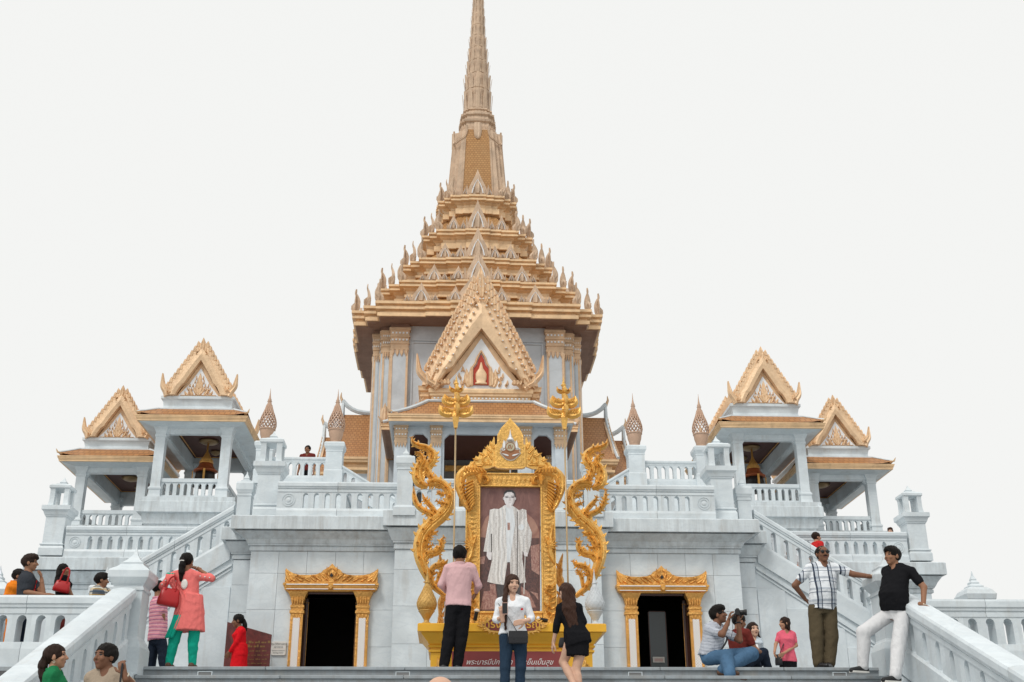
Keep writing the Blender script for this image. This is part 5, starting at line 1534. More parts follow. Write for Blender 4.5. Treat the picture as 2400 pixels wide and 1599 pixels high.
# ---- transept wings with concave ridges
for s in (-1, 1):
    for (x1, rz_, w, ze, lab) in ((5.62, 13.86, 3.1, 11.05, 0), (6.35, 12.85, 2.5, 10.6, 1)):
        mb = MB()
        n = 10
        xs = [3.6 + (x1 - 3.6) * i / n for i in range(n + 1)]
        def ridge(x):
            u = max(0, (x - 3.6) / (x1 - 3.6))
            return rz_ + .0 + .55 * u ** 5
        for f in (-1, 1):
            rings = []
            for x in xs:
                sag = []
                for j in range(7):
                    v = j / 6
                    y = f * w * v
                    zr = rz_ - .05
                    z = zr + (ze - zr) * (v ** .92) - .20 * math.sin(math.pi * v) * .6
                    sag.append((s * x, y, z))
                rings.append(sag)
            V, Fc = [], []
            for r_ in rings: V += r_
            for i in range(n):
                for j in range(6):
                    Fc.append((i * 7 + j, i * 7 + j + 1, (i + 1) * 7 + j + 1, (i + 1) * 7 + j))
            mb.add(V, Fc)
        mb.build('wing_roof', M['tile'], T)
        mb = MB()
        mb.tube([(s * x, 0, ridge(x) + .02) for x in xs], .10, 6)
        for f in (-1, 1):
            mb.tube([(s * (x1 - .02), f * w * v, (rz_ - .05) + (ze - rz_ + .05) * (v ** .92) - .12 * math.sin(math.pi * v) + .05 + (.5 if v == 0 else .3 * max(0, .3 - v)) ) for v in (0, .05, .12, .25, .4, .55, .7, .85, 1.0)], .07, 6)
        mb.build('barge_ridge', M['marble'], T)
        mb = MB()
        mb.tube([(s * x1, 0, rz_ + .5), (s * (x1 + .10), 0, rz_ + .75), (s * (x1 + .08), 0, rz_ + .95 + (.0 if lab else .0))], [.07, .05, .012], 6)
        for f in (-1, 1):
            for i in range(14):
                v = (i + .5) / 14
                zz = (rz_ - .05) + (ze - rz_ + .05) * (v ** .92) - .12 * math.sin(math.pi * v)
                mb.tube([(s * (x1 + .02), f * w * v, zz + .08), (s * (x1 + .03), f * (w * v + .02), zz + .26)], [.05, .006], 4)
        tag(mb.build('roof_finial', M['goldT'], T), kind='stuff')
        mb = MB()
        xa, xb = sorted((s * 3.4, s * (x1 - .05)))
        mb.mould(xa, xb, -w, w, [(-.3, ze - 3.5), (-.3, ze - .55), (-.1, ze - .50), (-.1, ze - .40), (-.2, ze - .38), (-.2, ze - .25), (.0, ze - .20), (.0, ze - .12), (.05, ze - .10), (.05, ze - .01)])
        mb.build('wing_cornice', M['goldC'], T)
        mb = MB(); mb.box(min(xa, xb) + .35, max(xa, xb) - .35, -w + .28, w - .28, 3, ze - .6); mb.build('wing_wall', M['wallT'], T)
        mb = MB(); mb.prism([(-w + .1, ze - .02), (w - .1, ze - .02), (0, rz_ - .1)], -.05, .05)
        mb.build('wing_gable', M['goldT'], T, (s * (x1 - .1), 0, 0), (0, 0, R(90)))

# ---- porch
PY = -23.6                      # temple origin is at y = 23.6
def P(y): return y + PY
mb = MB(); mb.box(-3.0, 3.0, P(13.2), P(20), 3.2, 6.9); mb.build('porch_floor', M['marble'], T)
cols = [(-2.64, .40), (-1.48, .34), (1.48, .34), (2.64, .40)]
for (x, w) in cols:
    for yy in (13.42, 16.6):
        if yy > 15 and abs(x) < 2: continue
        mb = MB(); mb.box(-w / 2, w / 2, -.05, .32, 6.8, 9.417)
        o = mb.build('porch_column', M['wallT'], T, (x, P(yy), 0))
        mb = MB()
        mb.mould(-w / 2, w / 2, -.05, .32, [(.002, 9.418), (.012, 9.427), (.012, 9.496), (.0, 9.506), (.0, 9.594), (.02, 9.604), (.02, 9.633), (.005, 9.643), (.01, 9.771), (.035, 9.781), (.035, 9.820), (.015, 9.830), (.02, 9.967), (.05, 9.987), (.05, 10.085)])
        for i in range(4): leaf(mb, -w / 2 + w * (i + .5) / 4, 9.432, -math.pi / 2, .17, w * .11, 0, .03, -.06)
        c = mb.build('capital', M['goldT'], o)
        mb = MB()
        for z in (9.707, 9.899):
            for i in range(4):
                xx = -w / 2 + w * (i + .5) / 4
                mb.box(xx - w * .06, xx + w * .06, -.085, -.05, z - .022, z + .022)
        mb.build('white_mosaic', M['mwhite'], c)
        mb = MB(); mb.box(-w / 2 - .02, w / 2 + .02, -.07, .32, 10.087, 10.282); mb.build('capital_block', M['soffit'], o)
# openings: lintels with chamfered corners, sills, dark hall behind
for (x0, x1) in ((-2.44, -1.65), (-1.31, 1.31), (1.65, 2.44)):
    ch = .16
    w = .10
    # frame polygon pieces
    mb = MB()
    yy0, yy1 = P(13.47), P(13.60)
    mb.box(x0, x1, yy0, yy1, 9.771, 10.282)
    mb.box(x0, x0 + w, yy0, yy1, 6.8, 9.771); mb.box(x1 - w, x1, yy0, yy1, 6.8, 9.771)
    for q, xx in ((1, x0 + w), (-1, x1 - w)):
        mb.prism([(xx, 9.771), (xx, 9.771 - ch), (xx + q * ch, 9.771)] if q > 0 else [(xx, 9.771), (xx - ch, 9.771), (xx, 9.771 - ch)], yy0, yy1)
    mb.build('opening_frame', M['wallT'], T)
mb = MB()
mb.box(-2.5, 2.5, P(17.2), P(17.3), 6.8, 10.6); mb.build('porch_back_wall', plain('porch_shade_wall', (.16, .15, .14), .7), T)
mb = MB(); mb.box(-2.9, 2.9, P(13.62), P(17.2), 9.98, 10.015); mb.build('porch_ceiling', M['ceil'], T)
mb = MB()
mb.box(-1.2, 1.2, P(17.12), P(17.19), 9.55, 9.75)
for q in (-1, 1):
    mb.blade(spl([(q * 1.15, 7.0), (q * .95, 7.7), (q * .6, 8.4), (q * .25, 9.0), (0, 9.6)], 4), [.16] * 17, .1, P(17.15))
mb.build('inner_doorway', M['goldD'], T)
mb = MB(); mb.box(-.85, .85, P(17.16), P(17.19), 6.9, 8.6); mb.build('inner_door', M['wood'], T)
# entablature, eaves and tiled skirt of the porch (two steps)
for (hw_, yf, yb, ze, nm) in ((3.08, 12.9, 16.8, 10.02, 'front'), (3.44, 15.0, 18.5, 10.40, 'rear')):
    h2 = .34 if nm == 'front' else .30
    mb = MB(); mb.box(-hw_ + .45, hw_ - .45, P(yf + .50), P(yf + .78), ze + .02, ze + .40); mb.build('entablature', M['wallT'], T)
    mb = MB(); mb.mould(-hw_ + .05, hw_ - .05, P(yf + .05), P(yb), [(-.45, ze + .06), (-.06, ze - .03), (.0, ze + .0)]); mb.build('eave_soffit', M['soffit'] if nm == 'rear' else M['wallT'], T)
    mb = MB(); mb.mould(-hw_ + .04, hw_ - .04, P(yf + .04), P(yb), [(-.06, ze + .001), (.0, ze + .005), (.0, ze + .08), (-.02, ze + .09), (-.02, ze + .12), (.02, ze + .13), (.02, ze + .19), (.04, ze + .20), (.04, ze + h2 - .09)]); mb.build('fascia', M['goldC'], T)
    # concave tiled skirt
    zt = ze + h2 - .09
    top = 11.03 if nm == 'front' else 11.35
    yt = (13.9 if nm == 'front' else 15.6)
    xt = (1.80 if nm == 'front' else 2.15)
    rings = []
    for v in (0, .25, .5, .75, 1.0):
        k = v
        zz = zt + (top - zt) * (v ** 1.35)
        rings.append([(-hw_ + (hw_ - xt) * k, P(yf + (yt - yf) * k), zz), (hw_ - (hw_ - xt) * k, P(yf + (yt - yf) * k), zz), (hw_ - (hw_ - xt) * k, P(yb + 1), zz), (-hw_ + (hw_ - xt) * k, P(yb + 1), zz)])
    mb = MB(); mb.loft(rings); mb.build('tiled_skirt', M['tile'], T)
    mb = MB()
    for q in (-1, 1):
        mb.tube([(q * (hw_ - (hw_ - xt) * v), P(yf + (yt - yf) * v), zt + (top - zt) * (v ** 1.35) + .05) for v in (.06, .25, .5, .75, 1.0)], .065, 6)
    mb.tube([(-xt, P(yt), top + .05), (xt, P(yt), top + .05)], .05, 6)
    mb.build('hip_ridge', M['marble'], T)
    for q in (-1, 1):
        mb = MB()
        mb.tube([(q * (hw_ - .30), P(yf + .22), zt + .06), (q * (hw_ - .05), P(yf + .04), zt + .10), (q * (hw_ + .08), P(yf - .05), zt + .26)], [.07, .06, .01], 6)
        if nm == 'rear':
            leaf(mb, q * (hw_ - .10), zt, math.pi / 2 + q * -.0, .80, .13, q * .2, .08, P(yf + .1))
        mb.build('corner_horn', M['goldT'], T)
# gable stage: gilded box cornices, two nested gables
mb = MB(); mb.mould(-1.66, 1.66, P(13.95), P(19), [(-.05, 10.9), (-.02, 11.03), (0, 11.05), (.05, 11.08), (.05, 11.13), (.02, 11.14), (.02, 11.24), (.08, 11.26), (.08, 11.34), (.12, 11.36), (.12, 11.46), (.10, 11.52)]); g1 = mb.build('gable_base', M['goldC'], T)
mb = MB()
for i in range(26): mb.box(-1.6 + i * .125, -1.6 + i * .125 + .06, P(13.905), P(13.94), 11.165, 11.215)
mb.build('white_mosaic', M['mwhite'], g1)
mb = MB(); mb.mould(-2.06, 2.06, P(15.25), P(19), [(-.05, 11.3), (0, 11.62), (.05, 11.70), (.05, 11.76), (.02, 11.78), (.02, 11.86), (.10, 11.90), (.10, 12.0), (.12, 12.07)]); mb.build('gable_base', M['goldC'], T)
gty = gable(T, 0, P(13.86), 11.52, 1.80, 4.18, 1.34, 1.88, 2.14, 13, .30, 0, True, True, .16, 1, .12)
gable(T, 0, P(15.20), 12.07, 2.20, 4.60, 1.5, 2.1, 2.5, 15, .30, 0, True, True, .16, 1, .26)
# roof bodies behind the gables
for (hw_, zb, h, y0, y1) in ((1.62, 11.5, 3.85, 14.12, 17), (1.98, 12.0, 4.2, 15.46, 20.0)):
    mb = MB()
    pts = [(-hw_, zb), (hw_, zb), (hw_ * .45, zb + h * .55), (0, zb + h), (-hw_ * .45, zb + h * .55)]
    mb.prism(pts, P(y0), P(y1)); mb.build('porch_roof', M['tile'], T)
for q in (-1, 1):   # flame slopes at the foot of the gables
    mb = MB()
    mb.blade(spl([(q * 1.95, 11.35), (q * 2.25, 11.12), (q * 2.55, 10.9), (q * 2.85, 10.72)], 5), [.16 - .006 * i for i in range(16)], .12, P(15.1))
    for i in range(7): leaf(mb, q * (2.0 + .12 * i), 11.40 - .09 * i, math.pi / 2, .22, .05, q * .4, .06, P(15.05))
    mb.build('flame_slope', M['goldT'], T)
# red niche in the middle of the front tympanum
mb = MB()
mb.prism([(-.26, 11.66), (.26, 11.66), (.26, 12.25), (.14, 12.42), (.10, 12.60), (0, 12.80), (-.10, 12.60), (-.14, 12.42), (-.26, 12.25)], P(13.86) + .02, P(13.86) + .05)
nic = mb.build('niche', M['red'], T)
mb = MB().mat(0, True)
mb.lathe([(.20, 0), (.21, .05), (.15, .08), (.19, .2), (.19, .38), (.15, .46), (.07, .58), (.02, .80)], 16, (0, P(13.86) + .0, 11.68), 1, .3)
mb.build('niche_figure', M['goldG'], nic)
mb = MB()
for q in (-1, 1):
    mb.blade([(q * .31, 11.62), (q * .31, 12.28), (q * .20, 12.45), (q * .14, 12.66), (0, 12.92)], [.045, .045, .04, .04, .03], .07, P(13.86) + .02)
    leaf(mb, q * .36, 11.65, math.pi / 2 - q * .1, .7, .08, q * .5, .05, P(13.86) + .03)
mb.build('niche_frame', M['goldG'], nic)
# ================================================================ people: smooth implicit bodies
def surf_net(prims, h, k=0.02, pad=0.03, disp=None, cut=None):
    """mesh of the smooth union of implicit shapes; prims = [(fn, lo, hi, k or None)]"""
    lo = np.min([p[1] for p in prims], axis=0) - pad
    hi = np.max([p[2] for p in prims], axis=0) + pad
    n = np.maximum(((hi - lo) / h).astype(int) + 2, 4)
    ax = [lo[i] + h * np.arange(n[i]) for i in range(3)]
    D = np.full(tuple(n), 1.0)
    for fn, a, b, kk in prims:
        kk = k if kk is None else kk
        m = pad + kk
        i0 = np.maximum(((a - m - lo) / h).astype(int), 0)
        i1 = np.minimum(((b + m - lo) / h).astype(int) + 2, n)
        X, Y, Z = np.meshgrid(ax[0][i0[0]:i1[0]], ax[1][i0[1]:i1[1]], ax[2][i0[2]:i1[2]], indexing='ij')
        d = fn(np.stack([X, Y, Z], -1))
        s = D[i0[0]:i1[0], i0[1]:i1[1], i0[2]:i1[2]]
        if kk > 0:
            hh = np.clip(.5 + .5 * (s - d) / kk, 0, 1)
            D[i0[0]:i1[0], i0[1]:i1[1], i0[2]:i1[2]] = s * (1 - hh) + d * hh - kk * hh * (1 - hh)
        else:
            D[i0[0]:i1[0], i0[1]:i1[1], i0[2]:i1[2]] = np.minimum(s, d)
    if disp is not None or cut is not None:
        X, Y, Z = np.meshgrid(*ax, indexing='ij')
        P = np.stack([X, Y, Z], -1)
        if disp is not None: D = D + disp(P)
        if cut is not None: D = np.maximum(D, cut(P))
    S = D < 0
    D = np.where(np.abs(D) < 1e-9, 1e-9, D)
    c = [(i, j, l) for i in (0, 1) for j in (0, 1) for l in (0, 1)]
    sh = tuple(np.array(S.shape) - 1)
    def sub(A, o): return A[o[0]:o[0] + sh[0], o[1]:o[1] + sh[1], o[2]:o[2] + sh[2]]
    cnt = sum(sub(S, o).astype(np.int8) for o in c)
    cells = np.argwhere((cnt > 0) & (cnt < 8))
    if len(cells) == 0: return np.zeros((0, 3)), np.zeros((0, 4), int)
    idx = np.full(sh, -1, int)
    idx[tuple(cells.T)] = np.arange(len(cells))
    acc = np.zeros((len(cells), 3)); num = np.zeros(len(cells))
    for a in c:
        for d in range(3):
            if a[d]: continue
            b = list(a); b[d] = 1
            va = D[tuple((cells + a).T)]; vb = D[tuple((cells + b).T)]
            m = (va < 0) != (vb < 0)
            t = np.where(m, va / np.where(m, va - vb, 1), 0)
            p = np.array(a, float)[None] + np.zeros((len(cells), 3)); p[:, d] = t
            acc[m] += p[m]; num[m] += 1
    V = lo + h * (cells + acc / num[:, None])
    Q = []
    for d in range(3):
        e = [0, 0, 0]; e[d] = 1
        a, b = (d + 1) % 3, (d + 2) % 3
        A0 = S[tuple(slice(0, S.shape[i] - (1 if i == d else 0)) for i in range(3))]
        A1 = S[tuple(slice(1 if i == d else 0, S.shape[i]) for i in range(3))]
        E = np.argwhere(A0 != A1)
        ok = (E[:, a] > 0) & (E[:, b] > 0) & (E[:, a] < sh[a]) & (E[:, b] < sh[b])
        E = E[ok]
        fl = A0[tuple(E.T)]
        ea = np.zeros(3, int); ea[a] = 1
        eb = np.zeros(3, int); eb[b] = 1
        q = np.stack([idx[tuple(E.T)], idx[tuple((E - ea).T)], idx[tuple((E - ea - eb).T)], idx[tuple((E - eb).T)]], 1)
        q[~fl] = q[~fl][:, ::-1]
        Q.append(q)
    Q = np.concatenate(Q)
    Q = Q[(Q >= 0).all(1)]
    # one relaxation step
    nb = np.zeros_like(V); w = np.zeros(len(V))
    for i in range(4):
        np.add.at(nb, Q[:, i], V[Q[:, (i + 1) % 4]]); np.add.at(w, Q[:, i], 1)
        np.add.at(nb, Q[:, i], V[Q[:, (i + 3) % 4]]); np.add.at(w, Q[:, i], 1)
    V = V * .6 + .4 * nb / np.maximum(w, 1)[:, None]
    return V, Q
def np_mesh(name, parts, mats, paint=None):
    """join (V,Q) parts into one mesh; paint(centres) -> material index"""
    vs_, qs, o = [], [], 0
    for V, Q in parts:
        vs_.append(V); qs.append(Q + o); o += len(V)
    V, Q = np.concatenate(vs_), np.concatenate(qs)
    me = bpy.data.meshes.new(name)
    me.from_pydata(V.tolist(), [], Q.tolist())
    for m in mats: me.materials.append(m)
    me.polygons.foreach_set('use_smooth', [True] * len(Q))
    if paint is not None:
        me.polygons.foreach_set('material_index', paint(V[Q].mean(1)).astype(int))
    me.update()
    return me
v3 = lambda *a: np.array(a, float)
def cone(a, b, ra, rb, k=None):
    a, b = np.array(a, float), np.array(b, float)
    ba = b - a; L2 = max(float(ba @ ba), 1e-9); R_ = max(ra, rb)
    def fn(P):
        q = P - a
        t = np.clip((q @ ba) / L2, 0, 1)
        return np.linalg.norm(q - t[..., None] * ba, axis=-1) - (ra + (rb - ra) * t)
    return (fn, np.minimum(a, b) - R_, np.maximum(a, b) + R_, k)
def ell(c, r, F=None, k=None):
    c, r = np.array(c, float), np.array(r, float)
    R_ = float(r.max())
    def fn(P):
        q = P - c
        if F is not None: q = q @ F.T
        k0 = np.linalg.norm(q / r, axis=-1); k1 = np.linalg.norm(q / (r * r), axis=-1)
        return k0 * (k0 - 1) / np.maximum(k1, 1e-9)
    return (fn, c - R_, c + R_, k)
def stack(o, F, L, rows, off=0.0, k=None):
    """elliptical sections along a frame: rows = [(t, cy, rx, ry)], t along axis in units of L"""
    T_ = np.array([r[0] for r in rows]); CY_ = np.array([r[1] for r in rows]); RX = np.array([r[2] for r in rows]) + off; RY = np.array([r[3] for r in rows]) + off
    o = np.array(o, float)
    def fn(P):
        q = (P - o) @ F.T
        t = q[..., 2] / L
        rx, ry, cy = np.interp(t, T_, RX), np.interp(t, T_, RY), np.interp(t, T_, CY_)
        x, y = q[..., 0], q[..., 1] - cy
        k0 = np.sqrt((x / rx) ** 2 + (y / ry) ** 2); k1 = np.sqrt((x / rx ** 2) ** 2 + (y / ry ** 2) ** 2)
        d = np.where(k0 > .2, k0 * (k0 - 1) / np.maximum(k1, 1e-9), -np.minimum(rx, ry))
        return np.maximum(d, np.maximum((T_[0] - t) * L, (t - T_[-1]) * L))
    e = o + F[2] * L * T_[0], o + F[2] * L * T_[-1]
    m = max(RX.max(), RY.max() + abs(CY_).max())
    return (fn, np.minimum(*e) - m, np.maximum(*e) + m, k)
def frame(z, x):
    z = z / np.linalg.norm(z); x = x - z * (x @ z); x = x / np.linalg.norm(x)
    return np.stack([x, np.cross(z, x), z])
def rotm(yaw, pitch=0, roll=0):
    """head frame rows from yaw (left +), pitch (up +), roll"""
    m = Matrix.Rotation(yaw, 3, 'Z') @ Matrix.Rotation(pitch, 3, 'X') @ Matrix.Rotation(roll, 3, 'Y')
    return np.array(m).T
SKIN = {}
for nm, c in (('tan', (.44, .235, .15)), ('brown', (.29, .145, .085)), ('dark', (.20, .095, .056)), ('fair', (.60, .37, .265))):
    SKIN[nm] = plain('skin_' + nm, c, .55, 0, .10, 20, .05, .22)
HAIRM = {'black': plain('hair_black', (.010, .008, .007), .55, 0, .4, 60, .6, .12), 'brown': plain('hair_brown', (.045, .018, .010), .5, 0, .5, 60, .6, .2), 'dkbrown': plain('hair_dark_brown', (.026, .013, .009), .55, 0, .4, 60, .6, .15), 'grey': plain('hair_grey', (.12, .11, .10), .5)}
M['eye'] = plain('eye_dark', (.012, .010, .010), .25)
M['lip'] = plain('lip', (.22, .07, .055), .45)
def cloth(name, col, var=.12, rough=.8, bump=.35):
    t = NT(name)
    p = t.obj()
    n = t.noise(p, 5.0, 5, .6)
    k = t.mix(n, c4([x * (1 - var) for x in col]), c4([min(1, x * (1 + var)) for x in col]))
    t.bump(t.noise(t.mapping(p, (1.6, 1.6, .8)), 9.0, 4, .55, 1.2), bump, .05)
    return t.fin(k, .92, 0, .06)
def lines(name, base, sets, rough=.8, bump=.35):
    """woven or printed stripes: sets = [(axis, period, width, offset, colour, strength)] in metres"""
    t = NT(name)
    p = t.obj()
    s = t.n('ShaderNodeSeparateXYZ'); t.l(p, s.inputs[0])
    wob = t.math('MULTIPLY', t.math('SUBTRACT', t.noise(p, 4.0, 2), .5), .03)
    col = c4(base)
    for ax, per, w, off, c, st in sets:
        co = s.outputs[ax]
        u = t.math('FRACT', t.math('DIVIDE', t.math('ADD', t.math('ADD', co, wob), off + 10 * per), per))
        f = t.math('MULTIPLY', t.math('LESS_THAN', u, w / per), st)
        col = t.mix(f, col, c4(c))
    t.bump(t.noise(t.mapping(p, (1.6, 1.6, .8)), 9.0, 4, .55, 1.2), bump, .05)
    return t.fin(col, .92, 0, .06)
W = dict(
    pink=cloth('cotton_pale_pink', (.66, .42, .43)), black=cloth('cloth_black', (.012, .012, .014)), white=cloth('blouse_white', (.78, .80, .83), .04), jeans=cloth('denim_dark', (.025, .045, .075), .35), jeansb=cloth('denim_blue', (.075, .15, .25), .35),
    coral=cloth('coral_kurta', (.80, .19, .175), .08), teal=cloth('teal_green_cotton', (.012, .36, .25), .12), redd=cloth('red_dress', (.62, .012, .018), .1), green=cloth('green_kurta', (.02, .19, .075), .25), khaki=cloth('khaki_shirt', (.36, .29, .22), .12),
    olive=cloth('olive_trousers', (.10, .078, .048), .15), offw=cloth('white_trousers', (.66, .66, .67), .05), char=cloth('charcoal_tee', (.045, .05, .06), .2), polo=cloth('pink_polo', (.72, .13, .19), .08), orange=cloth('orange_robe', (.78, .22, .02), .12), redm=cloth('red_shirt', (.55, .03, .03)), maroon=cloth('maroon_cloth', (.16, .03, .025)),
    navy=cloth('navy_trousers', (.02, .028, .045), .2), pale=cloth('pale_blue_top', (.55, .62, .68), .06), leather=plain('red_leather', (.42, .012, .014), .35, 0, .15, 6, .2), bag=plain('black_leather', (.014, .014, .017), .38, 0, .2, 10, .3),
    shoe=plain('black_shoe_leather', (.012, .011, .012), .3), sneak=plain('sneaker_black', (.014, .014, .015), .6), sandal=plain('sandal_brown', (.10, .05, .03), .6), greenk=None)
W['plaid'] = lines('plaid_white_blue', (.74, .77, .80), [(0, .20, .045, .155, (.10, .16, .24), .35), (2, .16, .03, .02, (.14, .19, .27), .45), (0, .20, .022, .11, (.010, .02, .045), .95), (0, .20, .012, .16, (.010, .02, .045), .9), (2, .16, .010, .06, (.05, .08, .14), .8)])
W['strp'] = lines('pinstripe_white_navy', (.62, .65, .70), [(2, .020, .008, 0, (.03, .05, .11), .8)], .8, .45)
W['pstr'] = lines('pink_stripes', (.72, .30, .36), [(2, .055, .012, 0, (.20, .12, .25), .7), (2, .055, .008, .02, (.75, .6, .62), .7)])
W['kidp'] = lines('kid_plaid', (.62, .60, .52), [(0, .085, .028, 0, (.05, .07, .10), .85), (2, .085, .025, .02, (.06, .09, .13), .8), (2, .085, .012, .06, (.60, .36, .08), .8), (0, .085, .010, .05, (.55, .30, .05), .7)])
DEF = dict(pel=(0, 0, .53), neck=(0, -.008, .835), head=(0, .016, .925), shL=(-.107, -.005, .805), shR=(.107, -.005, .805), elL=(-.140, -.02, .635), elR=(.140, -.02, .635), wrL=(-.146, .035, .49), wrR=(.146, .035, .49),
           hipL=(-.052, 0, .515), hipR=(.052, 0, .515), knL=(-.058, .014, .285), knR=(.058, .014, .285), anL=(-.060, -.012, .045), anR=(.060, -.012, .045))
def person(label, loc, rz, H=1.7, pose=None, sex='m', skin='tan', fat=0.0, head=(0, 0, 0), hair='short', hairc='black', top='white', sleeve='short', hem=-.02, loose=.010, bottom='black', leg='long', legw=.012, shoes='shoe', skirt=None, headk=1.07, curl=.5, hands=True, hdL=None, hdR=None, extra=None, visible_legs=True, footL=0.0, footR=0.0, cat='person'):
    J = {k: np.array(v, float) for k, v in DEF.items()}
    if sex == 'f':
        for k in ('shL', 'shR'): J[k][0] *= .90
        for k in ('elL', 'elR', 'wrL', 'wrR'): J[k][0] *= .93
    for k, v in (pose or {}).items(): J[k] = np.array(v, float)
    for k in J: J[k] = J[k] * H
    r = thing('person', label, cat, loc, rz)
    TF = frame(J['neck'] - J['pel'], J['shR'] - J['shL'])
    L = float(np.linalg.norm(J['neck'] - J['pel']))
    fw = J['hipR'] - J['hipL']
    if sex == 'm':
        rows = [(-.20, 0, .070, .050), (-.06, -.004, .092, .066), (.10, fat * .35, .090 + fat * .3, .062 + fat * .5), (.34, fat * .6, .082 + fat * .5, .057 + fat), (.55, fat * .25, .090 + fat * .2, .062 + fat * .4), (.74, 0, .099, .064), (.90, -.006, .085, .052), (1.0, -.006, .046, .036)]
    else:
        rows = [(-.20, 0, .072, .052), (-.06, -.006, .097, .068), (.10, 0, .090 + fat * .3, .060 + fat * .4), (.36, 0, .069 + fat * .5, .049 + fat * .8), (.58, .006, .076 + fat * .3, .056 + fat * .4), (.72, .012, .084, .066), (.90, -.004, .074, .046), (1.0, -.006, .040, .033)]
    rows = [(a, b * H, c_ * H, d * H) for a, b, c_, d in rows]
    def tor(off=0.0, t0=-9, t1=9): 
        rr = [x for x in rows if t0 <= x[0] <= t1]
        return stack(J['pel'], TF, L, rr, off, .03)
    h_ = lambda x: x * H
    HF = rotm(*head)                     # rows: right, forward, up
    hc = J['head']
    hp = lambda x, y, z: hc + (HF[0] * x + HF[1] * y + HF[2] * z) * H * headk
    hs = H * headk
    # ---- body: one mesh
    B = [tor(-.004 * H)]
    B.append(cone(J['neck'] - TF[2] * .03 * H, hp(0, -.012, -.03), h_(.036 if sex == 'm' else .030), h_(.032 if sex == 'm' else .027), .015))
    for s_ in 'LR':
        B += [cone(J['neck'] + (J['sh' + s_] - J['neck']) * .3, J['sh' + s_], h_(.036), h_(.036), .03),
              cone(J['sh' + s_], J['el' + s_], h_(.034 if sex == 'm' else .029), h_(.025 if sex == 'm' else .021), .02),
              cone(J['el' + s_], J['wr' + s_], h_(.025 if sex == 'm' else .021), h_(.017 if sex == 'm' else .015), .012),
              cone(J['hip' + s_], J['kn' + s_], h_(.054), h_(.035), .03), cone(J['kn' + s_], J['an' + s_], h_(.034), h_(.021), .015),
              cone(J['kn' + s_] * .72 + J['an' + s_] * .28 - v3(0, .010, 0) * H, J['kn' + s_] * .5 + J['an' + s_] * .5 - v3(0, .008, 0) * H, h_(.033), h_(.028), .02)]
    feet = {}
    for s_, fa in (('L', footL), ('R', footR)):
        an = J['an' + s_]
        f = v3(-math.sin(fa), math.cos(fa), 0)
        feet[s_] = (an, f)
        B += [cone(an, an + (f * .02 - v3(0, 0, .022)) * H, h_(.022), h_(.020), .012), cone(an + (f * -.02 - v3(0, 0, .024)) * H, an + (f * .105 - v3(0, 0, .032)) * H, h_(.021), h_(.014), .012), cone(an + (f * .06 - v3(0, 0, .026)) * H, an + (f * .11 - v3(0, 0, .031)) * H, h_(.022), h_(.016), .01)]
    parts = [surf_net(B, .0115)]
    # head
    Hd = [ell(hp(0, -.008, .012), (h_(.0445) * headk, h_(.0545) * headk, h_(.0505) * headk), HF), ell(hp(0, .010, -.020), (.0365 * hs, .0405 * hs, .0470 * hs), HF, .02), ell(hp(0, .030, -.052), (.017 * hs, .015 * hs, .014 * hs), HF, .012),
          cone(hp(0, .048, .006), hp(0, .0585, -.014), .0045 * hs, .0085 * hs, .008), cone(hp(-.007, .049, -.016), hp(.007, .049, -.016), .006 * hs, .006 * hs, .006),
          ell(hp(0, .0465, -.033), (.014 * hs, .006 * hs, .0058 * hs), HF, .006), cone(hp(-.024, .038, .018), hp(.024, .038, .018), .008 * hs, .008 * hs, .01),
          cone(hp(0, -.012, -.03), J['neck'] - TF[2] * .01 * H, h_(.032 if sex == 'm' else .027), h_(.035 if sex == 'm' else .030), .012)]
    for q in (-1, 1):
        Hd += [ell(hp(q * .0455, -.006, -.006), (.007 * hs, .013 * hs, .019 * hs), HF, .004), ell(hp(q * .022, .036, -.016), (.015 * hs, .012 * hs, .013 * hs), HF, .012)]
    parts.append(surf_net(Hd, .0062 if headk * H < 3 else .008, .012))
    def lefthand(s_, hd):
        wr = J['wr' + s_]
        d = wr - J['el' + s_]; d = d / np.linalg.norm(d)
        if hd is not None:
            d = np.array(hd[0], float); d = d / np.linalg.norm(d)
        pn = np.array(hd[1], float) if hd is not None and len(hd) > 1 else (v3(1, 0, 0) if s_ == 'L' else v3(-1, 0, 0))   # palm normal
        pn = pn - d * (pn @ d); pn = pn / max(np.linalg.norm(pn), 1e-6)
        sd = np.cross(d, pn) * (1 if s_ == 'L' else -1)                    # towards the thumb
        cu = hd[2] if hd is not None and len(hd) > 2 else curl
        o = [cone(wr - d * .03 * H, wr + d * .012 * H, h_(.0165), h_(.015), .01)]
        for i, u in enumerate((-.015, -.005, .005, .015)):
            o.append(cone(wr + d * .010 * H + sd * u * .7 * H, wr + d * .050 * H + sd * u * H, h_(.0085), h_(.0078), .008))
            b = wr + d * .052 * H + sd * u * 1.05 * H
            l = (.034, .040, .043, .038)[i] * H
            for j in range(3):
                a_ = cu * (j + .6) * .75
                dd = d * math.cos(a_) + pn * math.sin(a_)
                e = b + dd * l * (.48, .30, .24)[j]
                o.append(cone(b, e, h_(.0060), h_(.0054), .002))
                b = e
        b = wr + d * .018 * H + sd * .014 * H
        dd = d * .62 + sd * .70 + pn * .28; dd = dd / np.linalg.norm(dd)
        m = b + dd * .030 * H
        o += [cone(b, m, h_(.0085), h_(.0068), .006), cone(m, m + (dd * .55 + d * .6 + pn * cu * .5) * .024 * H, h_(.0066), h_(.0056), .003)]
        return surf_net(o, .0052, .004)
    if hands:
        parts.append(lefthand('L', hdL)); parts.append(lefthand('R', hdR))
    e_l = [hp(q * .0185, .0445, .005) for q in (-1, 1)]; b_l = [hp(q * .0185, .0465, .0165) for q in (-1, 1)]; lp = hp(0, .050, -.0335)
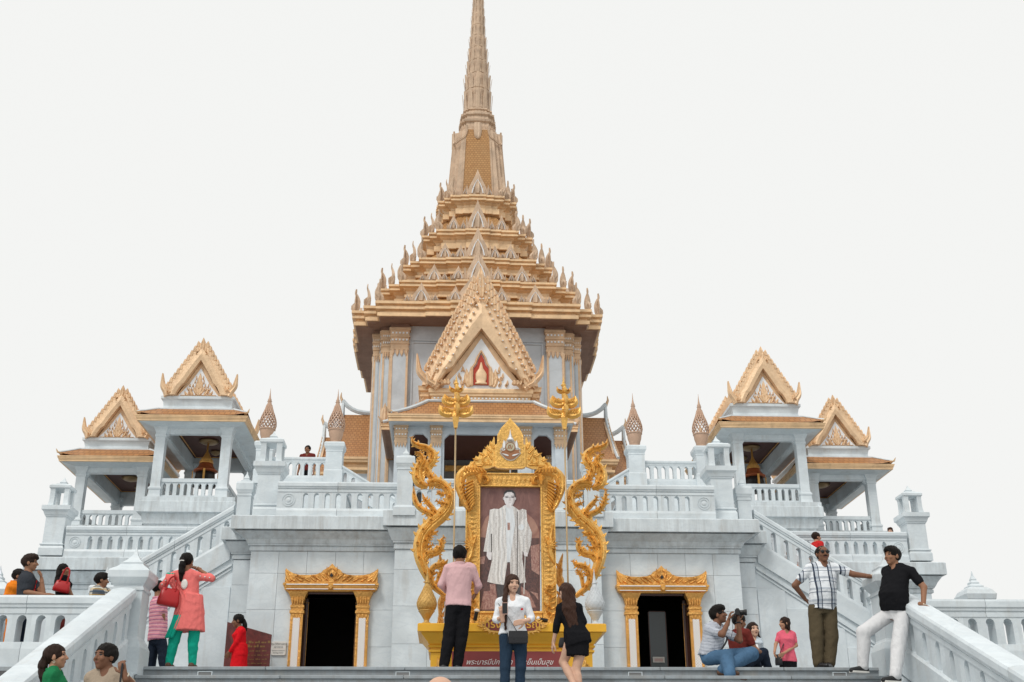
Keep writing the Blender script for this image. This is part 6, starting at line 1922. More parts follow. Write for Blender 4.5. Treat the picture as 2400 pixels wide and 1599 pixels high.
    def paint(C):
        m = np.zeros(len(C))
        for e in e_l:
            q = (C - e) @ HF.T / hs
            m[(q[:, 0] / .0085) ** 2 + (q[:, 1] / .016) ** 2 + (q[:, 2] / .0042) ** 2 < 1] = 1
        for e in b_l:
            q = (C - e) @ HF.T / hs
            m[(q[:, 0] / .0120) ** 2 + (q[:, 1] / .016) ** 2 + (q[:, 2] / .0028) ** 2 < 1] = 2
        q = (C - lp) @ HF.T / hs
        m[(q[:, 0] / .0120) ** 2 + (q[:, 1] / .014) ** 2 + (q[:, 2] / .0042) ** 2 < 1] = 3
        return m
    body = put('body', np_mesh('body', parts, [SKIN[skin], M['eye'], HAIRM[hairc], M['lip']], paint), r)
    rg = np.random.RandomState(int(abs(loc[0] * 1000 + loc[1] * 77)) % 9999)
    def wr_(a, f):
        K = [rg.normal(size=3) * np.array([1.0, 1.0, .8]) * f * (.5 + .25 * i) / 1.6 for i in range(6)]
        ph = rg.uniform(0, 6.28, 6)
        def fn(P):
            w = .25 * np.sin(P @ (rg_w * 9.0) + 1.0)
            return a * sum(np.abs(np.sin(P @ k_ + p_ + 3 * w)) - .6 for k_, p_ in zip(K, ph)) / 2.2
        rg_w = rg.normal(size=3)
        return fn
    # ---- hair
    if hair:
        G = [ell(hp(0, -.013, .017), (.0530 * hs, .0625 * hs, .0580 * hs), HF)]
        facec = hp(0, .062, -.030)
        fr = (.042, .056, .066) if hair != 'bob' else (.036, .056, .066)
        def cutf(P):
            q = (P - facec) @ HF.T
            q2 = (P - hp(0, .03, -.075)) @ HF.T
            d1 = 1 - np.linalg.norm(q / (np.array(fr) * hs), axis=-1)
            low = (-(P - hp(0, 0, 0)) @ HF[2]) - ((.046 if hair in ('short', 'thin', 'fluffy') else 9.0) * hs)
            front = np.where(((P - hp(0, 0, 0)) @ HF[1]) > .005 * hs, (-(P - hp(0, 0, 0)) @ HF[2]) - ((.004 if hair in ('short', 'thin', 'fluffy') else 9) * hs), -1)
            return np.maximum(np.maximum(d1 * .04 * hs, low), front)
        if hair == 'fluffy':
            G.append(ell(hp(0, .008, .045), (.048 * hs, .054 * hs, .034 * hs), HF, .02))
        if hair == 'thin':
            G = [ell(hp(0, -.016, .012), (.0505 * hs, .0580 * hs, .0540 * hs), HF)]
        tails = []
        if hair == 'pony':
            G.append(ell(hp(0, -.060, .0), (.022 * hs, .022 * hs, .024 * hs), HF, .01))
            tails = [hp(0, -.066, .0), hp(0, -.074, -.045), hp(0, -.066, -.105), hp(0, -.060, -.165)]; tr = [.018, .026, .026, .012]
        if hair == 'long':
            for q in (-.022, 0, .022):
                G += [cone(hp(q, -.040, .0), J['neck'] + (TF[0] * q * 1.3 - TF[1] * .045 - TF[2] * .05) * H, .034 * hs, h_(.030), .02), cone(J['neck'] + (TF[0] * q * 1.3 - TF[1] * .045 - TF[2] * .05) * H, J['neck'] + (TF[0] * q * 1.2 - TF[1] * .050 - TF[2] * .20) * H, h_(.030), h_(.014), .02)]
        if hair == 'front':     # hair pulled forward over the right shoulder
            sh_ = J['neck'] + (TF[0] * .062 + TF[1] * .060 - TF[2] * .03) * H
            G += [cone(hp(.040, -.012, -.005), sh_, .020 * hs, h_(.020), .015), cone(sh_, sh_ + (TF[1] * .018 - TF[2] * .22) * H, h_(.020), h_(.009), .01), cone(hp(-.034, -.03, .0), hp(-.030, -.04, -.06), .024 * hs, .014 * hs, .015)]
        if hair == 'bob':
            for q in (-.03, -.01, .01, .03): G.append(cone(hp(q, -.030, -.005), hp(q * 1.2, -.030, -.062), .026 * hs, .018 * hs, .015))
            for q in (-1, 1): G.append(cone(hp(q * .038, .0, -.005), hp(q * .040, .004, -.058), .014 * hs, .010 * hs, .015))
        if hair == 'sides':
            for q in (-1, 1): G += [cone(hp(q * .038, .004, .0), hp(q * .044, .012, -.09), .014 * hs, .012 * hs, .015), cone(hp(q * .03, -.03, -.01), hp(q * .045, -.02, -.13), .026 * hs, .014 * hs, .015)]
        if tails:
            for i in range(len(tails) - 1): G.append(cone(tails[i], tails[i + 1], tr[i] * hs, tr[i + 1] * hs, .012))
        dsp = (lambda P: .0024 * np.sin(P[..., 0] * 160 + np.sin(P[..., 2] * 40) * 3) + .0024 * np.sin(P[..., 1] * 150 + P[..., 0] * 70) + .003 * np.sin(P[..., 2] * 55 + P[..., 0] * 48))
        put('hair', np_mesh('hair', [surf_net(G, .0075, .015, disp=dsp, cut=cutf)], [HAIRM[hairc]]), r)
    # ---- clothes
    if top:
        o = loose * H
        hemz = hem if not skirt else -.19
        rr = [x for x in rows if x[0] >= -.2]
        C = [stack(J['pel'], TF, L, [(hemz, rr[0][1] if hemz < -.06 else np.interp(hemz, [x[0] for x in rows], [x[1] for x in rows]), np.interp(max(hemz, -.06), [x[0] for x in rows], [x[2] for x in rows]) + .004 * H, np.interp(max(hemz, -.06), [x[0] for x in rows], [x[3] for x in rows]) + .004 * H)] + [x for x in rows if x[0] > hemz and x[0] < .98] + [(.965, -.006 * H, .052 * H, .040 * H)], o, .02)]
        for s_ in 'LR':
            C.append(cone(J['neck'] + (J['sh' + s_] - J['neck']) * .28 - TF[2] * .002 * H, J['sh' + s_] + TF[2] * .002 * H, h_(.040), h_(.040), .03))
            if sleeve != 'none':
                e = {'short': .62, 'half': .92, 'long': 1.0, 'cap': .3}[sleeve]
                a, b = J['sh' + s_], J['sh' + s_] + (J['el' + s_] - J['sh' + s_]) * e
                C.append(cone(a, b, h_(.039 if sex == 'm' else .035), h_(.036 if sex == 'm' else .030) if sleeve in ('short', 'cap') else h_(.031), .02))
                if sleeve == 'long': C.append(cone(J['el' + s_], J['wr' + s_] + (J['el' + s_] - J['wr' + s_]) * .06, h_(.030), h_(.021), .012))
                if sleeve == 'half': C.append(cone(b, J['el' + s_] + (J['wr' + s_] - J['el' + s_]) * .28, h_(.031), h_(.028), .012))
        nk = J['neck'] + TF[2] * .008 * H + TF[1] * .046 * H
        neckcut = lambda P: .030 * H - np.linalg.norm((P - nk) * np.array([1.25, 1, .62]), axis=-1)
        sk = []
        if skirt:
            zt, zb, rx, ry, sw = skirt          # flared skirt hanging from the waist
            w0 = J['pel'] + v3(0, 0, zt * H)
            FF = np.eye(3); FF[0] = TF[0] * v3(1, 1, 0) / np.linalg.norm(TF[0] * v3(1, 1, 0)); FF[1] = np.cross(v3(0, 0, 1), FF[0])
            sk = [stack(v3(w0[0], w0[1], zb * H), FF, w0[2] - zb * H, [(0, sw * H, rx * H, ry * H), (.5, sw * .4 * H, (rx * .55 + .104 * .45) * H, (ry * .55 + .078 * .45) * H), (1.0, 0, .104 * H, .078 * H)], .0, .03)]
        put('shirt' if not skirt else 'dress', np_mesh('shirt', [surf_net(C + sk, .0115, .02, disp=wr_(.0075, 34), cut=neckcut)], [W[top]]), r)
        cr_ = .047 if sex == 'm' else .040
        col = surf_net([stack(J['neck'], TF, H, [(-.028, -.008 * H, (cr_ + .010) * H, (cr_ + .006) * H), (-.006, -.010 * H, (cr_ + .003) * H, cr_ * H), (.014, -.014 * H, cr_ * H, (cr_ - .002) * H)], 0, 0)], .008, .004, cut=lambda P: .022 * H - np.linalg.norm((P - (J['neck'] + TF[1] * .042 * H)) * np.array([1.2, 1, .6]), axis=-1))
        if sleeve in ('short', 'long', 'half') and len(col[0]) and not skirt: put('collar', np_mesh('collar', [col], [W[top]]), r)
    if bottom:
        C = [stack(J['pel'], TF, L, [x for x in rows if x[0] <= .12] + ([] if True else []), .005 * H, .03)]
        for s_ in 'LR':
            kn, an, hip = J['kn' + s_], J['an' + s_], J['hip' + s_]
            C.append(cone(hip, kn, h_(.058), h_(.038 + legw), .03))
            C.append(cone(kn * .72 + an * .28 - v3(0, .010, 0) * H, kn * .5 + an * .5 - v3(0, .008, 0) * H, h_(.036 + legw * .6), h_(.031 + legw * .6), .02))
            if leg == 'long': C.append(cone(kn, an + (kn - an) * .02, h_(.037 + legw), h_(.026 + legw), .02))
            if leg == 'crop': C.append(cone(kn, an + (kn - an) * .18, h_(.037 + legw), h_(.026 + legw), .02))
        put('trousers', np_mesh('trousers', [surf_net(C, .0115, .02, disp=wr_(.0065, 40))], [W[bottom]]), r)
    if shoes:
        for s_ in 'LR':
            an, f = feet[s_]
            up = v3(0, 0, 1)
            S_ = [cone(an + (f * -.022 - up * .020) * H, an + (f * .03 - up * .022) * H, h_(.026), h_(.026), .01), cone(an + (f * .0 - up * .025) * H, an + (f * .11 - up * .030) * H, h_(.024), h_(.0185), .012), cone(an + (f * .05 - up * .026) * H, an + (f * .115 - up * .032) * H, h_(.027), h_(.018), .012)]
            fz = an[2] - .045 * H
            put('shoe', np_mesh('shoe', [surf_net(S_, .009, .01, cut=lambda P, fz=fz: (fz + .001) - P[..., 2])], [W[shoes]]), r)
    if extra: extra(r, J, H, hp, TF, body)
    return r, J
# where things in a person's own frame end up in the world
def wpt(r, p):
    a = r.rotation_euler[2]
    return (r.location[0] + p[0] * math.cos(a) - p[1] * math.sin(a), r.location[1] + p[0] * math.sin(a) + p[1] * math.cos(a), r.location[2] + p[2])
def strap(r, pts, w, m, name='strap'):
    mb = MB(); mb.tube(spl([tuple(p) for p in pts], 6), w, 6, .45); return mb.build(name, m, r)
# ================================================================ the people in the photograph
CROP = dict(A=(340, 1280, 5.225), B=(50, 1480, 7.847), C=(0, 1280, 7.129), D=(1630, 1400, 7.881), E=(1840, 1260, 4.625), F=(950, 1260, 4.626), Z=(0, 1150, 3.363))
def cw(c, x, y, Y):
    o = CROP[c]
    return at(o[0] + x / o[2], o[1] + y / o[2], Y)
def posed(c, Y, floor, rz, H, **j):
    """joint pixels -> pose in the person's own frame; a joint is (x, y, dY) or (x, None, dY) for a foot on the floor"""
    p = cw(c, *j['pel'][:2], Y)
    loc = (p[0], Y, floor)
    out = {}
    ca, sa = math.cos(-rz), math.sin(-rz)
    for k, v in j.items():
        if v[1] is None:
            w = cw(c, v[0], 1400 if len(v) < 4 else v[3], Y + v[2])
            w = (w[0], w[1], floor + (v[4] if len(v) > 4 else 0) + .047 * H)
        else:
            w = cw(c, v[0], v[1], Y + (v[2] if len(v) > 2 else 0))
        d = (w[0] - loc[0], w[1] - loc[1], w[2] - loc[2])
        out[k] = ((d[0] * ca - d[1] * sa) / H, (d[0] * sa + d[1] * ca) / H, d[2] / H)
    return loc, out
SEAT = dict(pel=(0, 0, .075), neck=(0, .02, .375), head=(0, .04, .465), shL=(-.10, .02, .345), shR=(.10, .02, .345), elL=(-.14, .07, .20), elR=(.14, .07, .20), wrL=(-.08, .20, .19), wrR=(.08, .20, .19), hipL=(-.05, .0, .07), hipR=(.05, .0, .07), knL=(-.07, .24, .19), knR=(.07, .24, .19), anL=(-.06, .30, .045), anR=(.06, .30, .045))
def handbag(name, label, loc, rz, w, h, d, m, handle=.16, straps=None, tilt=0.0, group=None):
    r = thing(name, label, 'bag', loc, rz)
    mb = MB().mat(0, True)
    rings = []
    for z, k, kd in ((0, .86, .7), (.04, .98, .95), (.3, 1.0, 1.0), (.7, .88, .62), (.95, .78, .30), (1.0, .70, .10)):
        n = 16
        ring = []
        for i in range(n):
            a = 2 * math.pi * i / n
            cx_, sy_ = math.cos(a), math.sin(a)
            e = .5
            ring.append((w / 2 * k * math.copysign(abs(cx_) ** e, cx_), d / 2 * kd * math.copysign(abs(sy_) ** e, sy_), z * h))
        rings.append(ring)
    mb.loft(rings); o = mb.build('pouch', m, r, (0, 0, 0), (0, tilt, 0))
    mb = MB(); mb.tube([(-w * .30, 0, h * .93), (w * .30, 0, h * .93)], .006, 6); mb.build('zip', M['steel'], o)
    if handle:
        for q in (-1, 1):
            mb = MB(); mb.tube(spl([(-w * .22, q * d * .2, h * .85), (-w * .17, q * d * .15, h + handle * .7), (0, q * d * .08, h + handle), (w * .17, q * d * .15, h + handle * .7), (w * .22, q * d * .2, h * .85)], 5), .010, 6); mb.build('handle', m, o)
    if straps:
        mb = MB(); mb.tube(spl([tuple(p) for p in straps], 6), .009, 6, .5); mb.build('strap', m, r)
    return r
def band(r, c, ax, rad, m, name, t=.006):
    """ring round a wrist or the like"""
    ax = np.array(ax, float); ax = ax / np.linalg.norm(ax)
    u = np.cross(ax, (0, 0, 1.0)) if abs(ax[2]) < .9 else np.cross(ax, (0, 1.0, 0)); u = u / np.linalg.norm(u); v = np.cross(ax, u)
    P = [np.array(c) + (u * math.cos(i * math.pi / 6) + v * math.sin(i * math.pi / 6)) * rad for i in range(13)]
    mb = MB(); mb.tube([tuple(p) for p in P], t, 5); return mb.build(name, m, r)
M['watch'] = plain('watch_metal', (.6, .55, .45), .3, .7)
# 1 man in pale pink shirt, seen from behind
loc, ps = posed('F', -6.05, 0.0, R(-6), 1.76, pel=(575, 730, 0), neck=(588, 290, 0), head=(590, 195, .02), shL=(465, 340, 0), shR=(720, 335, 0), elL=(388, 515, .02), elR=(792, 520, .05), wrL=(450, 590, .20), wrR=(770, 590, .22), hipL=(515, 760, 0), hipR=(640, 760, 0), knL=(480, 1040, .02), knR=(612, 1040, .04), anL=(418, None, 0), anR=(565, None, .05))
r1, J1 = person('man in a pale pink shirt and black trousers seen from behind at the altar', loc, R(-6), 1.76, ps, 'm', 'brown', .012, (0, R(-8), 0), 'short', 'black', 'pink', 'long', -.04, .014, 'black', 'long', .016, 'shoe', headk=1.12)
# 2 woman in white blouse
def ex2(r, J, H, hp, TF, body):
    strap(r, [J['shR'] + v3(.03, .05, -.02) * 1, (J['shR'] + J['pel']) / 2 + v3(.02, .13, .05), J['pel'] + v3(-.05, .135, .02)], .006, W['bag'])
    band(r, J['wrL'], J['wrL'] - J['elL'], .030, M['watch'], 'watch')
    mb = MB(); mb.box(-.015, .015, -.004, .004, -.012, .012); mb.build('brooch', W['redm'], r, tuple(J['shL'] + v3(.05, .118, -.11)))
loc, ps = posed('F', -7.95, -.75, R(180), 1.66, pel=(1168, 1060, 0), neck=(1160, 655, 0), head=(1163, 505, -.02), shR=(1030, 705, 0), shL=(1300, 700, 0), elR=(985, 900, .0), elL=(1368, 885, .0), wrR=(1052, 862, -.20), wrL=(1300, 905, -.18), hipR=(1098, 1090, 0), hipL=(1242, 1090, 0), knR=(1083, 1410, -.02), knL=(1252, 1410, -.02), anR=(1075, None, 0, 1600), anL=(1225, None, 0, 1600))
r2, J2 = person('woman in a white blouse and ripped jeans holding a phone in front of the portrait', loc, R(180), 1.66, ps, 'f', 'fair', 0, (R(16), R(-6), 0), 'front', 'brown', 'white', 'half', .02, .018, 'jeans', 'long', .002, 'sneak', hdR=((0.1, .35, 1), (0.2, -1, .3), .9), hdL=((1, .25, -.25), (0, -1, 0), .4), extra=ex2)
p = wpt(r2, J2['wrR'] + v3(-.03, .05, .10))
ph = thing('smartphone', 'pinkish smartphone held up by the woman in the white blouse', 'phone', p, R(170))
mb = MB(); mb.box(-.036, .036, -.005, .005, -.075, .075); mb.build('case', plain('phone_case_rose', (.42, .25, .20), .35), ph)
mb = MB(); mb.box(-.031, .031, .0052, .0062, -.066, .066); mb.build('screen', M['black'], ph)
p = wpt(r2, J2['pel'] + v3(-.055, .17, -.13))
bg2 = thing('quilted_bag', 'small black quilted shoulder bag on the hip of the woman in white', 'bag', p, R(180))
mb = MB(); mb.mould(-.12, .12, -.03, .03, [(-.01, 0), (0, .01), (.004, .08), (0, .15), (-.01, .16)]); b_ = mb.build('pouch', W['bag'], bg2)
mb = MB()
for i in range(6):
    for k in (0, 1): mb.tube([(-.115 + i * .045, -.036, .01 + k * .14), (-.115 + i * .045 + .03, -.036, .15 - k * .14)], .003, 4)
mb.build('quilting', W['bag'], b_)
mb = MB(); mb.tube([(.115, 0, .15), (.125, -.02, .17), (.12, -.02, .10), (.115, -.02, .04)], .006, 5); mb.build('chain', M['steel'], bg2)
# 3 woman in a black dress going up the steps
loc, ps = posed('F', -7.55, -.60, R(10), 1.64, pel=(1862, 1090, 0), neck=(1762, 715, .05), head=(1738, 600, .08), shL=(1682, 770, .06), shR=(1868, 765, .02), elL=(1640, 965, .05), elR=(1935, 930, .02), wrL=(1608, 1130, .10), wrR=(1790, 1100, .18), hipL=(1800, 1130, 0), hipR=(1925, 1130, 0), knL=(1712, 1350, .10), knR=(1852, 1430, .0), anL=(1850, 1640, -.20), anR=(1895, 1690, -.12))
loc = (loc[0], loc[1], loc[2])
r3, J3 = person('long-haired woman in a short black dress climbing the top steps, seen from behind', loc, R(10), 1.64, ps, 'f', 'fair', 0, (R(20), R(-14), 0), 'long', 'brown', 'black', 'half', -.05, .012, None, 'long', 0, 'sandal', skirt=(.04, (cw('F', 1850, 1285, -7.55)[2] - loc[2]) / 1.64, .090, .070, 0))
p = wpt(r3, J3['wrL'] + v3(.16, .06, -.06))
handbag('clutch_bag', 'black clutch bag held low by the woman in the black dress', p, R(-40), .17, .13, .06, W['bag'], 0)
# 4 man in plaid shirt
def ex4(r, J, H, hp, TF, body):
    for q in (-1, 1):
        mb = MB().mat(0, True); mb.lathe([(.001, -.004), (.026, -.003), (.028, .0), (.026, .004), (.001, .005)], 12); o = mb.build('lens', M['black'], r, tuple(hp(q * .0195, .052, .006)), (R(90), 0, 0))
    mb = MB(); mb.tube([tuple(hp(-.048, -.004, .008)), tuple(hp(-.040, .048, .009)), tuple(hp(0, .058, .009)), tuple(hp(.040, .048, .009)), tuple(hp(.048, -.004, .008))], .004, 5); mb.build('sunglasses', M['black'], r)
    mb = MB(); mb.tube([tuple(hp(-.018, .049, -.029)), tuple(hp(0, .056, -.024)), tuple(hp(.018, .049, -.029))], [.004, .008, .004], 6); mb.build('moustache', HAIRM['black'], r)
    band(r, J['wrL'], J['wrL'] - J['elL'], .033, M['watch'], 'watch')
loc, ps = posed('E', -6.30, 0.0, R(180), 1.80, pel=(405, 740, 0), neck=(408, 290, 0), head=(407, 178, -.02), shR=(268, 340, 0), shL=(545, 335, 0), elR=(105, 520, .04), elL=(745, 400, -.12), wrR=(212, 660, .14), wrL=(945, 425, -.42), hipR=(325, 775, 0), hipL=(485, 775, 0), knR=(345, 1080, 0), knL=(500, 1080, 0), anR=(365, None, 0), anL=(490, None, -.02))
r4, J4 = person('man in a white and blue plaid shirt and sunglasses with his arm stretched out', loc, R(180), 1.80, ps, 'm', 'dark', .022, (R(4), R(3), 0), 'thin', 'black', 'plaid', 'short', -.10, .016, 'olive', 'long', .018, 'shoe', hdL=((-1, .1, -.1), (0, .2, -1), .5), footL=R(-35), footR=R(15), extra=ex4)
# 5 man in black polo leaning on the balustrade
def ex5(r, J, H, hp, TF, body):
    band(r, J['wrL'], J['wrL'] - J['elL'], .034, M['watch'], 'watch')
    for s_ in 'LR':
        an = J['an' + s_]
        mb = MB(); mb.box(-.045, .045, -.06, .21, -.085, -.062); mb.build('white_sole', M['paper'], r, tuple(an))
loc, ps = posed('E', -7.30, -.30, R(112), 1.78, pel=(1195, 800, 0), neck=(1195, 310, 0), head=(1160, 205, 0), shR=(1095, 375, .17), shL=(1370, 375, -.13), elR=(1150, 560, .24), elL=(1505, 540, -.22), wrR=(1170, 720, .2), wrL=(1500, 735, -.30), hipR=(1125, 835, .09), hipL=(1272, 850, -.08), knR=(850, 1030, .10), knL=(1225, 1190, -.20), anR=(845, 1400, .14), anL=(1195, 1505, -.36))
r5, J5 = person('stout man in a black polo shirt and white trousers leaning on the stair rail', loc, R(112), 1.78, ps, 'm', 'brown', .040, (R(0), R(4), 0), 'fluffy', 'black', 'black', 'short', -.03, .012, 'offw', 'long', .016, 'sneak', hdL=((-.2, -.9, -.35), (0, -.3, -1), .15), extra=ex5)
# 6 seated man with camera
def ex6(r, J, H, hp, TF, body):
    mb = MB(); mb.tube(spl([tuple(J['shL'] + v3(.0, .05, .03)), tuple((J['shL'] + J['pel']) / 2 + v3(.03, .15, .02)), tuple(J['hipR'] + v3(.06, .14, .05))], 6), .014, 6, .4); mb.build('bag_strap', W['bag'], r)
    band(r, J['wrL'], J['wrL'] - J['elL'], .032, M['black'], 'watch', .010)
    mb = MB(); mb.tube([tuple(hp(.048, -.004, .006)), tuple(hp(.040, .046, .006)), tuple(hp(0, .056, .006)), tuple(hp(-.040, .046, .006))], .003, 5); mb.build('glasses', M['black'], r)
loc, ps = posed('D', -6.28, 0.0, R(-105), 1.74, pel=(262, 1075, 0), neck=(372, 500, 0), head=(430, 325, 0), shR=(262, 610, -.12), shL=(500, 610, .13), elR=(500, 690, -.28), elL=(820, 800, -.02), wrR=(610, 440, -.18), wrL=(795, 470, -.02), hipR=(235, 1130, -.08), hipL=(330, 1110, .10), knR=(570, 1095, -.26), knL=(1040, 1050, .05), anR=(640, 1440, -.50), anL=(500, 1345, -.30))
r6, J6 = person('seated man in a striped shirt and blue jeans aiming a camera from the landing edge', loc, R(-105), 1.74, ps, 'm', 'dark', .012, (R(-6), R(10), 0), 'fluffy', 'black', 'strp', 'short', -.08, .018, 'jeansb', 'long', .020, 'sandal', hdR=((.1, .3, 1), (-.2, 1, 0), .7), hdL=((.1, .1, 1), (.2, .6, 0), .8), extra=ex6)
p = cw('D', 775, 285, -6.36)
cm = thing('camera_body', 'black camera with a large lens held up by the seated man', 'camera', p, R(-105))
mb = MB(); mb.mould(-.06, .06, -.03, .03, [(0, -.04), (.004, -.035), (.004, .035), (0, .04)]); mb.mould(-.022, .022, -.02, .025, [(0, .04), (0, .055), (-.008, .062)]); mb.build('body', M['black'], cm)
mb = MB().mat(0, True); mb.lathe([(.034, 0), (.036, .01), (.036, .06), (.042, .065), (.044, .10), (.036, .10), (.034, .092)], 16); mb.build('lens', M['black'], cm, (0, .034, 0), (R(-90), 0, 0))
mb = MB(); a_, b_ = cw('D', 690, 380, -6.36), cw('D', 640, 820, -6.36)
mb.tube([(x - y, 0, 0) if False else tuple(np.array(q) - np.array(p)) for q, x, y in ((cw('D', 720, 320, -6.36), 0, 0), (a_, 0, 0), (cw('D', 690, 600, -6.38), 0, 0), (b_, 0, 0))], .008, 6, .4)
o = mb.build('neck_strap', W['bag'], cm); o.rotation_euler = (0, 0, R(105))
# 7 person behind the seated man
p = cw('D', 800, 1050, -5.75)
r7, J7 = person('dark-haired person in a maroon top sitting just behind the man with the camera', (p[0], -5.75, 0.0), R(-60), 1.62, SEAT, 'm', 'brown', 0, (R(-10), R(-10), 0), 'short', 'black', 'maroon', 'short', 0, .012, 'navy', 'long', .01, 'sneak')
# 8 young woman with papers
loc, ps = posed('D', -4.75, 0.0, R(182), 1.60, pel=(1095, 1130, 0), neck=(1062, 755, 0), head=(1070, 605, -.02), shR=(975, 815, 0), shL=(1165, 815, 0), elR=(930, 950, -.02), elL=(1228, 1010, -.02), wrR=(1010, 985, -.18), wrL=(1165, 975, -.18), hipR=(1040, 1150, 0), hipL=(1150, 1150, 0), knR=(985, 1150, -.34), knL=(1215, 1170, -.34), anR=(1090, 1260, -.20), anL=(1130, 1275, -.15))
r8, J8 = person('smiling young woman with long hair sitting with white papers in her hands', loc, R(182), 1.60, ps, 'f', 'fair', 0, (R(12), R(4), 0), 'sides', 'dkbrown', 'pale', 'short', 0, .010, 'navy', 'long', .008, 'sneak')
p = cw('D', 1065, 990, -4.99)
sh = thing('paper_sheet', 'white paper leaflet held by the smiling seated young woman', 'paper', p, 0)
mb = MB(); mb.box(-.07, .09, -.002, .002, -.05, .11); mb.build('sheet', M['mwhite'], sh, (0, 0, 0), (R(-20), 0, 0))
# 9 woman in pink polo
loc, ps = posed('D', -.95, 0.0, R(150), 1.58, pel=(1710, 1180, 0), neck=(1672, 625, 0), head=(1640, 485, -.02), shR=(1555, 700, 0), shL=(1800, 695, 0), elR=(1482, 870, -.03), elL=(1862, 890, 0), wrR=(1462, 1000, -.15), wrL=(1640, 1030, -.20), hipR=(1640, 1210, 0), hipL=(1785, 1210, 0), knR=(1640, 1600, 0), knL=(1785, 1600, 0), anR=(1640, None, 0), anL=(1785, None, 0))
def ex9(r, J, H, hp, TF, body):
    mb = MB(); mb.tube(spl([tuple(J['shL'] + v3(.02, .05, .035)), tuple((J['neck'] + J['pel']) / 2 + v3(.02, .12, .05)), tuple(J['hipR'] + v3(.05, .14, .10))], 6), .012, 6, .4); mb.build('bag_strap', W['bag'], r)
    mb = MB().mat(0, True); mb.lathe([(.045, 0), (.045, .006), (.02, .012)], 14); mb.build('badge', M['paper'], r, tuple(J['shL'] + v3(.07, .115, -.14)), (R(-80), 0, 0))
r9, J9 = person('woman in a pink polo shirt with a black bag strap standing by the side stairs', loc, R(150), 1.58, ps, 'f', 'tan', .008, (R(-48), R(0), 0), 'bob', 'dkbrown', 'polo', 'short', -.03, .014, 'black', 'long', .01, 'shoe', extra=ex9)
p = wpt(r9, J9['hipR'] + v3(.06, .16, -.06))
handbag('crossbody_bag', 'black and white crossbody bag of the woman in the pink polo', p, R(150), .14, .20, .07, W['bag'], 0)
# 10 woman in red dress
loc, ps = posed('Z', -1.05, 0.0, R(100), 1.60, pel=(1890, 1270, 0), neck=(1893, 1085, 0), head=(1872, 1028, 0), shL=(1905, 1112, -.12), shR=(1880, 1112, .12), elL=(1868, 1195, -.14), elR=(1860, 1200, .12), wrL=(1812, 1268, -.10), wrR=(1815, 1270, .06), hipL=(1890, 1285, -.08), hipR=(1890, 1285, .08), knL=(1885, 1400, -.08), knR=(1885, 1400, .08), anL=(1890, None, -.08), anR=(1890, None, .08))
r10, J10 = person('woman in a long red dress with a ponytail beside the information board', loc, R(100), 1.60, ps, 'f', 'dark', .008, (0, R(-8), 0), 'pony', 'black', 'redd', 'long', -.05, .012, 'redd', 'long', .01, 'sandal', skirt=(.08, .20, .115, .11, 0))
# 11 woman in coral kurta with teal trousers
def ex11(r, J, H, hp, TF, body):
    # scarf over the left shoulder, hanging down the back
    V = [(J['shL'] + v3(.03, .06, .02)), (J['shL'] + v3(.02, -.03, .062)), (J['shL'] + v3(.05, -.10, -.05)), (J['pel'] + v3(-.08, -.13, .12)), (J['pel'] + v3(-.12, -.15, -.16)), (J['pel'] + v3(-.20, -.15, -.42))]
    sp = spl([tuple(v) for v in V], 5)
    for nm, a, b, m in (('scarf_shoulder', 0, 8, 'teal'), ('scarf', 7, 20, 'coral'), ('scarf_end', 19, 26, 'teal')):
        mb = MB().mat(0, True)
        rings = []
        for i in range(a, min(b, len(sp))):
            x, y, z = sp[i]
            w = .060
            ring = []
            for k in range(9):
                u = k / 8 * 2 - 1
                ring.append((x + u * w, y - .012 * math.cos(u * 9 + i * .3) - .008, z + .004 * math.sin(u * 7)))
            for k in range(8, -1, -1):
                u = k / 8 * 2 - 1
                ring.append((x + u * w, y - .012 * math.cos(u * 9 + i * .3) + .006, z + .004 * math.sin(u * 7)))
            rings.append(ring)
        mb.loft(rings); mb.build(nm, W[m], r)
    mb = MB().mat(0, True); mb.lathe([(.048, -.006), (.05, 0), (.03, .006)], 12, (0, 0, 0), 1, 1.5); mb.build('embroidery', M['paper'], r, tuple((J['neck'] + J['pel']) / 2 + v3(-.02, -.118, .06)), (R(90), 0, 0))
    mb = MB(); mb.tube([tuple(hp(-.02, -.088, -.012)), tuple(hp(0, -.094, -.010)), tuple(hp(.02, -.088, -.012))], .008, 6); mb.build('hair_band', M['paper'], r)
    mbm = MB().mat(0, True); mbm.lathe([(.001, -.004), (.011, -.002), (.011, .002), (.001, .004)], 8)
    me = mbm.mesh('flower_dot', M['paper'])
    for (u, s_) in ((.25, 'R'), (.55, 'R'), (.85, 'R'), (.4, 'L'), (.8, 'L')):
        q = J['sh' + s_] + (J['el' + s_] - J['sh' + s_]) * u
        put('flower_dot', me, r, tuple(q + v3(0, -.058, .0)), (R(90), 0, 0))
    band(r, J['wrR'], J['wrR'] - J['elR'], .030, M['watch'], 'bangle')
loc, ps = posed('A', -6.25, 0.0, R(-8), 1.64, pel=(545, 770, 0), neck=(508, 310, 0), head=(515, 195, .02), shL=(310, 385, 0), shR=(640, 370, 0), elL=(205, 500, .02), elR=(835, 400, .04), wrL=(300, 620, .20), wrR=(640, 275, .14), hipL=(450, 810, 0), hipR=(630, 810, 0), knL=(360, 1150, 0), knR=(592, 1150, 0), anL=(300, None, 0), anR=(582, None, .02))
